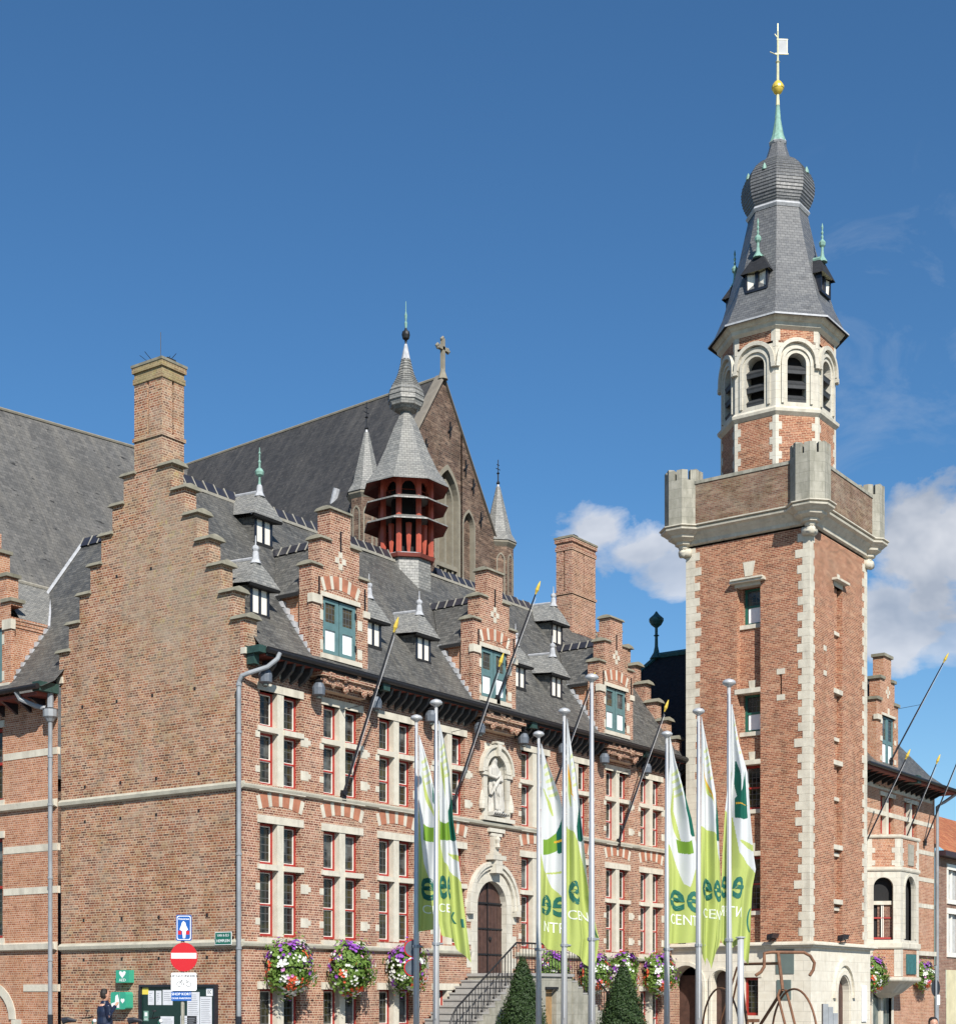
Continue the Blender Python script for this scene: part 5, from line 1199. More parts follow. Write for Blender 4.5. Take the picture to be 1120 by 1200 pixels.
# ------------------------------------------------------------------ neighbour house far right
nb = thing('neighbour_house', (47, -4.5, 0), 'low brick house with orange tiled roof and grey windows at the far right', 'house')
HF = Fr((0, -4.62, 0), (1, 0, 0), (0, -1, 0))
m = MB().use('house_brick'); hh = [(39.9, 41.4, 5.95, 7.28), (39.9, 41.4, 3.57, 5.31), (42.8, 44.3, 5.95, 7.28), (42.8, 44.3, 3.57, 5.31)]
m.wall(HF, 38.2, 52, 2.8, 8.0, hh, 0, .2); m.use('render_cream'); m.wall(HF, 39.6, 52, -.1, 2.8, [(42.2, 43.4, -.1, 2.2)], .02, .2); m.use('house_brick'); m.wall(HF, 38.2, 39.6, -.1, 2.8, [], 0)
m.build('wall', nb)
m = MB().use('tile'); m.quad((38.25, -5.0, 8.0), (52, -5.0, 8.0), (52, -1.5, 10.6), (38.25, -1.5, 10.6)); m.quad((38.25, 2.3, 8.0), (52, 2.3, 8.0), (52, -1.5, 10.6), (38.25, -1.5, 10.6)); m.build('roof', nb)
m = MB().use('plum'); m.box(38.3, 52, -5.06, -4.63, 7.78, 8.0); m.build('gutter', nb)
for a, b, c, d in hh:
    m = MB().use('cream'); m.fb(HF, a - .2, b + .2, d, d + .25, -.1, .04); m.fb(HF, a - .2, b + .2, c - .2, c, -.1, .06); m.fb(HF, a - .2, a, c, d, -.1, .02); m.fb(HF, b, b + .2, c, d, -.1, .02); m.fb(HF, (a + b) / 2 - .05, (a + b) / 2 + .05, c, d, -.18, -.08)
    w_ = m.build('window', nb); m = MB().use('curtain'); m.quad(HF.p(a, c, -.15), HF.p(b, c, -.15), HF.p(b, d, -.15), HF.p(a, d, -.15)); m.build('pane', w_)
m = MB().use('dark'); m.quad(HF.p(42.2, -.1, -.1), HF.p(43.4, -.1, -.1), HF.p(43.4, 2.2, -.1), HF.p(42.2, 2.2, -.1)); m.build('door', nb)
# ------------------------------------------------------------------ CHURCH behind
ch = thing('church', (27.3, 24, 0), 'large brown brick gothic church with dark slate roofs and cross behind the hall', 'church')
GY = 14.1; CX = 27.3; HWc = 5.5; ZA = 29.6
cf = Fr((0, GY, 0), (1, 0, 0), (0, -1, 0))
m = MB().use('brick_church')
def zrake(x): return ZA - abs(x - CX) * 1.52
zb = zrake(CX + HWc)
# wall as convex pieces round the tall window and the two blind lancets
m.wall(cf, CX - HWc, CX + HWc, -.1, 20.0, [], 0)
lan = (CX + 2.0, .62, 23.2, 20.0)     # blind lancet right: centre, half width, spring, sill
big = (CX + .35, .95, 24.0, 20.0)
cols_ = [CX - HWc, big[0] - big[1] - .18, big[0] + big[1] + .18, lan[0] - lan[1] + .0, lan[0] + lan[1], CX + HWc]
def topz(x): return zrake(x) - .0
def strip(a, b, z0):
    if a < CX < b: m.add([cf.p(a, z0), cf.p(b, z0), cf.p(b, topz(b)), cf.p(CX, ZA), cf.p(a, topz(a))], [(0, 1, 2, 3, 4)])
    else: m.quad(cf.p(a, z0), cf.p(b, z0), cf.p(b, topz(b)), cf.p(a, topz(a)))
strip(cols_[0], cols_[1], 20.0)
m.arch_wall(cf, cols_[1], cols_[2], 20.0, 26.2, big[0], 20.0, big[2], big[1], 1.0, 0, .45, pointed=True); strip(cols_[1], cols_[2], 26.2)
strip(cols_[2], cols_[3], 20.0)
m.arch_wall(cf, cols_[3], cols_[4], 20.0, 24.6, lan[0] + .0, 20.0, lan[2] , lan[1] - .12, 1.0, 0, .25, pointed=True); strip(cols_[3], cols_[4], 24.6)
strip(cols_[4], cols_[5], 20.0)
m.quad(cf.p(lan[0] - .6, 20, -.25), cf.p(lan[0] + .6, 20, -.25), cf.p(lan[0] + .6, 24.5, -.25), cf.p(lan[0] - .6, 24.5, -.25))
m.quad(cf.p(big[0] - 1, 20, -.44), cf.p(big[0] + 1, 20, -.44), cf.p(big[0] + 1, 26, -.44), cf.p(big[0] - 1, 26, -.44))
m.box(CX + HWc - .2, CX + HWc, GY, 30, 0, zb); m.box(CX - HWc, CX - HWc + .2, GY, 30, 0, zb)
m.build('transept_wall', ch)
m = MB().use('stone_church')
m.arch_ring(cf, big[0], big[2], .83, .97, -.44, .03, legs=4.0, pointed=True); m.arch_ring(cf, big[0], big[2], .5, .6, -.44, -.1, legs=4.0, pointed=True); m.fb(cf, big[0] - .06, big[0] + .06, 20, 24.9, -.44, -.1); m.fb(cf, big[0] - .9, big[0] + .9, 21.0, 21.2, -.44, -.05)
m.arch_ring(cf, lan[0], lan[2], .42, .50, -.25, .02, legs=3.2, pointed=True)
m.use('coping_church')
for sg in (-1, 1):
    a = Vector((CX, GY, ZA)); b = Vector((CX + sg * HWc, GY, zb)); up = Vector((sg * .12, 0, .1))
    m.hexa([a + Vector((0, -.12, -.12)), b + Vector((0, -.12, -.12)), b + Vector((0, .4, -.12)), a + Vector((0, .4, -.12)), a + Vector((0, -.08, .06)), b + Vector((0, -.08, .06)), b + Vector((0, .4, .06)), a + Vector((0, .4, .06))])
m.build('gable_coping', ch)
m = MB().use('iron')
for x, z in ((CX + .5, 27.3), (CX + 1.7, 25.9), (CX + 2.9, 23.8), (CX - 1.3, 26.0), (CX + 4.4, 21.9), (CX + 2.3, 25.2)): m.tube([cf.p(x, z - .35, .06), cf.p(x, z + .35, .06)], .035, 4); m.tube([cf.p(x - .16, z - .15, .06), cf.p(x + .16, z + .18, .06)], .03, 4)
pieces(m, 'wall_anchor', ch)
m = MB().use('slate_church')
m.quad((CX - HWc - .25, GY + .3, zb - .3), (CX - HWc - .25, 33, zb - .3), (CX, 33, 28.7), (CX, GY + .3, ZA - .1)); m.quad((CX + HWc + .25, GY + .3, zb - .3), (CX + HWc + .25, 33, zb - .3), (CX, 33, 28.7), (CX, GY + .3, ZA - .1))
m.build('transept_roof', ch)
m = MB().use('slate_nave'); ny = 30.3
m.quad((-8, ny, 26.4), (-8, 19, 8.5), (26, 19, 11.0), (26, ny, 28.75)); m.quad((-8, ny, 26.4), (-8, 41, 8.5), (40, 41, 11.0), (40, ny, 28.75)); m.quad((26, ny, 28.75), (26, 19, 11), (40, 19, 11), (40, ny, 28.75)); m.add([(-8, 19, 8.5), (-8, 41, 8.5), (-8, ny, 26.4)], [(0, 1, 2)])
m.build('nave_roof', ch)
m = MB().use('stone_church'); m.tube([(-8, ny, 26.45), (26, ny, 28.8)], .08, 6); m.build('ridge', ch); m = MB().use('stone_church'); m.tube([(CX, GY + .3, ZA - .05), (CX, 31, 28.8)], .07, 6); m.build('ridge', ch)
m = MB().use('brick_church'); m.box(-7, 40, 19.4, 40, 0, 10); m.build('nave_wall', ch)
m = MB().use('stone_church')
m.fb(cf, CX - .08, CX + .08, ZA - .1, ZA + 1.6, -.08, .08); m.fb(cf, CX - .36, CX + .36, ZA + 1.12, ZA + 1.28, -.08, .08)
for dx, dz in ((0, 1.62), (.38, 1.2), (-.38, 1.2)):
    for k in range(3):
        a = k * PI / 2 - PI / 2 + (PI / 2 if dx == 0 else (0 if dx > 0 else PI)); a = a if dx else k * PI / 2
        m.lathe(cf.p(CX + dx + .07 * math.cos(a), ZA + dz + .07 * math.sin(a), 0), [(.02, -.08), (.06, -.04), (.08, 0), (.06, .04), (.02, .08)], 8)
m.lathe((CX, GY, ZA - .2), [(.25, 0), (.14, .3), (.09, .5)], 8)
m.build('cross', ch)
for cx_, zt, z1, r_ in ((32.1, 26.0, 23.15, .74), (22.3, 25.7, 22.9, .72)):
    m = MB().use('brick_church'); c = (cx_, GY + .3); m.rings([oct_ring(c, r_, 0), oct_ring(c, r_, z1)]); P_ = m.build('pinnacle', ch)
    m = MB().use('stone_church'); m.rings([oct_ring(c, r_, z1 - .25), oct_ring(c, r_ + .14, z1 - .08), oct_ring(c, r_ + .14, z1), oct_ring(c, r_, z1 + .03)])
    for i in range(8):
        a = rot + PI / 4 * i + PI / 8; fr = Fr((c[0] + r_ * .925 * math.cos(a), c[1] + r_ * .925 * math.sin(a), 0), (-math.sin(a), math.cos(a), 0), (math.cos(a), math.sin(a), 0))
        m.arch_ring(fr, 0, z1 - .9, .15, .2, -.02, .03, legs=2.2, pointed=True)
    m.build('pinnacle_trim', P_)
    m = MB().use('slate_pale'); m.rings([oct_ring(c, r_ + .18, z1 + .02), oct_ring(c, r_ - .08, z1 + .45), oct_ring(c, .10, zt - .1)]); m.use('lead'); m.rings([oct_ring(c, .12, zt - .35), oct_ring(c, .04, zt + .05)])
    m.build('pinnacle_roof', P_)
    m = MB().use('iron'); m.lathe((c[0], c[1], zt), [(.04, 0), (.09, .08), (.03, .2), (.03, .5), (.08, .55), (.02, .62), (.02, 1.2)], 6)
    m.tube([(c[0] - .16, c[1], zt + .75), (c[0] + .16, c[1], zt + .75)], .02, 4); m.tube([(c[0] - .1, c[1], zt + .95), (c[0] + .1, c[1], zt + .95)], .02, 4); m.build('pinnacle_finial', P_)
m = MB().use('lead'); m.tube([(CX - 3.9, 17.3, 23.1), (CX - 3.9, 17.0, 24.0)], .16, 8); m.build('roof_vent', ch)
# ------------------------------------------------------------------ GROUND
def ground_mat():
    m, nt, b, _ = mat_base('paving')
    tc = N(nt, 'ShaderNodeTexCoord'); c, f = brick_tex(nt, tc.outputs['Object'], .22, .11, .006)
    n_ = noise(nt, tc.outputs['Object'], .8, 5, .6)
    cc = mixc(nt, c, (.17, .155, .14), (.25, .23, .21)); cc = mixc(nt, ramp(nt, n_, [(.4, 0.0), (.7, .5)]), cc, (.13, .125, .12)); cc = mixc(nt, f, cc, (.08, .08, .075))
    nt.links.new(cc, b.inputs['Base Color']); b.inputs['Roughness'].default_value = .85; return m
M_['paving'] = ground_mat(); M_['asphalt'] = stone_mat('asphalt', (.06, .06, .06), (.045, .045, .047), amt=.3, joint=False)
M_['earth'] = stone_mat('far_ground', (.14, .15, .08), (.1, .1, .06), amt=.3, joint=False)
m = MB().use('earth'); m.quad((-1500, -1500, -.012), (1500, -1500, -.012), (1500, 1500, -.012), (-1500, 1500, -.012)); tag(m.build('ground'), kind='structure')
m = MB().use('paving'); m.quad((-60, -60, -.006), (80, -60, -.006), (80, 60, -.006), (-60, 60, -.006)); tag(m.build('square_paving'), kind='structure')
m = MB().use('asphalt'); m.quad((-12, -60, -.002), (-6.5, -60, -.002), (-6.5, 60, -.002), (-12, 60, -.002)); tag(m.build('road'), kind='structure')

# ------------------------------------------------------------------ STAIRS with iron railing
st = thing('entrance_stairs', (11, -1, 0), 'double flight of grey stone steps with landing and black iron railings before the oak door', 'stairs')
m = MB().use('slate_step')
nst = 12; fl_ = {-1: MB().use('slate_step'), 1: MB().use('slate_step')}; ri = 2.30 / nst; rn = .30
for i in range(nst):
    z = 2.30 - ri * i - ri
    for sg, x0 in ((-1, 9.55), (1, 12.5)):
        a = x0 + sg * rn * i; b = a + sg * (rn + .03)
        if i < nst - 1 or True:
            m = fl_[sg]; m.box(min(a, b), max(a, b), -1.98, -.13, 0, z - .05); m.box(min(a, b + sg * .03), max(a, b + sg * .03), -2.0, -.125, z - .05, z)
for q_ in fl_.values(): q_.build('steps', st)
m = MB().use('stone_gray'); m.box(9.55, 11.0, -2.02, -.13, 0, 2.22); m.box(11.6, 12.5, -2.02, -.13, 0, 2.22); m.box(11.0, 11.6, -2.02, -.13, 1.9, 2.22)
for sg, x0 in ((-1, 9.55), (1, 12.5)):
    for i in range(nst):
        a = x0 + sg * rn * i; b = a + sg * rn; z = 2.30 - ri * (i + 1) - .06
        if z > .02: m.box(min(a, b), max(a, b), -2.06, -1.985, 0, z)
m.build('side_wall', st)
m = MB().use('slate_step'); m.box(9.5, 12.55, -2.08, -.13, 2.22, 2.31); m.build('landing', st)
m = MB().use('wood_tan'); m.box(11.0, 11.6, -1.85, -1.8, 0, 1.9); m.use('iron'); m.box(10.95, 11.65, -2.07, -2.03, 1.82, 1.9); m.build('cellar_door', st)
rail = MB().use('iron')
def rz(x): return (2.31 - ri / rn * max(0, 9.55 - x)) if x < 11 else (2.31 - ri / rn * max(0, x - 12.5))
ry = -1.93
for sg, xs in ((-1, [9.55 - .3 * k for k in range(11)]), (1, [12.5 + .3 * k for k in range(11)])):
    pts = [(x, ry, rz(x) + .9) for x in xs]; e = pts[-1]
    pts += [(e[0] + sg * .2, ry, e[2] - .22), (e[0] + sg * .34, ry, e[2] - .5), (e[0] + sg * .36, ry, e[2] - .8), (e[0] + sg * .36, ry, .1)]
    rail.tube(pts, .028, 6)
    for x in xs:
        rail.tube([(x, ry, rz(x) - .08), (x, ry, rz(x) + .9)], .014, 5)
        rail.tube([(x, ry, rz(x) - .12), (x, ry, rz(x) + .05)], .035, 5)
        rail.tube([(x + sg * .15, ry, rz(x + sg * .15) - .08), (x + sg * .15, ry, rz(x) + .75)], .010, 4)
for k in range(19): x = 9.55 + k * .164; rail.tube([(x, ry, 2.3), (x, ry, 3.21)], .012, 5)
rail.tube([(9.55, ry, 3.21), (12.5, ry, 3.21)], .028, 6); rail.tube([(9.55, ry, 2.42), (12.5, ry, 2.42)], .016, 5)
rail.build('railing', st)

# ------------------------------------------------------------------ STATUE
def blob_obj(mb, name, parent, voxel=.02, smooth=6, world=True):
    o = mb.build(name, parent, world=world)
    r_ = o.modifiers.new('fuse', 'REMESH'); r_.mode = 'VOXEL'; r_.voxel_size = voxel; r_.use_smooth_shade = True
    s_ = o.modifiers.new('relax', 'SMOOTH'); s_.iterations = smooth; s_.factor = .5
    return o
def robed(x, y, z0, H):
    m = MB().use('statue'); s = H / 1.75; rs = []
    prof = [(0, .30, .24), (.08, .31, .25), (.3, .27, .22), (.6, .235, .2), (.85, .22, .19), (1.0, .20, .16), (1.12, .18, .14), (1.28, .215, .14), (1.38, .225, .13), (1.45, .16, .11), (1.49, .07, .07), (1.54, .065, .07)]
    K = 40
    for z, a, b in prof:
        ring = []
        for i in range(K):
            t = 2 * PI * i / K; fold = 1 + (.17 if z < 1.0 else .06) * math.sin(t * 8 + z * 3.2) + .05 * math.sin(t * 13 - z * 5)
            sway = .05 * math.sin(z * 2.2)
            ring.append((x + (a * math.cos(t) * fold + sway) * s, y + b * math.sin(t) * fold * s, z0 + z * s))
        rs.append(ring)
    m.rings(rs)
    m.lathe((x + .03 * s, y - .02, z0 + 1.50 * s), [(.02, 0), (.07 * s, .03 * s), (.09 * s, .10 * s), (.085 * s, .18 * s), (.05 * s, .235 * s), (.01, .25 * s)], 14, sy=1.1)
    # veil / crown, arms bent across the body, diagonal mantle roll
    m.lathe((x + .03 * s, y + .02, z0 + 1.56 * s), [(.11 * s, -.1 * s), (.115 * s, .08 * s), (.09 * s, .18 * s), (.09 * s, .25 * s), (.10 * s, .31 * s), (.02, .31 * s)], 12)
    m.tube([(x - .2 * s, y, z0 + 1.36 * s), (x - .27 * s, y - .06 * s, z0 + 1.12 * s), (x - .12 * s, y - .2 * s, z0 + 1.06 * s), (x + .0 * s, y - .22 * s, z0 + 1.14 * s)], [.075 * s, .07 * s, .055 * s, .035 * s], 8)
    m.tube([(x + .2 * s, y, z0 + 1.36 * s), (x + .29 * s, y - .05 * s, z0 + 1.14 * s), (x + .16 * s, y - .19 * s, z0 + .98 * s), (x + .03 * s, y - .22 * s, z0 + 1.0 * s)], [.075 * s, .07 * s, .055 * s, .035 * s], 8)
    m.tube([(x + .22 * s, y - .08 * s, z0 + 1.3 * s), (x + .06 * s, y - .18 * s, z0 + 1.05 * s), (x - .16 * s, y - .18 * s, z0 + .8 * s), (x - .26 * s, y - .08 * s, z0 + .55 * s)], [.05 * s, .06 * s, .065 * s, .05 * s], 8)
    m.tube([(x - .14 * s, y - .16 * s, z0 + .85 * s), (x + .06 * s, y - .24 * s, z0 + .45 * s), (x + .12 * s, y - .24 * s, z0 + .05 * s)], [.05 * s, .05 * s, .07 * s], 8)
    for k in range(5): a = k * 1.25; m.tube([(x + (-.2 + .1 * k) * s, y - .19 * s, z0 + .9 * s), (x + (-.22 + .11 * k) * s, y - .24 * s, z0 + .1 * s)], [.015, .03], 6)
    m.box(x - .34 * s, x + .34 * s, y - .26 * s, y + .2 * s, z0 - .1, z0 + .04)
    return m
stt = thing('statue', (NX, .12, 7.25), 'white stone statue of a robed crowned woman standing in the arched wall niche', 'statue')
blob_obj(robed(NX, .06, 7.34, 1.80), 'figure', stt, .012, 1)
m = MB().use('iron')
for k in range(7): a = k * .12; m.tube([(NX - .36 + a, -.22, 7.26), (NX - .33 + a, -.25, 7.33), (NX - .28 + a, -.23, 7.27)], .014, 4)
m.build('cable', stt)

# ------------------------------------------------------------------ flagstaffs on the walls
def staff(bx, by, bz, ty, tz, label, stay=True, wallhit=None):
    g = 'slanting black flagstaffs on the facades'
    t = thing('wall_flagstaff', (bx, by, bz), label, 'flagstaff', g)
    B = Vector((bx, by, bz)); T = Vector((bx, ty, tz)); d = (T - B).normalized()
    m = MB().use('black'); m.tube([B, B + d * (T - B).length * .5, T - d * .42], [.034, .031, .022], 8); m.build('shaft', t)
    m = MB().use('gold'); m.tube([T - d * .42, T - d * .36, T - d * .28, T - d * .14, T], [.024, .034, .06, .045, .01], 8); m.build('tip', t)
    m = MB().use('iron'); m.tube([B + Vector((0, .1, -.05)), B + Vector((0, -.05, -.05)), B], .05, 6); m.box(bx - .09, bx + .09, by - .02, by + .04, bz - .22, bz + .06); m.build('bracket', t)
    m = MB().use('iron'); p = B + d * (T - B).length * .52; m.tube([p, (bx, by + .1, p.z - .1)], .010, 4); m.use('paper'); m.tube([T - d * .5, T - d * .55 + Vector((.05, -.03, 0)), B + d * .7 + Vector((.06, 0, 0)), B + d * .6], .007, 4); m.build('stay', t)
for a in ((3.81, -.10, 7.20, -2.01, 11.75, 'black gold-tipped flagstaff in front of the leftmost stepped dormer'), (8.86, -.10, 7.45, -1.94, 11.71, 'black gold-tipped flagstaff left of the statue niche'),
          (11.08, -.2, 10.95, -1.77, 14.33, 'black gold-tipped flagstaff rising from the middle stepped dormer'), (14.40, -.1, 8.44, -1.71, 12.1, 'black flagstaff just left of the third stepped dormer, tip behind the tall bare pole'),
          (18.68, -.1, 7.10, -2.07, 11.84, 'black gold-tipped flagstaff below the third stepped dormer, against the dark roof'), (32.66, -4.75, 11.29, -7.09, 15.33, 'long black gold-tipped flagstaff on the dormer right of the tower'),
          (29.46, -4.7, 7.21, -6.69, 11.11, 'black gold-tipped flagstaff beside the tower edge above the oriel'), (34.12, -4.7, 7.92, -6.25, 11.54, 'black gold-tipped flagstaff in the middle above the oriel'),
          (36.78, -4.7, 8.31, -6.4, 12.37, 'black flagstaff at the far right, running out of the frame')):
    staff(*a)

# floodlights under the eaves
fn = ['under the eave beside the corner downpipe', 'under the left side of the leftmost dormer', 'under the right side of the leftmost dormer', 'under the eave above the fourth window column', 'left of the statue niche top',
      'right of the statue niche top', 'under the eave above the sixth window column', 'under the left side of the third dormer', 'under the right side of the third dormer', 'at the far end of the long eave']
fl0 = None
for k, x in enumerate((.50, 2.55, 4.95, 7.5, 9.95, 12.35, 14.72, 17.35, 20.3, 22.5)):
    if fl0 is None:
        t = thing('eave_lamp', (x, -.3, 9.7), 'grey lantern lamp ' + fn[k], 'lamp', 'lamps under the town hall eave')
        m = MB().use('lamp_grey'); m.lathe((x, -.30, 9.62), [(.10, 0), (.17, .04), (.18, .22), (.13, .34), (.05, .42)], 10); m.build('housing', t)
        m = MB().use('iron'); m.tube([(x, -.30, 10.0), (x, -.2, 10.08), (x, .0, 10.05)], .025, 6); m.lathe((x, -.30, 10.0), [(.14, 0), (.16, .03), (.06, .12), (.03, .2)], 8); m.build('bracket', t)
        m = MB().use('glass_grey'); m.lathe((x, -.30, 9.54), [(.03, 0), (.08, .03), (.09, .08)], 10); m.build('lens', t); fl0 = t
    else: copy_thing(fl0, (x, -.3, 9.7), 'grey lantern lamp ' + fn[k])
for (p, lab) in (((24.99, -5.8, 3.56), 'black floodlight on the white stone base cornice right of the tower corner'), ((22.45, -4.2, 3.56), 'black floodlight on the base cornice below the tower window strip')):
    t = thing('floodlight', p, lab, 'floodlight', 'floodlights on the tower base')
    m = MB().use('black'); c = Vector(p); m.hexa([c + Vector(q) for q in ((-.26, -.1, .14), (.26, -.1, .14), (.2, .14, .06), (-.2, .14, .06), (-.26, -.16, .30), (.26, -.16, .30), (.2, .12, .26), (-.2, .12, .26))]); m.build('housing', t)
    m = MB().use('iron'); m.tube([c + Vector((-.2, 0, 0)), c + Vector((-.27, 0, .18))], .02, 5); m.tube([c + Vector((.2, 0, 0)), c + Vector((.27, 0, .18))], .02, 5); m.box(p[0] - .22, p[0] + .22, p[1] - .04, p[1] + .04, p[2], p[2] + .03); m.build('bracket', t)

# ------------------------------------------------------------------ FLOWER BASKETS
def leafquad(m, p, n, s, asp=1.6):
    n = n.normalized(); u = n.orthogonal().normalized(); a = random.uniform(0, 2 * PI); w = n.cross(u); u2 = u * math.cos(a) + w * math.sin(a); v2 = n.cross(u2)
    m.quad(p - u2 * s * .5, p + v2 * s * .5 * asp - u2 * 0, p + u2 * s * .5 + n * s * .2, p - v2 * s * .5 * asp)
def blossom(m, p, n, s):
    n = n.normalized(); u = n.orthogonal().normalized(); w = n.cross(u); ps = [p + (u * math.cos(2 * PI * k / 5) + w * math.sin(2 * PI * k / 5)) * s + n * s * .35 for k in range(5)]
    m.add([p] + ps, [(0, 1, 2), (0, 2, 3), (0, 3, 4), (0, 4, 5), (0, 5, 1)])
def basket(seed, lab, loc, mix=(.3, .34, .17, .19)):
    random.seed(seed)
    BASE[0] = Vector((0, 0, 0)); t = thing('flower_basket', loc, lab, 'flower basket', 'overflowing flower baskets on the walls'); BASE[0] = Vector((0, 0, 0))
    m = MB().use('dark'); m.lathe((0, 0, 0), [(.05, -.34), (.22, -.25), (.32, -.05), (.32, .1), (.2, .15)], 12); m.use('iron'); m.tube([(-.05, .45, .1), (-.05, 0, .1)], .02, 5); m.build('bowl', t)
    L_ = MB().use('leaf')
    F_ = {k: MB().use('petal_' + k) for k in ('purple', 'white', 'red', 'pink')}
    def surf():
        th = random.uniform(0, 2 * PI); cz = random.uniform(-1, 1); d = Vector((math.cos(th) * math.sqrt(1 - cz * cz), math.sin(th) * math.sqrt(1 - cz * cz), cz))
        r_ = .57 + .10 * math.sin(th * 3 + seed) + .09 * math.sin(cz * 5 + th * 2 + seed) + random.uniform(-.12, .13) * (1.2 if random.random() < .2 else .7)
        return d, Vector((d.x * r_ * 1.05, d.y * r_ * .72, d.z * r_ * 1.02 - (.06 if d.z < 0 else 0)))
    for k in range(3300):
        d, p = surf(); leafquad(L_, p * random.uniform(.62, 1.0), d + Vector([random.uniform(-.6, .6) for _ in range(3)]), random.uniform(.05, .085))
    cl_ = [surf()[0] for _ in range(46)]; cw_ = [random.random() for _ in cl_]
    for k in range(1000):
        d, p = surf(); w_ = random.random()
        if w_ < .8:      # most blossoms stand in tufts of one colour
            q = random.randrange(len(cl_)); d = (cl_[q] + Vector([random.gauss(0, .11) for _ in range(3)])).normalized(); p = Vector((d.x * .63, d.y * .43, d.z * .60 - (.06 if d.z < 0 else 0))) * random.uniform(.92, 1.1)
        if d.y > .55: continue
        top = d.z + .25 * math.sin(d.x * 4 + seed)
        w_ = cw_[q] if w_ < .8 else random.random()
        if top > .55: kk = 'purple' if w_ < .68 else ('pink' if w_ < .84 else 'white')
        elif top > -.15: kk = 'white' if w_ < .58 else ('pink' if w_ < .70 else ('red' if w_ < .88 else 'purple'))
        else: kk = 'white' if w_ < .62 else ('red' if w_ < .85 else 'purple')
        if random.random() < .30 + .25 * math.sin(d.x * 7 + d.z * 5 + seed * 2): continue
        blossom(F_[kk], p * 1.02, d, random.uniform(.028, .044) * (1.3 if kk in ('purple', 'pink') else 1.0))
    tag(L_.build('foliage', t, world=False, recalc=False), kind='stuff')
    for k, mm in F_.items():
        if mm.v: tag(mm.build(k + '_flowers', t, world=False, recalc=False), kind='stuff')
    t.scale = (1.1, 1.1, 1.1)
    return t
ba = basket(11, 'flower basket at the leftmost facade window near the corner downpipe', (1.30, -.42, 2.38))
bb = basket(23, 'flower basket at the second facade window from the corner', (3.72, -.42, 2.40))
def bcopy(src, loc, lab, rz, sc=1.0):
    o = copy_thing(src, loc, lab, (0, 0, 0)); o.scale = (sc * 1.1, sc * 1.1, sc * 1.1); return o
bcopy(ba, (6.22, -.42, 2.42), 'flower basket at the third facade window, left of the first flagpoles', 0, .98).scale = (-1.06, 1.1, 1.06)
bcopy(bb, (13.9, -.42, 2.40), 'flower basket partly hidden behind the right stair railing', 0, .95)
bcopy(ba, (16.55, -.42, 2.40), 'flower basket between the bare flagpole and the right yew', 0, .95)
bcopy(bb, (18.45, -.42, 2.45), 'flower basket directly behind the tip of the right yew', 0, 1.0).scale = (-1.08, 1.1, 1.08)
bcopy(ba, (21.05, -.42, 2.45), 'flower basket at the last facade window before the portal', 0, 1.05)
bcopy(bb, (29.9, -5.05, 2.50), 'flower basket between the tower base and the oriel', 0, .95)
bcopy(ba, (35.9, -4.95, 2.50), 'flower basket at the far right under the oriel', 0, .85)

# ------------------------------------------------------------------ YEWS
def yew(seed, loc, h, r, lab):
    random.seed(seed); t = thing('clipped_yew', loc, lab, 'shrub', 'clipped cone yews before the stairs'); BASE[0] = Vector((0, 0, 0))
    m = MB().use('stone_gray'); m.lathe((0, 0, 0), [(.40, 0), (.48, .45), (.52, .5), (.52, .58), (.44, .58)], 16); m.build('planter', t, world=False)
    m = MB().use('dark'); m.lathe((0, 0, .5), [(.04, 0), (.05, .4)], 6); m.use('yew'); m.lathe((0, 0, .6), [(r * .8, .0), (r * .72, .4), (.02, (h - .75))], 12); m.build('trunk', t, world=False)
    m = MB().use('yew')
    for k in range(15000):
        u = 1 - math.sqrt(random.random()); z = .58 + u * (h - .58); th = random.uniform(0, 2 * PI)
        rr = r * (1 - u) ** .85 * (1 + .07 * math.sin(th * 3 + u * 9) + .05 * math.sin(th * 7 + u * 23)) + .04; q = rr * (random.uniform(.66, 1.02) if random.random() < .86 else random.uniform(1.0, 1.2))
        d = Vector((math.cos(th), math.sin(th), .45)); leafquad(m, Vector((q * math.cos(th), q * math.sin(th), z)), d + Vector([random.uniform(-.9, .9) for _ in range(3)]), random.uniform(.02, .045), 2.2)
    m.build('foliage', t, world=False, recalc=False)
yew(5, (7.37, -3.61, 0), 2.75, .66, 'dark green cone yew before the left flight of steps')
yew(9, (9.0, -5.9, 0), 2.56, .64, 'dark green cone yew right of the bare flagpole')

# ------------------------------------------------------------------ FLAGPOLES and FLAGS
E_ = Vector((.60, -.80, 0)); NF = Vector((-.80, -.60, 0))
def flagpole(x, y, lab, ht=7.1, low=False):
    t = thing('flagpole', (x, y, 0), lab, 'flagpole', 'aluminium flagpoles on the square')
    m = MB().use('pole'); m.smooth = True
    zc = 2.75
    m.tube([(x, y, 0), (x, y, zc), (x, y, ht - .12)], [.066, .055, .030], 14); m.build('pole', t)
    m = MB().use('pole'); m.smooth = True; m.lathe((x, y, ht - .14), [(.03, 0), (.05, .02), (.115, .06), (.12, .09), (.09, .125), (.02, .15)], 14); m.build('cap', t)
    m = MB().use('zinc'); m.lathe((x, y, zc - .2), [(.07, 0), (.075, .01), (.075, .05), (.07, .06)], 12); m.tube([(x, y, zc - .17), tuple(Vector((x, y, zc - .17)) + E_ * .13)], .018, 6); m.build('collar', t)
    m = MB().use('paper'); m.tube([(x - .075, y - .05, ht - .2), (x - .085, y - .055, 1.2)], .005, 4); m.build('halyard', t)
    return t
flagpole(-4.76, -9.26, 'aluminium flagpole, leftmost on the square, with two round sign backs'); flagpole(-5.79, -10.52, 'aluminium flagpole, second from the left, its flag ending in a long point')
flagpole(-1.82, -10.18, 'aluminium flagpole standing right of the stair door behind a large lettered flag'); flagpole(-3.69, -11.99, 'aluminium flagpole between the pole by the stairs and the bare pole')
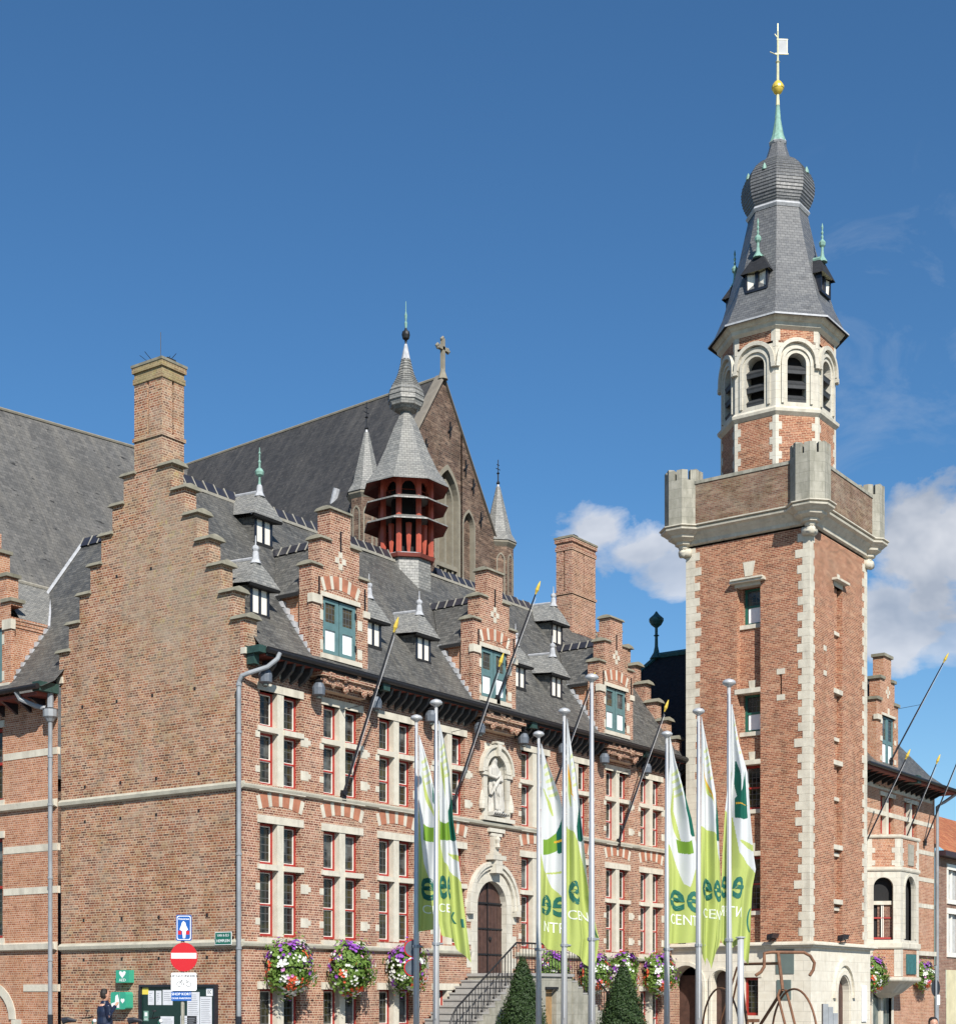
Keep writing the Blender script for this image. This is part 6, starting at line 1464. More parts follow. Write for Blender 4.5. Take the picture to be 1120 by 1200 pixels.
flagpole(-6.07, -14.05, 'tall bare aluminium flagpole without a flag, near the centre'); flagpole(-.28, -12.34, 'aluminium flagpole just left of the tower edge'); flagpole(-2.20, -14.07, 'aluminium flagpole overlapping the left tower quoins')
flagpole(-4.32, -15.76, 'tallest looking aluminium flagpole, in front of the tower')
t = thing('short_post', (-4.32, -15.98, 0), 'short thick aluminium post below the rightmost flag beside the rusty bicycle', 'post')
m = MB().use('pole'); m.smooth = True; m.tube([(-4.32, -15.98, 0), (-4.32, -15.98, 2.62)], .056, 14); m.build('pole', t)
m = MB().use('pole'); m.lathe((-4.32, -15.98, 2.60), [(.06, 0), (.085, .015), (.085, .03), (.02, .045)], 12); m.build('cap', t)

PALE = (.62, .68, .36)
WHITE, LIME, DARK, MID, ORG = (.70, .72, .72), (.50, .58, .17), (.012, .12, .085), (.20, .36, .045), (.75, .42, .04)
fm, nt, b, out = mat_base('flag_cloth')
at = N(nt, 'ShaderNodeVertexColor', layer_name='print'); nt.links.new(at.outputs[0], b.inputs['Base Color']); b.inputs['Roughness'].default_value = .75; b.inputs['Specular IOR Level'].default_value = .2
tl = N(nt, 'ShaderNodeBsdfTranslucent'); nt.links.new(at.outputs[0], tl.inputs[0]); mx = N(nt, 'ShaderNodeMixShader'); mx.inputs[0].default_value = .32
nt.links.new(b.outputs[0], mx.inputs[1]); nt.links.new(tl.outputs[0], mx.inputs[2]); nt.links.new(mx.outputs[0], out.inputs[0]); M_['flag_cloth'] = fm
def interp(tab, v):
    if v <= tab[0][0]: return tab[0][1]
    for (a, x), (c, y) in zip(tab, tab[1:]):
        if v <= c: return x + (y - x) * (v - a) / (c - a)
    return tab[-1][1]
class Flag:
    def __init__(s, pole, sc, right, left, top, bot, k, amp, ph):
        s.P = Vector((pole[0], pole[1], 0)); s.sc = sc; s.r = right; s.l = left; s.top = top; s.bot = bot; s.k = k; s.amp = amp; s.ph = ph
    def p(s, a, h, off=0.0):
        """a across 0..1, h = depth below the horizon line reference in cm steps"""
        bot = interp(s.bot, a); v = s.top + (bot - s.top) * h
        L_ = interp(s.l, v) / s.sc; R_ = interp(s.r, v) / s.sc; w = R_ - L_
        z = 1.6 + (1168 - v) / s.sc
        fall = min(1.0, w / .35)
        ph = s.ph + h * 1.5
        dep = s.amp * fall * (math.sin(2 * PI * s.k * a + ph) + .45 * math.sin(2 * PI * s.k * 1.9 * a + 2 * ph + h * 3)) + .03 * math.sin(h * 9 + a * 4)
        dep *= min(1, a * 5 + .15)
        u = L_ + w * a + .12 * w * math.sin(2 * PI * s.k * a + ph + .9) * .55 * min(1, 4 * a * (1 - a))
        return s.P + E_ * (.045 + u) + NF * (dep + off + .02) + Vector((0, 0, z))
def flag(F, pat, lab, texts):
    t = thing('flag', (F.P.x, F.P.y, 1.6 + (1168 - F.top) / F.sc), lab, 'flag', 'green and white town flags on the poles')
    A, B_ = 84, 330; vs = [F.p(i / A, j / B_) for j in range(B_ + 1) for i in range(A + 1)]
    m = MB().use('flag_cloth'); m.smooth = True
    m.add(vs, [(j * (A + 1) + i, j * (A + 1) + i + 1, (j + 1) * (A + 1) + i + 1, (j + 1) * (A + 1) + i) for j in range(B_) for i in range(A)])
    o = m.build('cloth', t, recalc=False)
    ca = o.data.color_attributes.new('print', 'FLOAT_COLOR', 'CORNER')
    li = 0
    for pl in o.data.polygons:
        q = pl.index; j, i = divmod(q, A); a, h = (i + .5) / A, (j + .5) / B_; v = F.top + (interp(F.bot, a) - F.top) * h
        c = pat(a, v)
        for _ in range(4): ca.data[li].color = (c[0], c[1], c[2], 1); li += 1
    # printed lettering follows the folds of the cloth
    m = {}
    for (txt, a0, v0, wa, hv, mt, mir) in texts:
        vs, fs = text_geo(txt, 1.0, .018 if mt == 'flag_dark' else 0)
        bm = bmesh.new(); bv = [bm.verts.new((x, y, 0)) for x, y in vs]
        for f in fs:
            try: bm.faces.new([bv[i] for i in f])
            except ValueError: pass
        bmesh.ops.triangulate(bm, faces=bm.faces); bmesh.ops.subdivide_edges(bm, edges=[e for e in bm.edges if e.calc_length() > .07], cuts=2, use_grid_fill=True)
        bmesh.ops.triangulate(bm, faces=bm.faces)
        xs = [v_.co.x for v_ in bm.verts]; ys = [v_.co.y for v_ in bm.verts]; wx = max(xs) - min(xs); wy = max(ys) - min(ys)
        mm = m.setdefault(mt, MB().use(mt)); bm.verts.index_update(); P = []
        for v_ in bm.verts:
            a = a0 + (v_.co.x - (max(xs) + min(xs)) / 2) / wx * wa * (-1 if mir else 1); vv = v0 - (v_.co.y - (max(ys) + min(ys)) / 2) / wy * hv + (a - a0) * 4
            a = min(max(a, 0.0), 1.0)
            h = (vv - F.top) / (interp(F.bot, a) - F.top); P.append(F.p(a, h, .007))
        mm.add(P, [[x.index for x in f.verts] for f in bm.faces]); bm.free()
    for mt, mm in m.items(): mm.build('lettering', t, recalc=False)
    return t
def pattern(d):
    """d: dict of the printed fields, v in the same units as the flag edges"""
    def f(a, v):
        c = WHITE
        lm = d['lime']           # list of (a, v): lime below this line
        if v > interp(lm, a): c = LIME
        for (a0, a1, v0, v1, sl, colr) in d.get('blocks', ()):
            q = (a - a0) / (a1 - a0)
            bow = sl * (a - a0) + (3.2 * math.sin(PI * min(1, max(0, q))) if v1 - v0 > 6 else 0)
            if colr is DARK and v0 - 34 < v < v1:      # leaf: narrows to a point upwards
                if q < 1 and q > 1 - min(1.0, max(.0, (v - v0 + 34) / 34)) ** 1.6 and v < v1 + bow: c = colr
            elif 0 < q < 1 and v0 + bow < v < v1 + bow * .6: c = colr
        for (pts, wdt, colr) in d.get('curves', ()):
            if pts[0][0] <= v <= pts[-1][0]:
                ac = interp(pts, v); tt = (v - pts[0][0]) / (pts[-1][0] - pts[0][0]); w = wdt * (math.sin(PI * min(1, max(.0, tt))) * .8 + .25)
                if abs(a - ac) < w: c = colr
        return c
    return f
def strokes(v0, n=3, a0=.35, a1=.95): return [(a0 + .05 * k, a1 - .12 * (k % 2), v0 + 8 * k, v0 + 8 * k + 2.6, -11, PALE) for k in range(n + 1)]
flag(Flag((-4.76, -9.26), 60, [(862, 1), (880, 7), (905, 14), (935, 20), (960, 23), (1000, 24), (1092, 23)], [(862, 0), (1092, 0)], 862, [(0, 1092), (1, 1088)], 1.3, .05, .4),
     pattern(dict(lime=[(0, 945), (.12, 985), (.3, 1010), (.55, 1035), (1, 1052)], blocks=strokes(893) + [(.3, .95, 965, 984, 6, MID)], curves=[([(905, .35), (935, .5), (968, .9)], .07, LIME), ([(918, .95), (940, .8), (950, .98)], .06, DARK)])),
     'white and lime flag with large dark letter e on the leftmost flagpole', [('e', .45, 1042, .62, 27, 'flag_dark', 0), ('CE', .55, 1066, .6, 10, 'flag_white', 0)])
flag(Flag((-5.79, -10.52), 63.3, [(845, 1), (870, 7), (905, 13), (960, 17), (1000, 23), (1040, 27), (1080, 32), (1127, 38)], [(845, 0), (1080, 0), (1127, 10)], 845, [(0, 1096), (.35, 1100), (.55, 1112), (.8, 1122), (1, 1128)], 1.9, .06, 1.8),
     pattern(dict(lime=[(0, 925), (.14, 990), (.25, 1010), (.6, 1022), (1, 1034)], blocks=strokes(878, 4, .2) + [(.12, .72, 961, 983, 3, MID), (.72, 1.0, 950, 984, 3, DARK)], curves=[([(893, .25), (920, .45), (935, .5)], .1, LIME), ([(1000, .5), (1004, .9), (1010, 1)], .2, LIME)])),
     'white and lime flag ending in a long hanging point, second flagpole from the left', [('ee', .32, 1040, .5, 28, 'flag_dark', 0), ('k', .58, 1072, .2, 20, 'flag_dark', 0), ('l', .84, 1082, .12, 10, 'flag_dark', 0), ('CE', .22, 1064, .36, 10, 'flag_white', 0)])
flag(Flag((-1.82, -10.18), 56.5, [(872, 1), (890, 6), (905, 12), (935, 22), (960, 27), (1000, 29), (1112, 30)], [(872, 0), (1112, 0)], 872, [(0, 1104), (.3, 1112), (1, 1116)], 1.0, .07, .2),
     pattern(dict(lime=[(0, 1000), (.12, 1020), (.5, 1040), (1, 1058)], blocks=strokes(900, 4, .3) + [(.08, .68, 984, 1002, -14, MID), (.68, 1, 975, 1000, -22, DARK), (.6, 1, 986, 988, -10, ORG), (.1, 1, 1024, 1025.5, -4, LIME)], curves=[([(925, .12), (940, .45), (956, .6)], .09, LIME)])),
     'white and lime flag with mirrored letters, hanging right of the stair door', [('ee', .5, 1062, .95, 24, 'flag_dark', 1), ('NTR', .52, 1087, .8, 12, 'flag_white', 0)])
flag(Flag((-3.69, -11.99), 61.5, [(842, 1), (870, 5), (905, 11), (960, 17), (1000, 21), (1050, 26), (1080, 33), (1100, 38), (1132, 34)], [(842, 0), (1132, 0)], 842, [(0, 1112), (.4, 1122), (.8, 1133), (1, 1126)], 1.5, .07, 2.6),
     pattern(dict(lime=[(0, 968), (.35, 974), (.72, 985), (.86, 1010), (1, 1040)], blocks=strokes(888, 4, .4) + [(.72, .95, 968, 984, 3, DARK)], curves=[([(895, .2), (930, .35), (938, .7)], .08, ORG), ([(910, .2), (945, .3)], .06, LIME)])),
     'lime flag with letter e and CEN left of the bare flagpole', [('e', .36, 1046, .5, 28, 'flag_dark', 0), ('CEN', .45, 1073, .75, 11, 'flag_white', 0), ('(', .93, 1090, .1, 18, 'flag_dark', 0)])
flag(Flag((-.28, -12.34), 56.5, [(862, 1), (890, 7), (930, 18), (960, 26), (1000, 33), (1050, 37), (1106, 38)], [(862, 0), (900, 0), (940, -3), (980, -4), (1020, 0), (1106, 0)], 862, [(0, 1106), (1, 1104)], 1.1, .075, 1.1),
     pattern(dict(lime=[(0, 985), (.12, 992), (.3, 1010), (.48, 1036), (.62, 1040), (.8, 1025), (1, 1012)], blocks=strokes(908, 3, .3) + [(.42, .85, 983, 999, 4, MID), (.82, 1, 948, 978, 20, DARK)], curves=[([(925, .45), (950, .3), (985, .5)], .09, LIME)])),
     'white and lime flag with e and CENT, just left of the tower edge', [('ee', .5, 1056, .95, 25, 'flag_dark', 0), ('CENT', .45, 1078, .8, 12, 'flag_white', 0)])
flag(Flag((-2.20, -14.07), 61.5, [(840, 1), (860, 5), (890, 11), (930, 17), (960, 20), (1000, 22), (1060, 26), (1100, 24), (1134, 17)], [(840, 0), (1100, 0), (1134, 3)], 840, [(0, 1122), (.2, 1134), (.35, 1122), (.6, 1136), (.75, 1124), (1, 1108)], 1.5, .06, .0),
     pattern(dict(lime=[(0, 968), (.5, 973), (.84, 978), (.9, 1000), (1, 1010)], blocks=strokes(880, 4, .45) + [(.84, 1, 962, 984, 3, DARK)], curves=[([(895, .15), (912, .4), (942, .85)], .06, ORG), ([(912, .4), (930, .55), (943, .88)], .05, LIME)])),
     'white and lime flag with ragged lower edge before the left tower quoins', [('ee', .52, 1043, .92, 26, 'flag_dark', 0), ('CEN', .5, 1071, .85, 11, 'flag_white', 0)])
flag(Flag((-4.32, -15.76), 67.6, [(826, 1), (870, 9), (905, 19), (950, 22), (1000, 27), (1018, 30), (1040, 26), (1100, 23), (1130, 20)], [(826, -1), (870, -2), (905, -3), (950, -8), (1000, -11), (1060, -13), (1100, -13), (1130, -4)], 826, [(0, 1104), (.25, 1112), (.5, 1106), (.75, 1120), (1, 1130)], 1.3, .085, 2.0),
     pattern(dict(lime=[(0, 950), (.25, 955), (.34, 958), (.44, 1000), (.7, 1012), (1, 1022)], blocks=strokes(850, 4, .5) + [(.38, .88, 935, 958, 4, DARK), (.4, .9, 940, 942, 9, ORG)], curves=[([(892, .42), (915, .45), (940, .5)], .09, DARK), ([(905, .12), (925, .2), (945, .1)], .05, LIME), ([(985, .5), (992, .9), (997, 1)], .2, LIME)])),
     'white and lime flag with mirrored dark letters on the pole before the tower', [('ee', .3, 1040, .6, 26, 'flag_dark', 1), ('.', .62, 1040, .08, 5, 'flag_dark', 0), ('NTR', .3, 1068, .62, 12, 'flag_white', 1), ('(', .94, 1078, .1, 28, 'flag_dark', 0)])

# twin round sign backs on the first pole
t = thing('no_parking_signs', (-4.86, -9.22, 2.0), 'two small round blue grey signs with red rims on the leftmost flagpole', 'road sign')
for z in (2.55, 2.17):
    m = MB().use('sign_red'); c = Vector((-4.80, -9.16, z)); U = Vector((.45, -.9, 0)).normalized(); fr = Fr(c, U, Vector((-.9, -.45, 0)))
    def disc(mb, r_, n0, n1, frr): mb.prism(frr, [(r_ * math.cos(2 * PI * k / 24), r_ * math.sin(2 * PI * k / 24)) for k in range(24)], n0, n1)
    fr = Fr(c + fr.U * .01 - fr.N * .10, fr.U, fr.N); disc(m, .175, -.01, .0, fr); m.use('lamp_grey'); disc(m, .15, 0, .006, fr); m.build('sign_plate', t)

# ------------------------------------------------------------------ RUSTY BICYCLE SCULPTURE
t = thing('bicycle_sculpture', (-3.6, -16, 0), 'giant rusty steel bicycle sculpture standing before the white tower base', 'sculpture')
Fh, Rh = Vector((-4.53, -17.06, .87)), Vector((-2.53, -14.70, .88)); D_ = (Fh - Rh).normalized(); D_.z = 0; UPv = Vector((0, 0, 1)); side = D_.cross(UPv)
def wheel(c, r_, nm):
    m = MB().use('rust'); m.tube([c + (D_ * math.cos(a) + UPv * math.sin(a)) * r_ for a in [2 * PI * k / 40 for k in range(41)]], .019, 7, False)
    m.tube([c - side * .1, c + side * .1], .035, 8); m.build(nm, t)
wheel(Fh, .86, 'wheel'); wheel(Rh, .88, 'wheel')
saddle = Vector((-3.06, -15.33, 2.19)); head = Vector((-4.13, -16.59, 2.36)); crown = Vector((-4.27, -16.74, 1.72)); toph = Vector((-4.15, -16.62, 2.17)); bb = Vector((-3.38, -15.7, .80))
m = MB().use('rust')
m.tube([saddle, toph], .026, 8); m.tube([saddle + Vector((-.0, 0, 0)), bb], .030, 8); m.tube([crown, bb], .028, 8); m.tube([head, crown], .030, 8); m.build('frame', t)
m = MB().use('rust')
for sg in (-1, 1): m.tube([crown + side * .05 * sg, crown + side * .09 * sg - UPv * .1, Fh + side * .09 * sg], .022, 6)
m.build('fork', t)
m = MB().use('rust')
for sg in (-1, 1): m.tube([saddle - UPv * .05 + side * .03 * sg, Rh + side * .09 * sg], .018, 6); m.tube([bb + side * .04 * sg, Rh + side * .09 * sg], .018, 6)
m.build('stays', t)
HB = (Vector((.62, -.62, 0)) + side * .0).normalized()
m = MB().use('rust')
hb = []
for (u, n_, z) in ((-.42, .30, -.40), (-.33, .30, -.34), (-.27, .26, -.25), (-.26, .2, -.12), (-.24, .06, -.02), (-.12, 0, 0), (0, 0, 0), (.30, 0, 0), (.44, .02, .0), (.54, .08, -.06), (.60, .18, -.18), (.57, .24, -.3), (.50, .3, -.40)): hb.append(head + HB * u * 1.05 + D_ * n_ * .3 + UPv * z)
m.tube(hb, .028, 8); m.build('handlebar', t)
m = MB().use('rust'); m.box(bb.x - .25, bb.x - .02, bb.y - .1, bb.y + .02, .38, .44); m.tube([bb, (bb.x - .12, bb.y - .04, .42)], .02, 6); m.box(bb.x + .05, bb.x + .3, bb.y - .05, bb.y + .07, 1.14, 1.2); m.tube([bb, (bb.x + .15, bb.y, 1.17)], .02, 6); m.lathe(tuple(bb), [(.03, -.05), (.12, -.04), (.12, .04), (.03, .05)], 10); m.build('pedal', t)

# ------------------------------------------------------------------ ROAD SIGNS by the gable wall
cf_ = Vector((-.8137, -.5812, 0)); cu_ = Vector((.5812, -.8137, 0)); SP = Vector((-2.71, -.68, 0)); SF = Fr(SP, cu_, cf_)
t = thing('road_sign_post', (SP.x, SP.y, 0), 'post with blue cycle street sign, red no entry sign and white bicycle plate', 'road sign')
m = MB().use('stone_gray'); SPp = SF.p(-.04, 0, -.06); m.tube([SPp, SPp + Vector((0, 0, 3.5))], .045, 10); m.build('post', t)
def rrect(w, h, r_=.04): return [(sx * (w - r_) + r_ * math.cos(a), sz * (h - r_) + r_ * math.sin(a)) for sx, sz, a0 in ((1, 1, 0), (-1, 1, 90), (-1, -1, 180), (1, -1, 270)) for a in [R(a0 + k * 30) for k in range(4)]]
def plate(m, mt, w, h, u, z, n0, n1, r_=.04): m.use(mt); m.prism(SF, [(u + a, z + b) for a, b in rrect(w, h, r_)], n0, n1)
m = MB(); plate(m, 'sign_blue', .185, .31, .0, 3.24, .0, .012); plate(m, 'white', .165, .285, 0, 3.24, .012, .014); plate(m, 'sign_blue', .15, .27, 0, 3.24, .014, .016)
m.use('white'); put_text(m, SF, 'Fietsstraat', .062, 0, 3.45, .018, .003)
m.prism(SF, [(-.01, 3.40), (.04, 3.36), (.05, 3.3), (.10, 3.2), (.05, 3.16), (.035, 3.0), (.02, 2.99), (-.02, 2.99), (-.035, 3.16), (-.10, 3.2), (-.06, 3.3), (-.045, 3.36)], .0165, .019)
m.use('sign_red'); 
for u in (-.095, .095): m.prism(SF, [(u - .04, 3.08), (u + .04, 3.08), (u + .04, 3.17), (u - .04, 3.17)], .0162, .0178)
m.build('cycle_street_sign', t)
m = MB().use('sign_red'); m.prism(SF, [(.325 * math.cos(2 * PI * k / 48), 2.545 + .345 * math.sin(2 * PI * k / 48)) for k in range(48)], .0, .014); m.use('white'); m.prism(SF, [(-.30, 2.51), (.30, 2.51), (.30, 2.64), (-.30, 2.64)], .014, .017); m.build('no_entry_sign', t)
m = MB(); plate(m, 'white', .305, .215, 0, 1.955, 0, .012)
m.use('ink'); put_text(m, SF, 'UITGEZONDERD', .082, 0, 2.09, .014, .006)
for cu2 in (-.11, .11):
    m.arch_ring(SF, cu2, 1.90, .052, .064, .012, .016); m.arch_ring(SF, cu2, 1.90, .052, .064, .012, .016, rise=-1)
m.tube([SF.p(-.11, 1.9, .015), SF.p(-.06, 1.98, .015), SF.p(.07, 1.98, .015), SF.p(.0, 1.9, .015), SF.p(-.06, 1.98, .015)], .006, 4); m.tube([SF.p(.11, 1.9, .015), SF.p(.06, 2.01, .015)], .004, 4); m.tube([SF.p(-.075, 2.0, .015), SF.p(-.04, 2.0, .015)], .006, 4); m.ball(SF.p(.0, 1.9, .016), .014, 8, 5)
m.build('bicycle_plate', t)
m = MB(); plate(m, 'sign_blue', .24, .11, -.06, 1.61, 0, .012, .01); m.use('white'); put_text(m, SF, 'SHOP KORT', .085, -.06, 1.66, .014, .003); put_text(m, SF, 'DUUR PARKEREN', .058, -.06, 1.56, .014, .002); m.build('blue_plate', t)

# notice board, street name, AED things on the gable wall (x = 0 plane)
t = thing('notice_board', (-.08, 2.3, .5), 'large dark green municipal notice board with papers on the gable wall', 'notice board')
WF = Fr((0, 0, 0), (0, -1, 0), (-1, 0, 0))   # u = -y
m = MB().use('black'); 
for (a, b, c, d) in ((-3.74, -3.68, .5, 1.92), (-.95, -.89, .5, 1.92), (-3.68, -.95, 1.86, 1.92), (-3.68, -.95, .5, .56)): m.fb(WF, a, b, c, d, .0, .13)
m.build('frame', t); m = MB().use('board'); m.fb(WF, -3.68, -.95, .56, 1.86, .0, .07); m.build('panel', t)
for (a, b, c, d) in ((-3.43, -3.2, 1.38, 1.76), (-3.13, -2.92, 1.38, 1.76), (-2.87, -2.5, 1.38, 1.78), (-2.95, -2.45, .6, 1.08), (-1.95, -1.5, .72, 1.72), (-1.48, -1.05, .62, 1.6), (-2.2, -1.6, .66, 1.1)):
    m = MB().use('paper'); m.fb(WF, a, b, c, d, .07, .074); m.use('ink_pale'); z = d - .08
    while z > c + .08: m.fb(WF, a + .04, b - .04 - random.uniform(0, .08), z, z + .012, .074, .0745); z -= .05
    m.build('paper', t)
m = MB().use('yellow'); m.fb(WF, -3.66, -3.42, 1.66, 1.84, .07, .075); m.use('copper'); m.fb(WF, -3.6, -3.42, .95, 1.22, .07, .075); m.use('white'); m.fb(WF, -3.56, -3.46, 1.08, 1.18, .075, .078); put_text(m, WF, 'AED', .07, -3.51, 1.0, .078, .002)
m.fb(WF, -1.25, -1.0, 1.62, 1.82, .07, .075); m.use('ink'); put_text(m, WF, 'EC', .12, -1.13, 1.72, .078, .004); m.build('sticker', t)
t = thing('street_name_sign', (-.06, .57, 2.95), 'small green enamel street name sign beside the corner downpipe', 'street sign')
m = MB().use('white'); m.fb(WF, -.87, -.28, 2.93, 3.26, .13, .14); m.use('sign_green'); m.fb(WF, -.855, -.295, 2.945, 3.245, .14, .143); m.use('white'); put_text(m, WF, 'VAN & ELS', .09, -.575, 3.17, .145, .003); put_text(m, WF, 'HEMPLEIN', .105, -.575, 3.03, .145, .005); m.build('sign_plate', t)
m = MB().use('iron')
for u in (-.8, -.35): m.fb(WF, u - .02, u + .02, 3.05, 3.15, 0, .13)
m.build('fixing', t)
t = thing('defibrillator_sign', (-.1, 4.3, 2.0), 'green projecting sign with white heart and AED letters on the gable wall', 'sign')
m = MB().use('aed'); a0, a1, z0, z1 = -4.58, -4.06, 1.98, 2.32
m.hexa([WF.p(a0, z0, .0), WF.p(a1, z0, .0), WF.p(a1, z0, .18), WF.p(a0, z0, .18), WF.p(a0, z1, .0), WF.p(a1, z1, .0), WF.p(a1, z1, .18), WF.p(a0, z1, .18)])
m.use('white'); put_text(m, WF, 'AED', .11, -4.32, 2.045, .183, .006, 1.3)
m.prism(WF, [(-4.32, 2.10), (-4.22, 2.19), (-4.19, 2.24), (-4.21, 2.285), (-4.265, 2.29), (-4.32, 2.25), (-4.375, 2.29), (-4.43, 2.285), (-4.45, 2.24), (-4.42, 2.19)], .18, .184)
m.build('sign_box', t)
t = thing('defibrillator_cabinet', (-.1, 4.4, 1.25), 'green and white defibrillator cabinet on the gable wall below the AED sign', 'cabinet')
m = MB().use('aed'); m.prism(WF, [(a, 1.495 + b) for a, b in [(-4.4 + p, q) for p, q in rrect(.30, .235, .07)]], 0, .26); m.build('cabinet', t)
m = MB().use('white'); m.prism(WF, [(-4.66, 1.30), (-4.36, 1.30), (-4.36, 1.5), (-4.42, 1.66), (-4.5, 1.62), (-4.52, 1.45), (-4.66, 1.42)], .26, .264); m.prism(WF, [(-4.22, 1.42), (-4.15, 1.48), (-4.15, 1.53), (-4.19, 1.55), (-4.22, 1.53), (-4.25, 1.55), (-4.29, 1.53), (-4.29, 1.48)], .26, .264); m.use('ink_pale'); m.fb(WF, -4.34, -4.33, 1.27, 1.7, .26, .266); m.build('door', t)

# ------------------------------------------------------------------ PEOPLE
def man():
    B = Vector((-3.45, 1.25, 0)); f = Vector((.93, -.36, 0)).normalized(); rt = Vector((f.y, -f.x, 0))    # facing right in the picture
    t = thing('person', tuple(B), 'dark haired man in a navy leather jacket walking past the gable wall', 'person')
    def P(a, b, z): return B + rt * a + f * b + Vector((0, 0, z))
    m = MB().use('skin')
    m.lathe(P(0, .02, 1.49), [(.02, 0), (.055, .02), (.075, .07), (.085, .14), (.083, .2), (.06, .26), (.01, .28)], 16, sx=1.05, sy=1.05)
    m.tube([P(0, -.01, 1.38), P(0, .0, 1.52)], .06, 10); m.tube([P(0, .09, 1.66), P(0, .118, 1.605), P(0, .10, 1.595)], [.012, .02, .012], 6)
    m.tube([P(0, .07, 1.52), P(0, .095, 1.535)], [.035, .03], 8)
    for s_ in (-1, 1): m.tube([P(.088 * s_, .0, 1.60), P(.098 * s_, -.01, 1.66)], .016, 6)
    # torso, legs and arms under the clothes
    m.lathe(P(0, 0, .92), [(.13, 0), (.16, .1), (.15, .25), (.18, .42), (.15, .5), (.05, .54)], 14, sy=.85)
    for s_ in (-1, 1):
        st = .12 * s_; m.tube([P(.09 * s_, 0, .95), P(.1 * s_, st * .8, .5), P(.1 * s_, st * 1.6 - .05, .09)], [.085, .06, .045], 10); m.tube([P(.1 * s_, st * 1.6 - .05, .05), P(.1 * s_, st * 1.6 + .14, .04)], [.045, .035], 8)
    for s_, hd in ((-1, (.20, .20, 1.12)), (1, (.10, .24, 1.40))):
        el = P(.27 * s_, -.02, 1.12); hand = P(hd[0] * s_, hd[1], hd[2])
        m.tube([P(.2 * s_, 0, 1.38), el, hand], [.055, .045, .028], 8)
        pd = (hand - el).normalized()
        m.tube([hand - pd * .01, hand + pd * .07], [.03, .034], 8)
        for q in range(4): o_ = rt * (.012 * (q - 1.5)) ; m.tube([hand + pd * .06 + o_ * 1.5, hand + pd * .10 + o_ * 1.7 + f * .004, hand + pd * (.13 - .006 * abs(q - 1.4)) + o_ * 1.5 - Vector((0, 0, .012))], [.009, .008, .006], 6)
        m.tube([hand + pd * .02 - rt * .03 * s_, hand + pd * .065 - rt * .045 * s_], [.011, .008], 6)
    blob_obj(m, 'body', t, .008, 2)
    m = MB().use('hair'); m.lathe(P(0, -.022, 1.585), [(.07, -.03), (.095, .03), (.099, .1), (.088, .16), (.055, .205), (.01, .215)], 14); h_ = m.build('hair', t)
    m = MB().use('ink')
    for s_ in (-1, 1): m.ball(P(.034 * s_, .092, 1.655), .009, 8, 5)
    m.build('eyes', t)
    m = MB().use('navy_jacket')
    m.lathe(P(0, -.005, .86), [(.19, 0), (.205, .1), (.19, .25), (.205, .38), (.19, .48), (.13, .56), (.088, .64), (.08, .65)], 18, sy=.92, sx=.98)
    for s_, hd in ((-1, (.20, .20, 1.12)), (1, (.10, .24, 1.40))):
        el = P(.27 * s_, -.02, 1.12); hand = P(hd[0] * s_, hd[1], hd[2]); m.tube([P(.15 * s_, 0, 1.40), P(.22 * s_, 0, 1.36), el, el + (hand - el) * .9], [.08, .088, .07, .048], 10)
    blob_obj(m, 'jacket', t, .014, 3)
    m = MB().use('denim')
    for s_ in (-1, 1): st = .12 * s_; m.tube([P(.085 * s_, 0, .96), P(.1 * s_, st * .8, .5), P(.1 * s_, st * 1.6 - .05, .1)], [.115, .085, .07], 12)
    blob_obj(m, 'trousers', t, .014, 3)
    m = MB().use('black')
    for s_ in (-1, 1): st = .12 * s_; m.tube([P(.1 * s_, st * 1.6 - .1, .05), P(.1 * s_, st * 1.6 + .06, .055), P(.1 * s_, st * 1.6 + .17, .04)], [.052, .055, .04], 10)
    m.build('shoes', t)
man()
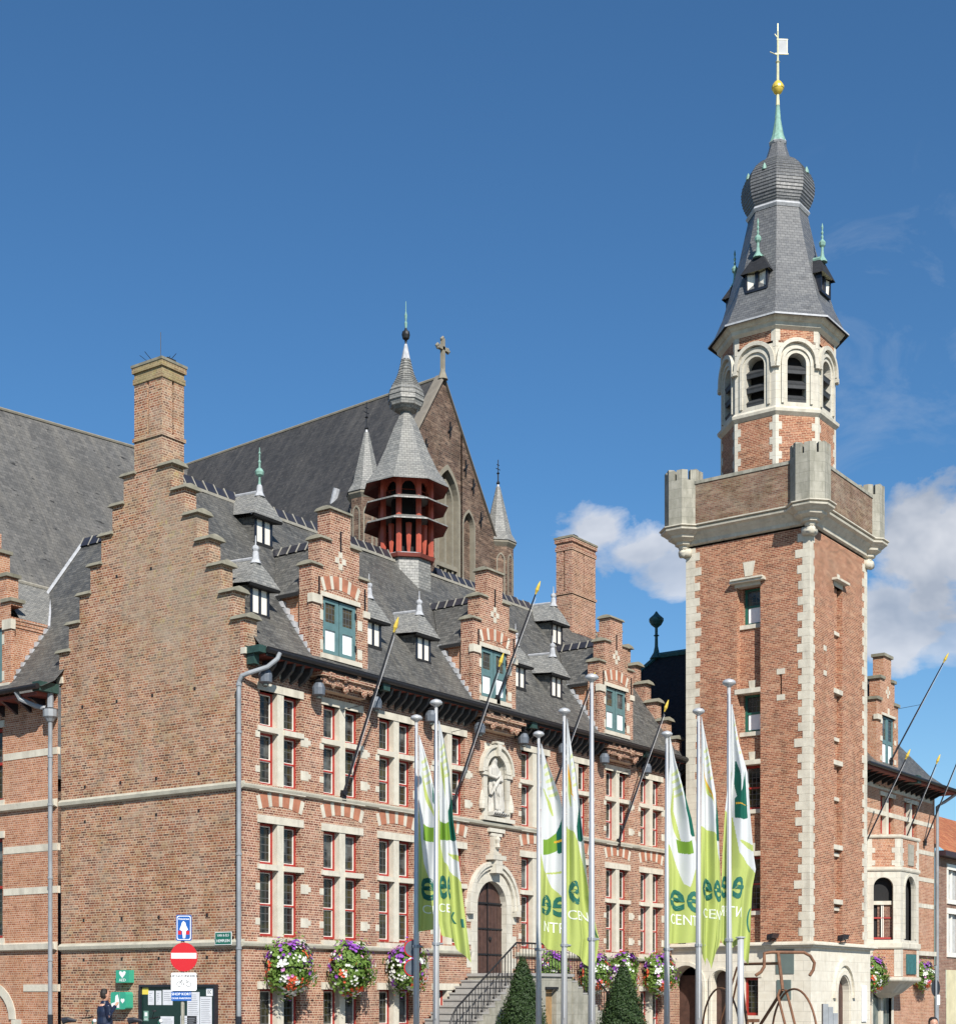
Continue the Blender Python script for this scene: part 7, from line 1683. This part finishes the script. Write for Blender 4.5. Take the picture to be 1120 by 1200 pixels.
def sitter():
    B = Vector((.76, -17.59, 0)); f = Vector((-.81, -.58, 0)); rt = Vector((f.y, -f.x, 0))
    t = thing('person', tuple(B), 'person with short brown hair sitting on a bench at the lower right edge', 'person')
    def P(a, b, z): return B + rt * a + f * b + Vector((0, 0, z - .06))
    m = MB().use('skin'); m.lathe(P(0, 0, 1.00), [(.02, 0), (.055, .02), (.075, .07), (.085, .13), (.083, .18), (.06, .225), (.01, .24)], 16)
    m.tube([P(0, -.02, .92), P(0, -.0, 1.03)], .055, 10); m.tube([P(0, .085, 1.13), P(0, .105, 1.08)], [.011, .018], 6); m.lathe(P(0, -.02, .42), [(.14, 0), (.16, .12), (.15, .25), (.18, .42), (.14, .5), (.05, .53)], 14)
    for s_ in (-1, 1):
        m.tube([P(.09 * s_, 0, .48), P(.1 * s_, .42, .5), P(.1 * s_, .44, .14)], [.085, .06, .045], 10); m.tube([P(.1 * s_, .4, .10), P(.1 * s_, .58, .10)], [.045, .035], 8)
        el = P(.26 * s_, .06, .66); hand = P(.12 * s_, .30, .58); m.tube([P(.19 * s_, 0, .88), el, hand], [.055, .045, .028], 8); pd = (hand - el).normalized(); m.tube([hand, hand + pd * .07], [.03, .032], 8)
        for q in range(4): o_ = rt * (.012 * (q - 1.5)); m.tube([hand + pd * .06 + o_ * 1.5, hand + pd * .1 + o_ * 1.6, hand + pd * .13 + o_ * 1.5 - Vector((0, 0, .015))], [.009, .008, .006], 6)
        m.tube([hand + pd * .02 - rt * .03 * s_, hand + pd * .06 - rt * .045 * s_], [.011, .008], 6)
    blob_obj(m, 'body', t, .008, 2)
    m = MB().use('hair'); m.lathe(P(0, -.025, 1.10), [(.06, -.04), (.092, .02), (.095, .08), (.08, .135), (.045, .165), (.01, .17)], 14); m.build('hair', t)
    m = MB().use('ink'); [m.ball(P(.034 * s_, .083, 1.135), .009, 8, 5) for s_ in (-1, 1)]; m.build('eyes', t)
    m = MB().use('grey_cloth'); m.lathe(P(0, -.02, .42), [(.18, 0), (.19, .12), (.18, .25), (.2, .42), (.16, .5), (.08, .55)], 16)
    for s_ in (-1, 1): el = P(.26 * s_, .06, .66); hand = P(.12 * s_, .30, .58); m.tube([P(.15 * s_, 0, .9), el, el + (hand - el) * .85], [.075, .065, .045], 8)
    blob_obj(m, 'shirt', t, .014, 3)
    m = MB().use('denim')
    for s_ in (-1, 1): m.tube([P(.09 * s_, -.02, .48), P(.1 * s_, .42, .5), P(.1 * s_, .44, .16)], [.11, .085, .065], 10)
    blob_obj(m, 'trousers', t, .014, 3)
    m = MB().use('black'); [m.tube([P(.1 * s_, .37, .1), P(.1 * s_, .62, .1)], [.05, .04], 8) for s_ in (-1, 1)]; m.build('shoes', t)
    t = thing('bench', (B.x, B.y, 0), 'wooden bench under the seated person at the lower right', 'bench'); m = MB().use('wood_tan')
    bf = Fr(B + f * .02, rt, f); m.fb(bf, -.8, .8, .30, .34, -.22, .25); m.build('seat', t)
    for u in (-.65, .65): m = MB().use('stone_gray'); m.fb(bf, u - .05, u + .05, 0, .30, -.2, .2); m.build('leg', t)
sitter()

# parked bicycles behind the man: saddle, mirror and handlebar just reach the picture
def bike(x, y, lab):
    t = thing('parked_bicycle', (x, y, 0), lab, 'bicycle', 'bicycles parked along the gable wall'); d = Vector((.58, -.81, 0)); s_ = Vector((.81, .58, 0)); B = Vector((x, y, 0))
    def P(a, z, o=0): return B + d * a + s_ * o + Vector((0, 0, z))
    for a in (-.52, .52):
        m = MB().use('black'); m.tube([P(a + .34 * math.cos(k * PI / 16), .36 + .34 * math.sin(k * PI / 16)) for k in range(33)], .02, 6, False); w_ = m.build('wheel', t); m = MB().use('pole')
        for k in range(8): m.tube([P(a, .36), P(a + .33 * math.cos(k * PI / 4), .36 + .33 * math.sin(k * PI / 4))], .003, 3)
        m.build('spokes', w_)
    m = MB().use('green'); m.tube([P(-.52, .36), P(-.2, .9), P(-.05, .33), P(.4, .85), P(-.17, .8)], .02, 6); m.tube([P(-.05, .33), P(-.52, .36)], .015, 6); m.tube([P(.52, .36), P(.40, 1.0)], .02, 6); m.build('frame', t)
    m = MB().use('black'); m.tube([P(-.34, 1.0), P(-.2, 1.03), P(.0, 1.0)], [.09, .07, .03], 8); m.build('saddle', t)
    m = MB().use('iron'); m.tube([P(.22, 1.06, -.28), P(.40, 1.1, -.1), P(.40, 1.1, .1), P(.22, 1.06, .28)], .016, 6); m.tube([P(.3, 1.08, -.26), P(.36, 1.24, -.3)], .008, 4); m.lathe(P(.36, 1.24, -.3), [(.02, -.01), (.06, 0), (.05, .03)], 8); m.build('handlebar', t)
    m = MB().use('paper'); m.ball(P(.46, 1.0), .05, 8, 6); m.build('lamp', t)
bike(-3.2, 2.6, 'parked bicycle left of the walking man, only handlebar showing'); bike(-2.45, 1.05, 'parked bicycle right of the walking man, mirror raised')

# info pillar near the tower door and the far street sign
t = thing('info_pillar', (20.4, -7.3, 0), 'stepped grey metal pillar before the arched door in the tower base', 'pillar')
kf = Fr((20.4, -7.3, 0), cu_, cf_)
for a, b, h in ((-.32, -.14, 1.36), (-.14, .02, 1.26), (.02, .18, 1.05)): m = MB().use('zinc'); m.fb(kf, a, b - .006, 0, h, -.12, .12); m.build('panel', t)
t = thing('street_sign_post', (20.5, -10.8, 0), 'black backed round traffic sign on a grey post at the far right', 'road sign')
kf = Fr((20.5, -10.8, 0), cu_, cf_); m = MB().use('zinc'); m.tube([kf.p(0, 0), kf.p(0, 2.6)], .035, 8); m.build('post', t)
m = MB().use('black'); m.prism(kf, [(.14 * math.cos(2 * PI * k / 24), 1.88 + .27 * math.sin(2 * PI * k / 24)) for k in range(24)], -.08, -.03); m.build('sign_back', t)
m = MB().use('white'); m.fb(kf, .0, .13, 1.34, 1.66, -.06, -.02); m.build('plate', t)
CLOUDS = [(31.0, 16.5, 1.8, 1.15, .9), (30.0, 15.9, 2.2, 1.2, .9), (28.6, 15.2, 1.9, 1.0, .8), (18.9, 15.4, 2.5, 2.3, 1.0), (16.6, 15.8, 3.4, 2.8, 1.0), (20.7, 13.1, 1.9, 1.7, .9), (12, 14, 5, 4, .9), (18.5, 12.6, 2.2, 1.2, .6), (52, 5, 10, 1.6, .5)]
# ------------------------------------------------------------------ camera, sun, sky
cam = bpy.data.cameras.new('camera'); co = bpy.data.objects.new('camera', cam); col.objects.link(co); scn.camera = co
ang = math.atan(1300 / 1821.0)
co.location = (-28.76, -27.87, 1.6)
co.rotation_euler = (PI / 2, 0, ang - PI / 2 + 0.0)
cam.sensor_fit = 'VERTICAL'; cam.sensor_height = 36; cam.lens = 36 * 1821 / 1200.0
cam.shift_y = (1168 - 600) / 1200.0; cam.clip_end = 3000; cam.clip_start = .1
SD = Vector((-.8, -1.0, 1.0)).normalized()
sun = bpy.data.lights.new('sun', 'SUN'); so = bpy.data.objects.new('sun', sun); col.objects.link(so)
sun.energy = 4.9; sun.angle = R(.53); sun.color = (1, .95, .87)
so.rotation_euler = SD.to_track_quat('Z', 'Y').to_euler(); so.location = (-20, -40, 40)
w = bpy.data.worlds.new('World'); scn.world = w; w.use_nodes = True; nt = w.node_tree; nt.nodes.clear()
wo = nt.nodes.new('ShaderNodeOutputWorld'); bg = nt.nodes.new('ShaderNodeBackground'); nt.links.new(bg.outputs[0], wo.inputs[0])
sk = nt.nodes.new('ShaderNodeTexSky'); sk.sky_type = 'NISHITA'; sk.sun_disc = False
sk.sun_elevation = math.asin(SD.z); sk.sun_rotation = math.atan2(SD.x, SD.y); sk.altitude = 0; sk.air_density = 1.0; sk.dust_density = .1; sk.ozone_density = 4.0
bg.inputs[1].default_value = .082
tc = nt.nodes.new('ShaderNodeTexCoord')
nr = N(nt, 'ShaderNodeVectorMath', operation='NORMALIZE'); nt.links.new(tc.outputs['Generated'], nr.inputs[0])
s3 = N(nt, 'ShaderNodeSeparateXYZ'); nt.links.new(nr.outputs[0], s3.inputs[0])
az = math_n(nt, 'ARCTAN2', s3.outputs[1], s3.outputs[0]); el = math_n(nt, 'ARCSINE', s3.outputs[2])
ACES = [  # azimuth, elevation, half width, half height (degrees), strength: cumulus banks standing over the horizon
    (CL) for CL in CLOUDS]
nv = N(nt, 'ShaderNodeCombineXYZ'); nt.links.new(az, nv.inputs[0]); nt.links.new(math_n(nt, 'MULTIPLY', el, 1.5), nv.inputs[1])
n1 = noise(nt, nv.outputs[0], 16, 7, .58, .25); n2 = noise(nt, nv.outputs[0], 7, 5, .6, .2)
tot = None
for (a, e, wa, he, st) in ACES:
    da = math_n(nt, 'DIVIDE', math_n(nt, 'SUBTRACT', az, R(a)), R(wa)); de = math_n(nt, 'DIVIDE', math_n(nt, 'SUBTRACT', el, R(e)), R(he))
    d = math_n(nt, 'SQRT', math_n(nt, 'ADD', math_n(nt, 'MULTIPLY', da, da), math_n(nt, 'MULTIPLY', de, de)))
    k = math_n(nt, 'SUBTRACT', math_n(nt, 'ADD', 1.0, math_n(nt, 'MULTIPLY', math_n(nt, 'SUBTRACT', n1, .5), 2.6)), d)
    k = math_n(nt, 'MULTIPLY', ramp(nt, k, [(.0, 0.0), (.10, .35), (.4, 1.0)]), st)
    tot = k if tot is None else math_n(nt, 'MAXIMUM', tot, k)
ccol = mixc(nt, ramp(nt, n2, [(.38, 0.0), (.62, 1.0)]), (3.6, 4.1, 5.0), (7.2, 7.4, 7.9))
cirrus = ramp(nt, noise(nt, nv.outputs[0], 9, 6, .65, 1.2), [(.52, 0.0), (.8, .35)])
da = math_n(nt, 'DIVIDE', math_n(nt, 'SUBTRACT', az, R(21)), R(6)); de = math_n(nt, 'DIVIDE', math_n(nt, 'SUBTRACT', el, R(22)), R(7))
cm = math_n(nt, 'MAXIMUM', math_n(nt, 'SUBTRACT', 1.0, math_n(nt, 'ADD', math_n(nt, 'MULTIPLY', da, da), math_n(nt, 'MULTIPLY', de, de))), 0.0)
tintc_ = ramp(nt, math_n(nt, 'MULTIPLY', el, 180 / PI / 40.0), [(.20, (.76, .97, 1.05)), (.45, (.555, .88, 1.05))])
skyt = mixc(nt, 1.0, sk.outputs[0], tintc_, 'MULTIPLY')
skyc = mixc(nt, math_n(nt, 'MULTIPLY', cirrus, cm), skyt, (4.5, 5.2, 6.2))
fin = mixc(nt, tot, skyc, ccol)
nt.links.new(fin, bg.inputs[0])
vs = scn.view_settings; vs.view_transform = 'Standard'; vs.look = 'None'; vs.exposure = 0.45; vs.gamma = 1.0
scn.render.engine = 'CYCLES'; scn.cycles.max_bounces = 6; scn.cycles.use_denoising = True
